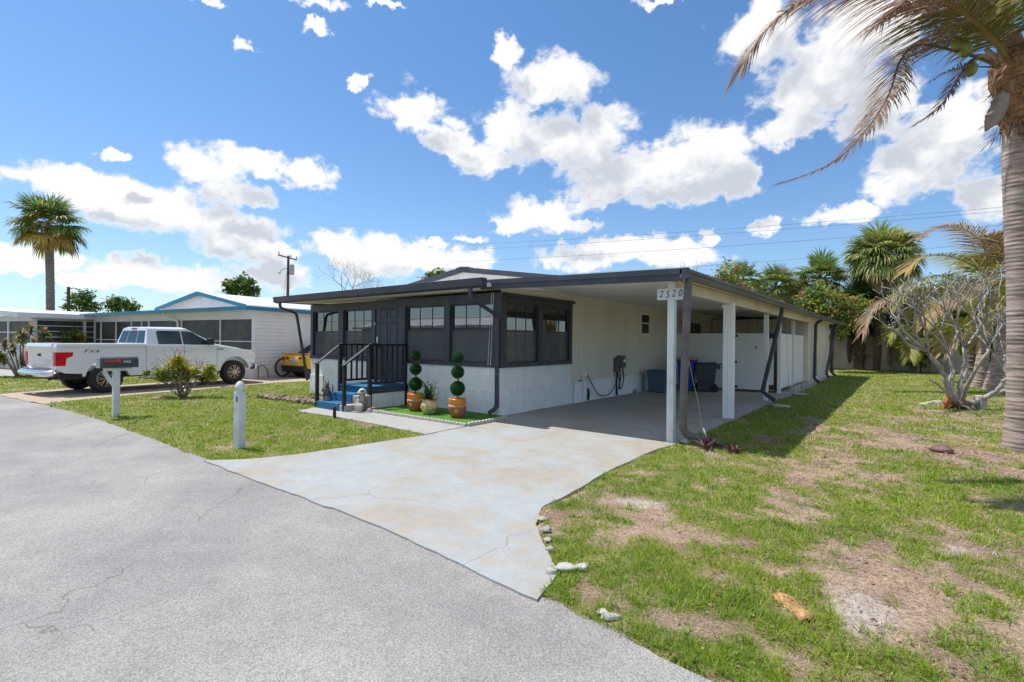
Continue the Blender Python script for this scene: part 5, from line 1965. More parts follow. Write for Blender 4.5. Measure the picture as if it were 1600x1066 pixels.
# ------------------------------------------------------------------ second neighbour, at the left edge
t3 = thing('white_bungalow', 'white bungalow with louvred porch windows at the left edge beyond the truck', 'house', (-26.3, -3.5, 0), R(14))
b = MB()
for s0, s1 in ((0, 9),):
    b.box(-.12, 0, -.1, 0, 9, 1.0)
    b.box(-.12, 0, 2.45, 0, 9, 2.62)
b.box(-.14, -.02, -.1, .03, .14, 2.62)
b.box(-9, 0, -.1, -.14, .1, 1.25)
b.box(-9, 0, 2.35, -.14, .1, 2.62)
b.box(-9, .1, 0, -8.9, 9, 2.6)
b.box(-9, 8.9, 0, -.12, 9, 2.6)
b.build('wall', WHT2, t3)
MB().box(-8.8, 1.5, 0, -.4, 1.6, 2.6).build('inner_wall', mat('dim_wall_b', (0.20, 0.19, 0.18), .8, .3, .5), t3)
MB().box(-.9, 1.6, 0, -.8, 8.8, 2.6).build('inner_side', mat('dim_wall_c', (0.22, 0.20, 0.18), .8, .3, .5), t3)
y = .14
for w in (2.0, 1.5, 1.6, 1.7, 1.7):
    f = MB()
    f.box(-.10, y, 1.0, .02, y + .06, 2.45)
    f.box(-.10, y + w - .06, 1.0, .02, y + w, 2.45)
    for k in range(6):
        z = 1.02 + k * .275
        f.box(-.07, y + .06, z, .012, y + w - .06, z + .035)
    fr = f.build('louvre_window', WHT2, t3)
    MB().box(-.05, y + .06, 1.02, -.044, y + w - .06, 2.45).build('pane', SCREEN, fr)
    y += w
x = -.14
for w in (2.1, 2.1, 2.2):
    f = MB()
    f.box(x - .06, -.02, 1.25, x, .08, 2.35)
    f.box(x - w, -.02, 1.25, x - w + .06, .08, 2.35)
    f.box(x - w + .06, -.01, 1.78, x - .06, .07, 1.83)
    fr = f.build('porch_window', WHT2, t3)
    MB().box(x - w + .06, .03, 1.25, x - .06, .036, 2.35).build('pane', SCREEN, fr)
    x -= w
b = MB()
b.hexa([(-9.4, -.6, 3.22), (.35, -.6, 2.66), (.35, 9.4, 2.66), (-9.4, 9.4, 3.22), (-9.4, -.6, 3.28), (.35, -.6, 2.72), (.35, 9.4, 2.72), (-9.4, 9.4, 3.28)])
b.build('roof', mat('white_metal_roof', (.70, .68, .66), .5, .05, .6, stain=(.5, .48, .45), stain_amt=.3), t3)
b = MB()
b.hexa([(-9.4, -.66, 3.06), (.36, -.66, 2.50), (.36, -.605, 2.50), (-9.4, -.605, 3.06), (-9.4, -.66, 3.30), (.36, -.66, 2.74), (.36, -.605, 2.74), (-9.4, -.605, 3.30)])
b.box(.352, -.60, 2.52, .42, 9.4, 2.735)
b.build('fascia', WHT2, t3)
t4 = thing('far_white_house', 'low white house with wide pale roof seen behind the louvred bungalow', 'house', (-29.0, 15.5, 0), R(14))
b = MB()
b.box(-7, 0, 0, 9, 9, 2.9)
b.build('wall', WHT2, t4)
b = MB()
b.hexa([(-7.4, -.4, 2.9), (9.4, -.4, 2.85), (9.4, 4.5, 3.45), (-7.4, 4.5, 3.5), (-7.4, -.4, 3.0), (9.4, -.4, 2.95), (9.4, 4.5, 3.55), (-7.4, 4.5, 3.6)])
b.hexa([(-7.4, 4.5, 3.5), (9.4, 4.5, 3.45), (9.4, 9.4, 2.85), (-7.4, 9.4, 2.9), (-7.4, 4.5, 3.6), (9.4, 4.5, 3.55), (9.4, 9.4, 2.95), (-7.4, 9.4, 3.0)])
b.build('roof', ROOF, t4)

# house across the street: what the porch windows mirror
t5 = thing('opposite_house', 'pale mobile home across the street behind the viewer, mirrored in the porch windows', 'house', (-22.0, -17.5, 0), R(4))
b = MB()
b.box(-9, -5, 0, 9, 0, 2.6)
b.build('wall', mat('opposite_wall', (.50, .47, .42), .7, .1, 1), t5)
b = MB()
b.hexa([(-9.5, -5.4, 2.6), (9.5, -5.4, 2.6), (9.5, .5, 2.6), (-9.5, .5, 2.6), (-9.5, -2.5, 3.4), (9.5, -2.5, 3.4), (9.5, -2.4, 3.4), (-9.5, -2.4, 3.4)])
b.build('roof', ROOF, t5)
for x in (-7, -3.5, 1, 5):
    MB().box(x, .0, 1.0, x + 1.6, .03, 2.1).build('window', CARGLASS, t5)
MB().box(-9.5, .5, 2.5, 9.5, .56, 2.68).build('fascia', WHT2, t5)

# ------------------------------------------------------------------ boundary wall at the back
wallm = mat('rendered_block', (0.64, 0.55, 0.46), 0.9, 0.12, 0.8, 0.2, 12, stain=(0.24, 0.16, 0.11), stain_amt=0.7, stain_scale=0.7)
bw = thing('boundary_wall', 'long grey brown rendered wall closing the back yard behind the palms', 'wall', (0, 30.3, 0))
b = MB()
for i in range(16):
    x = -8 + i * 2.0
    b.box(x, 0, -.2, x + 1.985, .18, 2.12)
b.build('panel', wallm, bw)
b = MB()
b.box(-8, -.03, 2.12, 24, .21, 2.2)
b.build('coping', mat('wall_coping', (.42, .39, .36), .85, .1, 2), bw)
b = MB()
for i in range(17):
    x = -8 + i * 2.0
    b.box(x - .13, -.04, -.2, x + .12, -.002, 2.12)
b.build('pier', wallm, bw)

# ------------------------------------------------------------------ utility poles and lines
WOODP = mat('utility_wood', (0.10, 0.085, 0.07), .9, .2, 3, .3, 20, stretch=(3, 3, .4))
p = at(449, 520, 48)
up = thing('utility_pole', 'wooden utility pole with crossarm, transformer and street lamp behind the charcoal roof', 'utility pole', (p.x, p.y, 0), HEAD)
H_ = 9.6
b = MB()
b.tube([(0, 0, 0), (0, 0, H_ * .5), (0.03, 0, H_)], [.16, .14, .11], 10)
b.build('pole', WOODP, up, smooth='auto')
b = MB()
b.bar((-1.05, .25, H_ + .1), (.95, -.25, H_ - .45), .10, .12)
b.build('crossarm', WOODP, up)
for x, z in ((-1.0, H_ + .18), (.30, H_ - .18), (.88, H_ - .34)):
    MB().lathe([(.05, 0), (.06, .1), (.03, .2), (.05, .26)], (x, -.24 * x, z), 8).build('insulator', METER, up)
MB().lathe([(.2, 0), (.23, .03), (.23, .85), (.20, .95), (.08, 1.0)], (.42, -.1, H_ - 1.85), 14).build('transformer', mat('transformer_grey', (.35, .36, .38), .5), up, smooth='auto')
b = MB()
b.tube(catmull([(-.1, 0, H_ - 1.3), (-.35, 0, H_ - 1.25), (-.75, 0, H_ - 1.5)], 4), .03, 6)
b.build('lamp_arm', METER, up)
MB().lathe([(.06, .12), (.14, .05), (.13, -.1), (.05, -.16)], (-.82, 0, H_ - 1.6), 12).build('street_lamp', mat('lamp_glass', (.6, .6, .55), .3), up, smooth=True)
b = MB()
b.tube([(-.12, 0, H_ - 1.6), (-1.0, .6, 3.2)], .015, 5)
b.build('guy_wire', METER, up)
p = at(107, 470, 60)
up2 = thing('utility_pole', 'distant bare pole top beside the far trees right of the tall palm trunk', 'utility pole', (p.x, p.y, 0), HEAD)
b = MB()
b.tube([(0, 0, 0), (0, 0, 7.6)], [.2, .16], 8)
b.build('pole', WOODP, up2)
b = MB()
b.bar((-.1, 0, 7.3), (.6, 0, 7.5), .08, .08)
b.bar((-.8, 0, 6.1), (.6, 0, 5.9), .08, .08)
b.build('crossarm', WOODP, up2)
WIRE = mat('wire', (.06, .07, .09), .6)
for k, (x0, y0, x1, y1, d0, d1) in enumerate(((700, 392, 1700, 318, 70, 52), (700, 384, 1700, 312, 70, 52), (700, 410, 1700, 340, 70, 52), (780, 434, 1700, 366, 70, 52))):
    a, c = at(x0, y0, d0), at(x1, y1, d1)
    pts = []
    for i in range(25):
        s = i / 24
        q = a.lerp(c, s)
        q.z -= 1.2 * 4 * s * (1 - s) * .35
        pts.append(q)
    o = MB().tube(pts, .016, 5, False).build('power_line', WIRE, None)
    tag(o, ('second highest', 'highest', 'third highest', 'lowest')[k] + ' of the four thin dark power lines crossing the sky above the right palms', 'power line', 'power lines above the right palms')
# ------------------------------------------------------------------ vegetation builders
def vary(c, rng, a=0.25):
    k = 1 + rng.uniform(-a, a)
    return (max(0, c[0] * k * (1 + rng.uniform(-.12, .12))), max(0, c[1] * k), max(0, c[2] * k * (1 + rng.uniform(-.15, .15))))


def frond(parent, pts, length, rng, cols, n=70, width=0.035, hang=0.6, wind=Vector((0, 0, 0)), r0=0.028, start=0.12, fold=0.55, name='frond', tip_dead=0.3, steps=4, even=False, taper=0.0):
    """feather palm leaf: rachis along pts and two rows of strap leaflets"""
    P = catmull(pts, 8)
    # resample by length
    d = [0]
    for i in range(1, len(P)):
        d.append(d[-1] + (P[i] - P[i - 1]).length)
    T = d[-1]

    def pos(s):
        s = max(0, min(T, s))
        for i in range(1, len(d)):
            if d[i] >= s:
                t = (s - d[i - 1]) / max(1e-6, d[i] - d[i - 1])
                return P[i - 1].lerp(P[i], t), (P[i] - P[i - 1]).normalized()
        return P[-1], (P[-1] - P[-2]).normalized()
    b = MB()
    nn = 22
    b.col(cols['rachis'])
    b.tube([pos(T * i / nn)[0] for i in range(nn + 1)], [r0 * (1 - .86 * i / nn) for i in range(nn + 1)], 6)
    up = Vector((0, 0, 1))
    for i in range(n):
        t = start + (1 - start) * (i + rng.random() * .5) / n
        p, tg = pos(T * t)
        x = tg.cross(up)
        if x.length < .15:
            x = tg.cross(Vector((math.cos(HEAD), math.sin(HEAD), 0)))
        x.normalize()
        u = x.cross(tg).normalized()
        L = length * ((1 - .45 * t ** 3) * (1 - taper * t) if even else (math.sin(math.pi * min(1, .18 + .80 * t)) ** .7)) * rng.uniform(.75, 1.12)
        for s in (-1, 1):
            if rng.random() < .05:
                continue
            dr = (x * s * (1.0 - .45 * t) + tg * (.45 + .5 * t) + u * fold * .3 + Vector((rng.gauss(0, .08), rng.gauss(0, .08), rng.gauss(0, .08)))).normalized()
            dead = t > 1 - tip_dead or rng.random() < .22
            c = vary(cols['dead'] if dead else cols['live'], rng)
            c2 = vary(cols['dead'], rng)
            w = width * rng.uniform(.75, 1.1)
            q = p.copy()
            prev = None
            dirv = dr.copy()
            vs, fs, cs = [], [], []
            for k in range(steps + 1):
                f = k / steps
                sd = dirv.cross(u if abs(dirv.dot(u)) < .95 else x).normalized()
                ww = w * (0.55 + .9 * f if f < .4 else (1 - f) * 1.5 + .04)
                vs += [q - sd * ww / 2, q + sd * ww / 2]
                dirv = (dirv + (Vector((0, 0, -1)) * hang + wind) * (.9 / steps) * (.5 + f)).normalized()
                q = q + dirv * (L / steps)
            for k in range(steps):
                o = 2 * k
                b.col(c if k < steps * .6 else tuple(.5 * (c[j] + c2[j]) for j in range(3)))
                fs = [(0, 1, 3, 2)]
                b.add(vs[o:o + 4], fs)
    return b.build(name, LEAF, parent)


def ringed_trunk(pts, rads, ring=0.05, amp=0.012, n=20, sub=None):
    P = catmull(pts, 10)
    L = sum((P[i + 1] - P[i]).length for i in range(len(P) - 1))
    m_ = int(L / ring * 5)
    d = [0]
    for i in range(1, len(P)):
        d.append(d[-1] + (P[i] - P[i - 1]).length)
    Q, Rr = [], []
    j = 1
    rng = random.Random(3)
    ja = [rng.uniform(.3, 1.6) for _ in range(int(L / ring) + 3)]
    for i in range(m_ + 1):
        s = L * i / m_
        while j < len(d) - 1 and d[j] < s:
            j += 1
        t = (s - d[j - 1]) / max(1e-6, d[j] - d[j - 1])
        Q.append(P[j - 1].lerp(P[j], t))
        f = s / L * (len(rads) - 1)
        k = min(int(f), len(rads) - 2)
        r = rads[k] + (rads[k + 1] - rads[k]) * (f - k)
        ph = (s / ring) % 1
        Rr.append(r + amp * (ja[int(s / ring)] - .35) * 1.2 * (1 - ph) ** 1.5)
    return MB().tube(Q, Rr, n)


def fan_palm(name, label, base, crown, R_, nl, seed, live, dead, trunk_r=.17, boots=True, group=None, low=-0.9, trunk_m=None, segs=32, core=True):
    rng = random.Random(seed)
    base, crown = Vector(base), Vector(crown)
    t = thing(name, label, 'palm tree', base, 0, group)
    c = crown - base
    mid = c * .5 + Vector((rng.uniform(-.15, .15), rng.uniform(-.15, .15), 0))
    b = ringed_trunk([Vector((0, 0, -.1)), mid, c], [trunk_r * 1.2, trunk_r, trunk_r, trunk_r * 1.05], .16, trunk_r * .10, 12)
    tk = b.build('trunk', trunk_m or BARK2, t, smooth=True)
    if boots:
        b = MB()
        k = 0
        z = c.z * .55 if boots is True else boots
        while z < c.z - .05:
            f = z / c.z
            q = (mid * 2 * f if f < .5 else mid.lerp(c, (f - .5) * 2))
            q.z = z
            a = k * 2.4
            o = Vector((math.cos(a), math.sin(a), 0))
            b.bar(q + o * trunk_r * .8, q + o * (trunk_r * 1.75) + Vector((0, 0, .22)), .16, .05, o)
            z += .055
            k += 1
        if b.v:
            b.build('boots', BARK2, tk)
    b = MB()
    for i in range(nl):
        a = i * 2.39996 + rng.uniform(-.3, .3)
        f = (i + .5) / nl
        e = math.asin(max(-1, min(1, low + (0.99 - low) * f))) + rng.uniform(-.15, .15)
        d = Vector((math.cos(a) * math.cos(e), math.sin(a) * math.cos(e), math.sin(e)))
        pl = R_ * rng.uniform(.42, .62)
        bl = R_ * rng.uniform(.46, .64)
        droop = .14 + .30 * max(0, 1 - e)
        p0 = c.copy()
        p1 = c + d * pl - Vector((0, 0, .10 * pl))
        isd = rng.random() < (.75 if e < -.45 else (.10 if e < .1 else .03))
        b.col(vary((.16, .19, .06), rng)).tube([p0, c + d * pl * .5, p1], [.028, .02, .014], 4, False)
        x = d.cross(Vector((0, 0, 1)))
        if x.length < .1:
            x = Vector((1, 0, 0))
        x.normalize()
        x = (x * math.cos(ra := rng.uniform(-.5, .5)) + d.cross(x) * math.sin(ra)).normalized()
        u = x.cross(d).normalized()
        lc = vary(dead if isd else live, rng, .3)
        for k in range(segs):
            th = (k / (segs - 1) - .5) * R(235)
            dr = (d * math.cos(th) + x * math.sin(th) + u * (.18 * abs(math.sin(th)) + rng.uniform(-.05, .05)) + Vector((rng.gauss(0, .05), rng.gauss(0, .05), rng.gauss(0, .05)))).normalized()
            L = bl * (.70 + .30 * math.cos(th)) * rng.uniform(.85, 1.1)
            cc = vary(lc, rng, .2)
            if rng.random() < .12:
                cc = vary(dead, rng, .2)
            b.col(cc)
            w = bl * .072
            vs = []
            q = p1.copy()
            dv = dr.copy()
            sd = dr.cross(u).normalized()
            for j, ww in enumerate((.25, 1.0, .8, .08)):
                vs += [q - sd * w * ww / 2 + u * (.15 * w * ww if k % 2 else -.15 * w * ww), q + sd * w * ww / 2]
                dv = (dv + Vector((0, 0, -1)) * (droop * (.3 + .8 * j))).normalized()
                q = q + dv * L / 3
            b.add(vs, [(0, 1, 3, 2), (2, 3, 5, 4), (4, 5, 7, 6)])
    b.build('crown', LEAF, t)
    return t


def leafy_tree(name, label, base, blobs, palette, seed, n=2600, size=.16, trunk_r=.12, group=None, cat='tree', trunk_m=None, gap=.28, trunk_top=None):
    """trunk, limbs into each mass of the crown, and leaves spread through it in clumps with gaps"""
    rng = random.Random(seed)
    base = Vector(base)
    t = thing(name, label, cat, base, 0, group)
    cs = [(Vector(c) - base, r) for c, r in blobs]
    top = Vector((0, 0, min(c.z for c, r in cs) * .6)) if trunk_top is None else Vector((0, 0, trunk_top))
    b = MB()
    b.tube([Vector((0, 0, -.1)), top * .5 + Vector((rng.uniform(-.1, .1), rng.uniform(-.1, .1), 0)), top], [trunk_r * 1.25, trunk_r, trunk_r * .85], 8)
    tips = []
    for c, r in cs:
        mid = top.lerp(c, .5) + Vector((rng.uniform(-.2, .2), rng.uniform(-.2, .2), .1)) * r
        b.tube(catmull([top, mid, c], 4), [trunk_r * .6 * (1 - .09 * k) for k in range(9)], 6)
        for k in range(7):
            d = Vector((rng.gauss(0, 1), rng.gauss(0, 1), rng.gauss(.25, .8))).normalized()
            q = c + d * r * rng.uniform(.5, .95)
            b.tube([mid.lerp(c, rng.uniform(.3, 1)), c.lerp(q, .5), q], [trunk_r * .28, trunk_r * .17, trunk_r * .07], 4, False)
            tips.append((q, r))
    b.build('trunk', trunk_m or TWIG, t, smooth=True)
    b = MB()
    tot = sum(r ** 2 for c, r in cs)
    for c, r in cs:
        clumps = []
        nc = max(10, int(34 * (r ** .8)))
        for k in range(nc):
            d = Vector((rng.gauss(0, 1), rng.gauss(0, 1), rng.gauss(0, 1))).normalized()
            clumps.append((c + d * r * rng.uniform(.35, 1.0) * (1 - gap * rng.random()), r * rng.uniform(.16, .34), rng.choice(palette)))
        for k in range(int(n * r * r / tot)):
            cc, cr, pal = rng.choice(clumps)
            q = cc + Vector((rng.gauss(0, 1), rng.gauss(0, 1), rng.gauss(0, .75))) * cr * .6
            d = (Vector((rng.gauss(0, 1), rng.gauss(0, 1), rng.gauss(-.2, .7))) + (q - c) / r * .6).normalized()
            nr = Vector((rng.gauss(0, .7), rng.gauss(0, .7), 1))
            b.col(vary(pal, rng, .35))
            L = size * rng.uniform(.6, 1.25)
            b.leaf(q, d, nr, L, L * .5, droop=.15)
    b.build('crown', LEAF, t)
    return t


def branching(b, p, d, L, r, depth, rng, spread=.55, shrink=.74, up=.10, n=6, kids=(2, 3), tips=None, bend=.18, rs=.72):
    q = [p]
    dv = d.copy()
    for k in range(3):
        dv = (dv + Vector((rng.gauss(0, bend), rng.gauss(0, bend), rng.gauss(up * .5, bend * .7)))).normalized()
        q.append(q[-1] + dv * L / 3)
    b.tube(q, [r, r * .94, r * .88, r * .82], n, depth == 0)
    if depth == 0:
        if tips is not None:
            tips.append((q[-1], dv))
        return
    k = rng.randint(*kids)
    ph = rng.uniform(0, 6.28)
    x, y = frame_of(dv)
    for i in range(k):
        a = ph + 6.283 * i / k + rng.uniform(-.4, .4)
        sp = spread * rng.uniform(.7, 1.3)
        nd = (dv * math.cos(sp) + (x * math.cos(a) + y * math.sin(a)) * math.sin(sp) + Vector((0, 0, up))).normalized()
        branching(b, q[-1], nd, L * shrink * rng.uniform(.8, 1.15), r * rs, depth - 1, rng, spread, shrink, up, n, kids, tips, bend, rs)


# ------------------------------------------------------------------ the big coconut palm at the right edge
BPB = at(1597, 706, 7.56)
BPB.z = 0
bp = thing('coconut_palm', 'tall coconut palm with ringed grey trunk and ragged drooping brown fronds at the right edge', 'palm tree', BPB)
lc = lambda px, py, d: at(px, py, d) - BPB
tr_pts = [Vector((0, 0, -.1)), lc(1598, 500, 7.56), lc(1592, 280, 7.54), lc(1593, 190, 7.52), lc(1598, 90, 7.5)]
tr_pts[1].x, tr_pts[1].y = tr_pts[1].x, tr_pts[1].y
tk = ringed_trunk(tr_pts, [.235, .185, .178, .175, .178, .185, .19, .20], .062, .007, 28).build('trunk', BARK, bp, smooth=True)
CR = lc(1598, 95, 7.5)
rng = random.Random(8)
b = MB()
for i in range(30):
    a = i * 2.4
    o = Vector((math.cos(a), math.sin(a), 0))
    z = CR.z - .80 + i * .032
    q = Vector((CR.x, CR.y, z))
    w = .23 + .004 * i
    x_ = Vector((-o.y, o.x, 0))
    e_ = rng.uniform(.7, 1.25)
    A0, A1, A2 = q + o * .10, q + o * (w + .02) + Vector((0, 0, .05)), q + o * (w + .11 * e_) + Vector((0, 0, .26 * e_))
    b.hexa([A0 - x_ * .15 - o * .02, A0 + x_ * .15 - o * .02, A0 + x_ * .12 + Vector((0, 0, .12)), A0 - x_ * .12 + Vector((0, 0, .12)), A1 - x_ * .10, A1 + x_ * .10, A1 + x_ * .075 - o * .05 + Vector((0, 0, .03)), A1 - x_ * .075 - o * .05 + Vector((0, 0, .03))])
    b.hexa([A1 - x_ * .10, A1 + x_ * .10, A1 + x_ * .075 - o * .05 + Vector((0, 0, .03)), A1 - x_ * .075 - o * .05 + Vector((0, 0, .03)), A2 - x_ * .045, A2 + x_ * .045, A2 + x_ * .03 - o * .02, A2 - x_ * .03 - o * .02])
b.build('boots', BOOT, tk)
b = MB()
vs, fs = [], []
n = 40
prof = [(.195, -1.15), (.235, -1.0), (.215, -.9), (.27, -.82), (.315, -.66), (.30, -.50), (.36, -.30), (.34, -.05), (.28, .18)]
for j, (r, z) in enumerate(prof):
    for k in range(n):
        a = 2 * math.pi * k / n
        rr_ = r * (1 + rng.uniform(-.10, .13))
        zz = z + rng.uniform(-.05, .05) * (2.6 if j == 0 else 1)
        vs.append(Vector((CR.x + rr_ * math.cos(a), CR.y + rr_ * math.sin(a), CR.z + zz)))
for j in range(len(prof) - 1):
    for k in range(n):
        q, q2 = j * n + k, j * n + (k + 1) % n
        if j == 0 and rng.random() < .45:
            continue
        fs.append((q, q2, q2 + n, q + n))
b.add(vs, fs)
b.build('fibre', FIBRE, bp)
b = MB()
for i in range(420):
    a = rng.uniform(0, 6.28)
    o = Vector((math.cos(a), math.sin(a), 0))
    z = CR.z + rng.uniform(-1.1, .15)
    q = Vector((CR.x, CR.y, z)) + o * rng.uniform(.22, .33)
    g = rng.random()
    b.col((.20 + .16 * g, .11 + .10 * g, .06 + .06 * g))
    d = (o * rng.uniform(.2, .9) + Vector((rng.gauss(0, .5), rng.gauss(0, .5), rng.uniform(-1.3, .2)))).normalized()
    b.leaf(q, d, Vector((rng.gauss(0, 1), rng.gauss(0, 1), rng.gauss(0, 1))), rng.uniform(.08, .28), rng.uniform(.004, .016), droop=.4)
b.build('fibre_strand', DRYLEAF, bp)
NUT = mat('coconut_green', (.17, .20, .03), .4, .25, 9, stain=(.30, .20, .08), stain_amt=.6, stain_scale=7)
for px, py, d, r in ((1496, 72, 7.2, .085), (1507, 77, 7.12, .10), (1516, 108, 7.15, .095), (1512, 40, 7.3, .09), (1490, 48, 7.35, .07)):
    q = lc(px, py, d)
    MB().blob(q, (r * .9, r * .9, r * 1.15), 16, 10).build('coconut', NUT, bp, smooth=True)
b = MB()
b.tube(catmull([lc(1560, 105, 7.35), lc(1538, 88, 7.2), lc(1517, 86, 7.15), lc(1500, 60, 7.2)], 5), [.035 - .0012 * k for k in range(16)], 7)
b.tube(catmull([lc(1535, 88, 7.2), lc(1520, 95, 7.15), lc(1516, 102, 7.15)], 4), .014, 6)
b.build('fruit_stalk', BOOT, bp, smooth=True)
# boat shaped grey sheath hanging off the crown
b = MB()
A_, B_ = lc(1571, 146, 7.25), lc(1538, 206, 7.22)
ax = B_ - A_
sx_ = Vector((math.cos(HEAD), math.sin(HEAD), .45)).normalized()
fw_ = ax.cross(sx_).normalized()
sx_ = fw_.cross(ax).normalized()
vs, fs = [], []
for i in range(13):
    t = i / 12
    w = .13 * math.sin(math.pi * min(1, .12 + .86 * t)) ** .8
    for j in range(7):
        u = j / 3 - 1
        vs.append(A_ + ax * (t + rng.uniform(-.03, .03)) + sx_ * (w * u * rng.uniform(.82, 1.12)) + fw_ * (.08 * (1 - u * u) * math.sin(math.pi * t) + .02 + rng.uniform(-.008, .008)))
for i in range(12):
    for j in range(6):
        q = i * 7 + j
        fs.append((q, q + 1, q + 8, q + 7))
b.add(vs, fs)
o = b.build('hanging_sheath', mat('sheath_grey', (.27, .215, .18), .7, .15, 6, .3, 30, stain=(.28, .22, .18), stain_amt=.6, stain_scale=5), bp, smooth=True)
md = o.modifiers.new('thick', 'SOLIDIFY')
md.thickness = .012
DEADC = {'rachis': (.26, .17, .09), 'live': (.155, .125, .055), 'dead': (.27, .17, .125)}
MIXC = {'rachis': (.30, .24, .08), 'live': (.075, .125, .022), 'dead': (.27, .18, .125)}
LIVE = {'rachis': (.22, .26, .05), 'live': (.06, .12, .02), 'dead': (.20, .19, .06)}
sideL = -Vector((math.cos(HEAD), math.sin(HEAD), 0))
# long frond arching over to the left; its leaflets hang and blow to the left
frond(bp, [lc(1580, 100, 7.4), lc(1530, 40, 7.0), lc(1450, -12, 6.6), lc(1350, -22, 6.25), lc(1255, 2, 6.05), lc(1190, 55, 5.95), lc(1160, 105, 5.9)], 1.32, random.Random(1),
      {'rachis': (.33, .25, .09), 'live': (.21, .20, .05), 'dead': (.31, .205, .15)}, 190, .036, 1.35, sideL * .26, .036, tip_dead=.72, even=True, taper=.35)
frond(bp, [lc(1582, 95, 7.5), lc(1535, 30, 7.6), lc(1470, -40, 7.6), lc(1390, -62, 7.6), lc(1330, -40, 7.5)], .95, random.Random(2), MIXC, 80, .04, 1.3, sideL * .22, .036, tip_dead=.2)
frond(bp, [lc(1580, 95, 7.5), lc(1552, 20, 7.3), lc(1500, -30, 7.0), lc(1440, -50, 6.8)], .80, random.Random(12), MIXC, 60, .04, 1.4, sideL * .15, .034, tip_dead=.15)
frond(bp, [lc(1585, 95, 7.45), lc(1535, 38, 7.2), lc(1475, 8, 7.0), lc(1415, 8, 6.9), lc(1372, 38, 6.8)], .75, random.Random(31), {'rachis': (.33, .25, .09), 'live': (.16, .15, .05), 'dead': (.28, .18, .13)}, 110, .030, 1.5, sideL * .22, .03, tip_dead=.5, even=True)
# broken frond hanging lower left
frond(bp, [lc(1560, 100, 7.35), lc(1500, 82, 7.15), lc(1440, 70, 6.95), lc(1408, 92, 6.8), lc(1388, 150, 6.7), lc(1352, 205, 6.6), lc(1308, 250, 6.55), lc(1255, 275, 6.5), lc(1215, 288, 6.5)], .85, random.Random(3),
      {'rachis': (.17, .12, .09), 'live': (.22, .15, .10), 'dead': (.27, .18, .13)}, 170, .024, .9, sideL * .32, .022, start=.22, tip_dead=.7, even=True, taper=.62)
frond(bp, [lc(1560, 105, 7.3), lc(1522, 92, 7.2), lc(1500, 118, 7.15), lc(1468, 168, 7.1), lc(1428, 196, 7.05)], .30, random.Random(4), DEADC, 70, .022, .9, sideL * .5, .018, start=.25, tip_dead=.9, even=True)
frond(bp, [lc(1560, 105, 7.4), lc(1515, 105, 7.3), lc(1480, 112, 7.25), lc(1450, 130, 7.2)], .36, random.Random(5), DEADC, 26, .02, .7, sideL * .4, .012, start=.3, tip_dead=.9)
# green crown going up and out of the picture, and the far side
right = -sideL
back = Vector((-math.sin(HEAD), math.cos(HEAD), 0))
for k, (ax_, ay, up_, L) in enumerate(((.1, .5, 1.2, 3.6), (.6, .2, 1.0, 3.6), (1.0, -.3, .6, 3.6), (.9, .7, .45, 3.6), (1.0, .35, .75, 3.6), (.95, -.8, .7, 3.4), (1.1, .1, .05, 3.2))):
    d = (right * ax_ + back * ay + Vector((0, 0, up_))).normalized()
    h = Vector((d.x, d.y, 0))
    h = h.normalized() if h.length > .05 else right
    base = CR + Vector((0, 0, .05))
    pts = [base, base + d * L * .3, base + d * L * .6 + h * .25, base + d * L * .8 + h * .75 - Vector((0, 0, .15)), base + d * L * .85 + h * 1.25 - Vector((0, 0, .75))]
    frond(bp, pts, .85, random.Random(40 + k), LIVE, 62, .042, .7, sideL * .15, .05, tip_dead=.08)
# frond hanging down behind the trunk
frond(bp, [lc(1600, 110, 7.8), lc(1618, 170, 8.2), lc(1618, 260, 8.4), lc(1606, 340, 8.4), lc(1596, 420, 8.3)], .62, random.Random(6), DEADC, 80, .018, .28, sideL * .95, .02, start=.2, tip_dead=.9, even=True)

# ------------------------------------------------------------------ younger coconut palms behind the plumeria
GOLD = {'rachis': (.46, .38, .10), 'live': (.36, .36, .05), 'dead': (.48, .36, .15)}
TANF = {'rachis': (.42, .32, .14), 'live': (.34, .24, .12), 'dead': (.42, .29, .19)}
GRN = {'rachis': (.36, .38, .08), 'live': (.20, .30, .045), 'dead': (.34, .34, .08)}


def young_coconut(label, bpx, cpx, specs, seed, tr=.16, trunk_m=None):
    base = at(*bpx)
    base.z = 0
    t = thing('young_coconut_palm', label, 'palm tree', base, 0, 'young coconut palms behind the plumeria')
    c = at(*cpx) - base
    mid = c * .5 + Vector((.06, .05, 0))
    ringed_trunk([Vector((0, 0, -.1)), mid, c], [tr * 1.5, tr * 1.05, tr, tr * .9], .10, tr * .12, 14).build('trunk', trunk_m or BARK, t, smooth=True)
    for k, (pts, L, cols, hang, w) in enumerate(specs):
        P = [c] + [at(*p) - base for p in pts]
        frond(t, P, L * 1.15, random.Random(seed + k), cols, 125, .042, hang, sideL * w, .03, tip_dead=.35, steps=3, even=True)
    return t


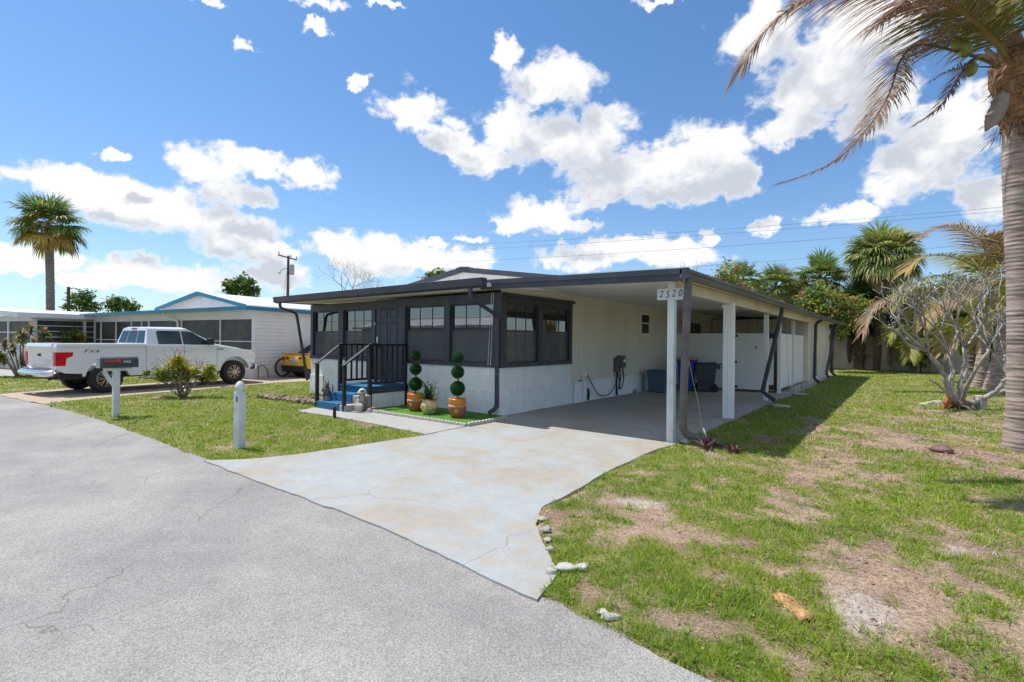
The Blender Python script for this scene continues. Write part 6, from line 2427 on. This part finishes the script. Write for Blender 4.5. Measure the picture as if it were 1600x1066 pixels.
young_coconut('leaning young coconut palm with bronze fronds curling left above the bare plumeria', (1528, 606, 18.8), (1545, 440, 18.6), [
    ([(1541, 400, 18.3), (1533, 378, 18.1), (1505, 358, 17.9), (1470, 354, 17.7), (1436, 372, 17.6)], .95, TANF, .75, .65),
    ([(1520, 415, 18.2), (1480, 400, 17.8), (1440, 402, 17.5), (1415, 425, 17.3)], 1.0, GOLD, .8, .5),
    ([(1520, 440, 18.0), (1470, 430, 17.5), (1425, 445, 17.2), (1395, 480, 17.0)], 1.0, GRN, .8, .45),
    ([(1515, 455, 18.0), (1450, 452, 17.6), (1400, 462, 17.4), (1362, 485, 17.2), (1348, 520, 17.1)], .8, TANF, 1.0, .25),
    ([(1565, 405, 18.6), (1590, 380, 18.8), (1625, 385, 19.0)], .9, GOLD, .8, .3),
    ([(1545, 420, 19.2), (1530, 400, 20), (1500, 410, 20.8)], .9, GRN, .9, .4)], 100)
young_coconut('young coconut palm half hidden by the big trunk with tan windblown fronds', (1547, 612, 17.6), (1588, 425, 17.4), [
    ([(1565, 425, 17.0), (1530, 450, 16.6), (1490, 475, 16.3), (1460, 495, 16.1)], .85, TANF, .35, .9),
    ([(1570, 395, 17.2), (1555, 370, 17.0), (1530, 370, 16.8)], .8, TANF, .5, .8),
    ([(1570, 440, 17), (1545, 490, 16.8), (1525, 540, 16.7)], .8, GOLD, .6, .5),
    ([(1600, 390, 17.4), (1620, 350, 17.4), (1650, 350, 17.4)], .9, GRN, .7, .4),
    ([(1575, 410, 17.8), (1540, 400, 18.4), (1505, 430, 18.8), (1490, 470, 19)], .9, GOLD, .8, .5),
    ([(1600, 440, 17.6), (1625, 470, 17.8), (1640, 520, 18)], .9, GRN, .8, .2)], 120)
young_coconut('small coconut palm with a pale straight trunk standing before the back wall', (1384, 578, 30.2), (1379, 492, 30.0), [
    ([(1365, 470, 29.8), (1345, 475, 29.6), (1333, 505, 29.5)], 1.2, GOLD, .9, .2),
    ([(1395, 465, 29.8), (1425, 462, 29.6), (1450, 485, 29.5)], 1.2, GOLD, .9, .3),
    ([(1380, 455, 30.2), (1400, 440, 30.6), (1430, 450, 31)], 1.2, GRN, .9, .2),
    ([(1372, 465, 30.4), (1358, 450, 31), (1340, 462, 31.4)], 1.1, GRN, .9, .1),
    ([(1385, 480, 29.5), (1400, 490, 29.2), (1415, 520, 29.1)], 1.0, GOLD, .9, .1)], 140, .20, mat('pale_palm_bark', (.40, .33, .26), .85, .2, 5, .4, 20, stretch=(.6, .6, 4)))
young_coconut('low bushy young coconut palm hugging the back wall left of the bare plumeria', (1425, 578, 29.0), (1428, 560, 28.8), [
    ([(1412, 530, 28.5), (1400, 515, 28.2), (1388, 530, 28)], 1.1, GRN, .6, .2),
    ([(1430, 520, 28.8), (1440, 490, 28.8), (1455, 500, 28.8)], 1.2, GOLD, .6, .2),
    ([(1440, 535, 28.6), (1462, 520, 28.3), (1480, 540, 28)], 1.1, GRN, .6, .2),
    ([(1420, 515, 29), (1415, 485, 29.2), (1405, 490, 29.4)], 1.1, GOLD, .6, .2),
    ([(1425, 540, 28), (1425, 535, 27.5), (1422, 560, 27.2)], 1.0, GRN, .6, .1)], 160, .14)
young_coconut('short thick trunked coconut palm deep in the shade behind the plumeria limbs', (1515, 596, 22.5), (1518, 500, 22.3), [
    ([(1500, 470, 22), (1470, 475, 21.8), (1445, 510, 21.6)], 1.1, GOLD, .9, .3),
    ([(1540, 470, 22), (1565, 480, 21.8), (1585, 520, 21.6)], 1.1, GOLD, .9, .3),
    ([(1515, 460, 22.6), (1500, 440, 23), (1475, 450, 23.4)], 1.1, GRN, .9, .3),
    ([(1535, 460, 22.8), (1555, 440, 23.2), (1580, 460, 23.6)], 1.1, GRN, .9, .3),
    ([(1510, 500, 21.8), (1490, 520, 21.5), (1475, 550, 21.3)], 1.0, GOLD, .9, .3),
    ([(1530, 500, 21.8), (1550, 520, 21.5), (1560, 560, 21.3)], 1.0, GRN, .9, .3)], 180, .26, mat('shade_palm_bark', (.22, .17, .14), .85, .2, 5, .4, 20, stretch=(.6, .6, 4)))

# ------------------------------------------------------------------ plumeria
pb = ground_at(1497, 640)
pl = thing('plumeria_tree', 'bare grey plumeria with thick forked branches on the right lawn', 'tree', (pb.x, pb.y, 0))
lp = lambda px, py, d: at(px, py, d) - Vector((pb.x, pb.y, 0))
b = MB()
rng = random.Random(17)
starts = []
limbs = [
    ([(1495, 636, 12.4), (1478, 600, 12.3), (1474, 582, 12.3), (1450, 553, 12.2)], .085, [(-.55, .0, .9), (-.9, .1, .35), (-.3, -.4, .9)]),
    ([(1497, 636, 12.4), (1486, 600, 12.5), (1488, 580, 12.6), (1484, 555, 12.7)], .08, [(-.1, .3, 1), (.3, -.1, 1), (-.5, -.2, .9)]),
    ([(1500, 636, 12.4), (1500, 605, 12.5), (1510, 575, 12.6), (1506, 545, 12.7)], .08, [(.0, .3, 1), (.6, 0, .8), (-.4, 0, 1)]),
    ([(1505, 636, 12.4), (1530, 625, 12.3), (1555, 612, 12.2), (1572, 592, 12.1)], .085, [(.5, -.1, .8), (-.2, .2, 1), (.9, 0, .3), (.2, .4, .9)]),
    ([(1505, 634, 12.6), (1545, 620, 13.0), (1580, 605, 13.3)], .07, [(.6, .2, .6), (.0, .3, 1)]),
    ([(1495, 634, 12.3), (1470, 605, 12.0), (1452, 594, 11.9)], .04, []),
    ([(1500, 634, 12.4), (1512, 600, 12.0), (1530, 570, 11.7), (1545, 545, 11.6)], .06, [(.4, -.3, .9), (-.3, -.2, 1), (.0, .2, 1)]),
]
X_, Y_ = right, back
tips = []
for pts, r, dirs in limbs:
    P = catmull([lp(*p) for p in pts], 4)
    b.tube([p + Vector((rng.gauss(0, .012), rng.gauss(0, .012), 0)) for p in P], [r * .80 * (1 - .38 * k / (len(P) - 1)) * rng.uniform(.9, 1.12) for k in range(len(P))], 9)
    for (dx, dy, dz) in dirs:
        d = (X_ * dx + Y_ * dy + Vector((0, 0, dz))).normalized()
        branching(b, P[-1], d, .60, r * .40, 4, rng, .52, .80, .12, 6, (2, 2), tips, .10, .75)
b.tube(catmull([lp(1450, 553, 12.2), lp(1425, 530, 12.1), lp(1408, 512, 12.1), (lp(1403, 495, 12.1))], 4), [.05 - .002 * k for k in range(13)], 7)
b.tube(catmull([lp(1445, 548, 12.2), lp(1420, 540, 12.0), lp(1405, 520, 12.0), (lp(1388, 512, 12.0))], 4), [.04 - .0015 * k for k in range(13)], 7)
b.build('branches', GREYBARK, pl, smooth=True)
b = MB()
for i in range(26):
    a = rng.uniform(0, 6.28)
    o = Vector((math.cos(a), math.sin(a), 0))
    b.tube([o * .10 + Vector((0, 0, .16)), o * .25 + Vector((0, 0, .09)), o * rng.uniform(.32, .42) + Vector((0, 0, -.02))], [.05, .03, .012], 6)
b.blob((0, 0, .14), (.24, .2, .14), 12, 8, .12, rng)
b.build('root_ball', BARK2, pl, smooth=True)
g = ground_at(1474, 641)
o = MB().box(-.055, -.04, 0, .055, .04, .40).build('clay_tile', mat('red_clay', (.40, .13, .06), .8, .15, 8), None, bevel=.008)
o.location, o.rotation_euler = (g.x, g.y, 0), (R(14), R(14), HEAD)
tag(o, 'red clay tile propped against the root of the plumeria', 'tile')
g = ground_at(1532, 641)
o = MB().box(-.10, -.09, 0, .10, .09, .36).build('support_block', BLOCK, None, bevel=.015)
o.location, o.rotation_euler = (g.x, g.y, 0), (0, 0, HEAD + .2)
tag(o, 'upright grey concrete block propping the low plumeria limb', 'block')
for k, (px, py) in enumerate(((1443, 634), (1452, 632), (1460, 630), (1468, 631))):
    g = ground_at(px, py)
    stone('pale_stone', ('leftmost', 'second', 'third', 'rightmost')[k] + ' of the four pale stones lying left of the plumeria root', (g.x, g.y, .03), .10, 70 + k, CHALK, .5)

# ------------------------------------------------------------------ cabbage palms and trees behind the house
SAB = (.18, .28, .07)
SABD = (.26, .185, .08)
W0 = lambda px, d: tuple(ground_xy(px, d))


def ground_xy(px, d):
    q = at(px, 540, d)
    return (q.x, q.y, 0)


fan_palm('cabbage_palm', 'full round headed cabbage palm with hanging olive fronds, highest of the palms behind the yard', ground_xy(1372, 30.5), at(1380, 402, 30), 2.2, 110, 201, (.25, .31, .09), (.48, .40, .17), .19, 5.6, 'cabbage palms behind the house', -.80, segs=34)
fan_palm('cabbage_palm', 'bright green cabbage palm with red brown trunk above the end of the carport roof', ground_xy(1282, 33), at(1281, 436, 33), 1.85, 46, 202, SAB, SABD, .20, 3.5, 'cabbage palms behind the house', -.55)
fan_palm('cabbage_palm', 'spiky cabbage palm leftmost of the palms above the carport gutter', ground_xy(1160, 31), at(1162, 440, 31), 1.5, 32, 203, SAB, SABD, .17, 3.2, 'cabbage palms behind the house', -.35)
fan_palm('cabbage_palm', 'loose green cabbage palm between the two spiky crowns above the carport gutter', ground_xy(1212, 33), at(1212, 448, 33), 1.75, 40, 204, (.21, .28, .08), SABD, .17, 3.2, 'cabbage palms behind the house', -.6)
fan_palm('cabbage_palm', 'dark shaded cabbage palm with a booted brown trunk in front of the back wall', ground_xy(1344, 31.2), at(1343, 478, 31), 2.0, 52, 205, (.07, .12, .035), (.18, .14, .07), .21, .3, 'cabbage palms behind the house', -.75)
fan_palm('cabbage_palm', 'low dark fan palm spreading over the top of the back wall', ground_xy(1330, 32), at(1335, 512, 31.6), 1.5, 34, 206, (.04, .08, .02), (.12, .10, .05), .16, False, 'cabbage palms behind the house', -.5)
REDB, YGR, DGR, OGR = (.34, .13, .06), (.33, .37, .06), (.10, .18, .045), (.42, .26, .05)
leafy_tree('almond_tree', 'tree with red brown and yellow green leaves beyond the shed end', ground_xy(1300, 28.6), [(at(1292, 478, 28.5), 1.35), (at(1318, 490, 28.3), 1.15), (at(1268, 470, 29), .9), (at(1300, 508, 28), 1.0), (at(1335, 478, 29), .8)],
           [REDB, YGR, DGR, (.20, .25, .05), (.12, .20, .04)], 301, 4200, .20, .13, 'mottled trees behind the house', gap=.4)
leafy_tree('almond_tree', 'orange and yellow leaved tree at the near end of the carport gutter skyline', ground_xy(1128, 28), [(at(1135, 428, 28), 1.0), (at(1112, 448, 28), .85), (at(1150, 450, 28.4), .9), (at(1090, 440, 28), .45)],
           [OGR, YGR, YGR, REDB, DGR, (.16, .24, .04)], 302, 2200, .18, .12, 'mottled trees behind the house', gap=.5)
leafy_tree('dark_tree', 'dark green tree mass filling the gap under the palms beyond the carport roof', ground_xy(1225, 37), [(at(1232, 478, 37), 2.2), (at(1190, 470, 37), 1.6), (at(1265, 480, 37), 1.6), (at(1150, 470, 37), 1.5)],
           [DGR, (.06, .11, .03), (.13, .21, .05)], 303, 6000, .24, .18, gap=.3)
leafy_tree('dark_tree', 'dark green tree mass behind the booted palms at the back wall', ground_xy(1370, 36), [(at(1355, 480, 36), 2.2), (at(1330, 500, 36), 1.6), (at(1400, 470, 36), 1.9), (at(1385, 510, 36), 1.6)],
           [DGR, (.055, .10, .03), (.11, .18, .045)], 304, 6000, .24, .18, gap=.3)
leafy_tree('dark_tree', 'olive tree mass behind the plumeria reaching the right edge', ground_xy(1520, 34), [(at(1470, 485, 34), 2.4), (at(1530, 500, 33), 2.3), (at(1590, 490, 33), 2.6), (at(1500, 540, 32), 1.5), (at(1570, 550, 31), 1.6), (at(1640, 500, 33), 2.4)],
           [(.10, .15, .03), (.17, .20, .04), DGR, (.22, .21, .05)], 305, 22000, .30, .2, gap=.35)
leafy_tree('yard_bush', 'yellow green bush mass against the back wall behind the left plumeria limbs', ground_xy(1440, 28.5), [(at(1432, 545, 28.5), 1.1), (at(1458, 530, 28.6), 1.1), (at(1420, 520, 29), .9), (at(1446, 505, 29), 1.0)],
           [(.30, .34, .05), (.20, .28, .04), (.36, .34, .06)], 306, 5200, .26, .08, cat='bush', gap=.25)
leafy_tree('yard_bush', 'golden green bush mass between the plumeria and the big palm trunk', ground_xy(1545, 24), [(at(1530, 500, 24), 1.5), (at(1565, 480, 24), 1.5), (at(1500, 480, 24.5), 1.2), (at(1555, 525, 23.6), 1.1), (at(1590, 500, 23.5), 1.4)],
           [(.24, .28, .05), (.18, .25, .04), (.34, .29, .08), (.14, .19, .04)], 307, 9000, .28, .10, cat='bush', gap=.25)
rng = random.Random(9)
q = ground_xy(1095, 30)
t = thing('bare_tree', 'thin bare twigs rising left of the orange leaved tree over the carport', 'tree', q)
b = MB()
branching(b, Vector((0, 0, 0)), Vector((0, 0, 1)), 2.3, .07, 5, rng, .42, .66, .25, 5, (2, 3), None, .10, .58)
b.build('branches', TWIG, t)

# left background
fan_palm('tall_palm', 'lone tall cabbage palm with a bare curved trunk standing far left against the sky', ground_xy(79, 44), at(76, 352, 44), 3.05, 62, 210, (.17, .26, .075), (.52, .35, .09), .29, False, None, -.72, trunk_m=mat('tall_palm_bark', (.22, .19, .18), .9, .2, 3, stretch=(.5, .5, 3)))
rng = random.Random(21)
q = ground_xy(536, 38)
t = thing('bare_tree', 'leafless grey tree spreading above the charcoal porch roof', 'tree', q)
b = MB()
branching(b, Vector((0, 0, 0)), Vector((0, 0, 1)), 2.6, .09, 7, rng, .60, .70, .05, 5, (2, 3), None, .12, .62)
b.build('branches', TWIG, t)
for k, (px, d, blobs, n, sz, lab) in enumerate((
        (375, 62, [(at(368, 450, 62), 1.4), (at(385, 444, 62), 1.2), (at(392, 456, 62), 1.2), (at(358, 446, 62), .9), (at(375, 438, 62), .7)], 2600, .40, 'bright green tree top above the blue trimmed gable'),
        (128, 70, [(at(122, 470, 70), 1.6), (at(132, 462, 70), 1.2), (at(140, 476, 70), 1.2), (at(108, 478, 70), .9), (at(150, 478, 70), .9)], 1300, .42, 'thin crowned distant tree beside the bare pole top'),
        (185, 70, [(at(172, 474, 70), 1.0), (at(187, 472, 70), 1.2), (at(200, 477, 70), 1.1), (at(180, 480, 70), 1.0), (at(210, 480, 70), .9)], 1500, .40, 'row of three rounded green tree tops over the white neighbouring roof'),
        (684, 60, [(at(676, 435, 60), 1.1), (at(690, 431, 60), 1.0), (at(664, 440, 60), .8)], 1300, .36, 'small green tree top peeking over the left slope of the gable'))):
    leafy_tree('distant_tree', lab, ground_xy(px, d), blobs, [(.12, .22, .045), (.08, .15, .035), (.16, .25, .06)], 320 + k, n, sz, .2, 'distant trees over the roofs', gap=.35)

# ------------------------------------------------------------------ shrubs on the left
g = ground_at(284, 622)
t = thing('croton_shrub', 'yellow green leafy shrub with bare upright twigs in front of the pickup truck', 'shrub', (g.x, g.y, 0))
t.scale = (.92, .92, .84)
rng = random.Random(33)
b = MB()
stems = []
for i in range(13):
    a = rng.uniform(0, 6.28)
    e = rng.uniform(.55, 1.15)
    d = Vector((math.cos(a) * math.cos(e), math.sin(a) * math.cos(e), math.sin(e)))
    tp = []
    branching(b, Vector((rng.uniform(-.08, .08), rng.uniform(-.08, .08), 0)), d, .42, .020, 2, rng, .5, .72, .15, 5, (2, 3), tp, .16, .66)
    stems += tp
bare = []
for dx, dz in ((-.42, 1.1), (-.22, 1.2), (.12, 1.4), (.45, 1.1), (-.7, .9), (.62, 1.0)):
    d = (right * dx * .7 + back * rng.uniform(-.25, .25) + Vector((0, 0, dz))).normalized()
    tp = []
    branching(b, Vector((0, 0, .2)), d, dz * .62, .018, 2, rng, .55, .48, .12, 5, (2, 3), tp, .10, .55)
    bare += tp
b.build('branches', mat('shrub_bark', (.26, .22, .19), .85, .2, 8), t, smooth=True)
b = MB()
PAL = [(.44, .44, .03), (.27, .33, .035), (.52, .45, .04), (.15, .23, .035)]
cl = [(right * x + back * rng.uniform(-.3, .3) + Vector((0, 0, z)), r) for x, z, r in ((-.25, .95, .24), (-.5, .8, .2), (.0, .9, .22), (-.1, 1.12, .2), (-.7, .62, .16), (.3, .85, .16), (-.35, .68, .2), (.62, .78, .15), (.78, .95, .13), (.7, .62, .13), (.05, .7, .18), (-.85, .80, .08), (-.05, 1.25, .1))]
for c, r in cl:
    p0 = rng.choice(PAL)
    for k in range(int(2300 * r)):
        q = c + Vector((rng.gauss(0, 1), rng.gauss(0, 1), rng.gauss(0, .8))) * r * .55
        d = Vector((rng.gauss(0, 1), rng.gauss(0, 1), rng.gauss(.3, .7))).normalized()
        b.col(vary(p0 if rng.random() < .6 else rng.choice(PAL), rng, .3)).leaf(q, d, (rng.gauss(0, .5), rng.gauss(0, .5), 1), rng.uniform(.05, .11), .035, droop=.15)
for q, d in bare:
    for k in range(5):
        dd = (d + Vector((rng.gauss(0, .7), rng.gauss(0, .7), rng.gauss(0, .7)))).normalized()
        b.col(vary((.28, .17, .12) if rng.random() < .85 else (.45, .06, .04), rng, .3)).leaf(q, dd, (0, 0, 1), rng.uniform(.05, .11), .022, droop=.3)
b.build('leaves', LEAF, t)

g = ground_at(36, 590)
t = thing('dracaena_shrub', 'multi stemmed shrub with orange tinged leaf tufts beside the rear of the truck', 'shrub', (g.x, g.y, 0))
rng = random.Random(35)
b, lf = MB(), MB()
for x, z, k in ((-.75, 1.35, .9), (-.35, 1.75, 1), (.0, 2.0, 1), (.25, 1.7, 1), (.55, 1.85, 1), (.75, 1.4, .9), (-.2, 1.25, .9), (.4, 1.2, .9), (-.9, .8, .8), (-.55, .9, .9), (.1, .8, .8)):
    y = rng.uniform(-.4, .4)
    top = right * x + back * y + Vector((0, 0, z))
    b.tube(catmull([right * x * .25 + back * y * .3, right * x * .6 + back * y * .6 + Vector((0, 0, z * .5)), top], 4), [.035 - .002 * i for i in range(9)], 6)
    for i in range(95):
        e, a = rng.uniform(-.3, 1.4), rng.uniform(0, 6.28)
        d = Vector((math.cos(a) * math.cos(e), math.sin(a) * math.cos(e), math.sin(e)))
        gq = rng.random()
        c = (.40, .20, .10) if (e > .6 and gq < .5 and z > 1.2) else ((.20, .21, .04) if gq < .6 else (.07, .12, .03))
        lf.col(vary(c, rng, .3)).leaf(top - Vector((0, 0, rng.uniform(0, .35))), d, (0, 0, 1), rng.uniform(.22, .46) * k, .05, droop=.35)
b.build('stems', mat('cane', (.33, .28, .22), .8, .2, 6), t, smooth=True)
lf.build('leaves', LEAF, t)
nbm = Matrix.Rotation(NA, 4, 'Z')
pt = Vector(N0) + nbm @ Vector((-12.9, -.9, 0))
leafy_tree('round_shrub', 'round green shrub with orange new leaves against the blue trimmed porch', pt, [(pt + Vector((0, 0, 1.55)), .62), (pt + Vector((.1, .1, 1.0)), .55), (pt + Vector((-.2, 0, 1.25)), .5)],
           [(.06, .13, .025), (.13, .20, .03), (.36, .22, .03)], 340, 2600, .11, .05, cat='shrub', gap=.15)
# red leaved plant by the front downspout
for k, (px, py, h, lab) in enumerate(((1106, 704, .34, 'dark red bromeliad with one dry white stem at the downspout outlet'), (1145, 709, .22, 'low purplish bromeliad clump right of the downspout outlet'))):
    g = ground_at(px, py)
    t = thing('bromeliad', lab, 'plant', (g.x, g.y, 0))
    rng = random.Random(60 + k)
    b = MB()
    for i in range(34 if k == 0 else 46):
        a, e = rng.uniform(0, 6.28), rng.uniform(.1 if k else .3, 1.5)
        d = Vector((math.cos(a) * math.cos(e), math.sin(a) * math.cos(e), math.sin(e)))
        gq = rng.random()
        b.col(vary((.11, .025, .040) if gq < .4 else ((.30, .22, .20) if gq < .75 else (.10, .06, .05)), rng, .3))
        b.leaf((rng.uniform(-.05, .05), rng.uniform(-.05, .05), .0), d, (0, 0, 1), h * rng.uniform(.6, 1.15), .035, droop=.3)
    b.build('leaves', LEAF, t)
    if k == 0:
        MB().tube([(0, 0, .12), (-.03, -.02, .24), (-.06, -.03, .33)], [.014, .013, .009], 7).build('dry_stem', CHALK, t, smooth=True)

# ------------------------------------------------------------------ grass and litter
def outside(x, y):
    ok = np.ones(x.shape, bool)
    for P_ in SLABS:
        ok &= ~inside(P_, x, y)
    ok &= ~((x > -7.5) & (x < 3.9) & (y > -0.05) & (y < 27))
    ok &= ~((x > -2.7) & (x < .45) & (y > -1.5) & (y < 0))
    ok &= ~((x > -4.2) & (x < -2.8) & (y > -1.9) & (y < 0))
    return ok


nrs = np.random.RandomState(12)


def scatter(n, r0, r1, a0, a1, power=0.0):
    """points in a wedge in front of the viewpoint, thinning with distance"""
    th = nrs.uniform(R(a0), R(a1), n)
    r = np.exp(nrs.uniform(math.log(r0), math.log(r1), n))
    return CAM.x + r * np.cos(th), CAM.y + r * np.sin(th), r


def strips(name, x, y, z, ang, lean, h, w, col, m, label_kind, bend=.5):
    n = len(x)
    dx, dy = np.cos(ang), np.sin(ang)
    px, py = -dy, dx
    V = np.zeros((n, 5, 3), np.float32)
    for k, (f, ww) in enumerate(((0, 1), (.55, .75), (1, 0))):
        out_ = h * lean * (f ** (1 + bend))
        up_ = h * f * np.sqrt(np.clip(1 - (lean * .8) ** 2, .02, 1)) * (1 - .15 * f * lean)
        cx, cy, cz = x + dx * out_, y + dy * out_, z + up_
        if k < 2:
            V[:, 2 * k, :] = np.stack([cx - px * w * ww / 2, cy - py * w * ww / 2, cz], 1)
            V[:, 2 * k + 1, :] = np.stack([cx + px * w * ww / 2, cy + py * w * ww / 2, cz], 1)
        else:
            V[:, 4, :] = np.stack([cx, cy, cz], 1)
    base_i = (np.arange(n, dtype=np.int32) * 5)[:, None]
    tri = np.array([0, 1, 3, 0, 3, 2, 2, 3, 4], np.int32)[None, :] + base_i
    me = bpy.data.meshes.new(name)
    me.vertices.add(n * 5)
    me.vertices.foreach_set('co', V.ravel())
    me.loops.add(n * 9)
    me.loops.foreach_set('vertex_index', tri.ravel())
    me.polygons.add(n * 3)
    me.polygons.foreach_set('loop_start', np.arange(0, n * 9, 3, dtype=np.int32))
    me.update(calc_edges=True)
    ca = me.color_attributes.new('tint', 'FLOAT_COLOR', 'POINT')
    c4 = np.ones((n, 5, 4), np.float32)
    c4[:, :, :3] = col[:, None, :]
    ca.data.foreach_set('color', c4.ravel())
    me.materials.append(m)
    o = bpy.data.objects.new(name, me)
    COL.objects.link(o)
    o['kind'] = 'stuff'
    return o


def gheight(x, y):
    return (fbm(x, y, 1.3, 5, 4) - .5) * .05 + (fbm(x, y, 9, 8, 2) - .5) * .022 + .004


# living blades, in tufts
NT_ = 92000
cx, cy, cr = scatter(NT_, 2.2, 46, 64, 182)
cvc, sdc = lawn_props(cx, cy)
keep = (nrs.uniform(0, 1, NT_) < sstep(.18, .78, cvc)) & outside(cx, cy)
cx, cy, cr, cvc = cx[keep], cy[keep], cr[keep], cvc[keep]
per = 9
x = np.repeat(cx, per) + nrs.normal(0, 1, len(cx) * per) * np.repeat(.014 + .0055 * cr, per)
y = np.repeat(cy, per) + nrs.normal(0, 1, len(cx) * per) * np.repeat(.014 + .0055 * cr, per)
r = np.repeat(cr, per)
tk_ = np.repeat(nrs.uniform(0, 1, len(cx)), per)
ok = outside(x, y)
x, y, r, tk_ = x[ok], y[ok], r[ok], tk_[ok]
cv, sdd = lawn_props(x, y)
n = len(x)
h = nrs.uniform(.018, .050, n) * (.75 + .6 * tk_) * np.clip(.55 + .7 * cv, 0, 1.2) * np.clip(1 + (r - 8) * .012, .9, 1.3)
w = .0042 * np.clip(r / 3.6, .8, 9) * nrs.uniform(.7, 1.25, n)
g1, g2, g3 = np.array([.135, .29, .012]), np.array([.33, .42, .022]), np.array([.46, .37, .17])
u = nrs.uniform(0, 1, (n, 1))
pn = fbm(x, y, .7, 91, 3)[:, None]
col = g1 + (g2 - g1) * np.clip(u * .7 + (pn - .5) * 1.3 + .1, 0, 1)
dry = (nrs.uniform(0, 1, n) < (.10 + .25 * (1 - cv)))[:, None]
col = np.where(dry, g3 * (.75 + .5 * u), col) * (.8 + .4 * nrs.uniform(0, 1, (n, 1)))
strips('lawn_grass', x, y, gheight(x, y), nrs.uniform(0, 6.28, n), nrs.uniform(.2, .95, n), h, w, col, LEAF, 'grass')
# coarse weedy tufts
NW = 5200
cx, cy, cr = scatter(NW, 2.2, 17, 64, 182)
cvc, sdc = lawn_props(cx, cy)
keep = (nrs.uniform(0, 1, NW) < np.clip(sstep(.22, .70, cvc), .03, 1)) & outside(cx, cy)
cx, cy, cr = cx[keep], cy[keep], cr[keep]
per = 13
sp = np.repeat(.012 + .006 * nrs.uniform(0, 1, len(cx)) + .002 * cr, per)
x = np.repeat(cx, per) + nrs.normal(0, 1, len(cx) * per) * sp
y = np.repeat(cy, per) + nrs.normal(0, 1, len(cx) * per) * sp
r = np.repeat(cr, per)
sz = np.repeat(nrs.uniform(.6, 1.25, len(cx)), per)
hue = np.repeat(nrs.uniform(0, 1, len(cx)), per)[:, None]
ok = outside(x, y)
x, y, r, sz, hue = x[ok], y[ok], r[ok], sz[ok], hue[ok]
n = len(x)
col = (np.array([.13, .27, .018]) * (1 - hue) + np.array([.33, .40, .03]) * hue) * (.75 + .5 * nrs.uniform(0, 1, (n, 1)))
strips('weed_tufts', x, y, gheight(x, y), nrs.uniform(0, 6.28, n), nrs.uniform(.35, 1.15, n), nrs.uniform(.05, .105, n) * sz, .0075 * np.clip(r / 5, .85, 3) * nrs.uniform(.7, 1.2, n), col, LEAF, 'grass')
# dead straw lying between the tufts
NS = 230000
x, y, r = scatter(NS, 2.2, 26, 64, 182)
cv, sdd = lawn_props(x, y)
keep = outside(x, y) & (nrs.uniform(0, 1, NS) < np.clip(.95 - .75 * cv, .12, 1) * (1 - .80 * sdd) * np.where(x > 3.4, 1, .45))
x, y, r = x[keep], y[keep], r[keep]
n = len(x)
u = nrs.uniform(0, 1, (n, 1))
col = np.array([.25, .165, .125]) * (1 - u) + np.array([.58, .46, .34]) * u
strips('dry_thatch', x, y, gheight(x, y) + .002, nrs.uniform(0, 6.28, n), np.full(n, 1.15), nrs.uniform(.03, .085, n) * np.clip(r / 5, .8, 2), .0035 * np.clip(r / 3.6, .8, 7), col, DRYLEAF, 'thatch', .0)
# fallen leaves
NL = 4200
x, y, r = scatter(NL, 2.3, 16, 64, 150)
fl = fbm(x, y, .8, 44, 3)
keep = outside(x, y) & (x > 3.5) & (nrs.uniform(0, 1, NL) < sstep(.45, .65, fl) * .7 + .04)
x, y, r = x[keep], y[keep], r[keep]
rng = random.Random(77)
b = MB()
zz = gheight(x, y)
for i in range(len(x)):
    a = rng.uniform(0, 6.28)
    b.col(vary(rng.choice(((.30, .18, .11), (.24, .14, .10), (.40, .29, .19), (.15, .09, .07))), rng, .3))
    L = rng.uniform(.014, .040)
    b.leaf((x[i], y[i], zz[i] + rng.uniform(.012, .028)), (math.cos(a), math.sin(a), rng.uniform(-.15, .3)), (rng.gauss(0, .4), rng.gauss(0, .4), 1), L, L * .55, droop=rng.uniform(-.3, .4))
o = b.build('fallen_leaves', DRYLEAF, None)
o['kind'] = 'stuff'
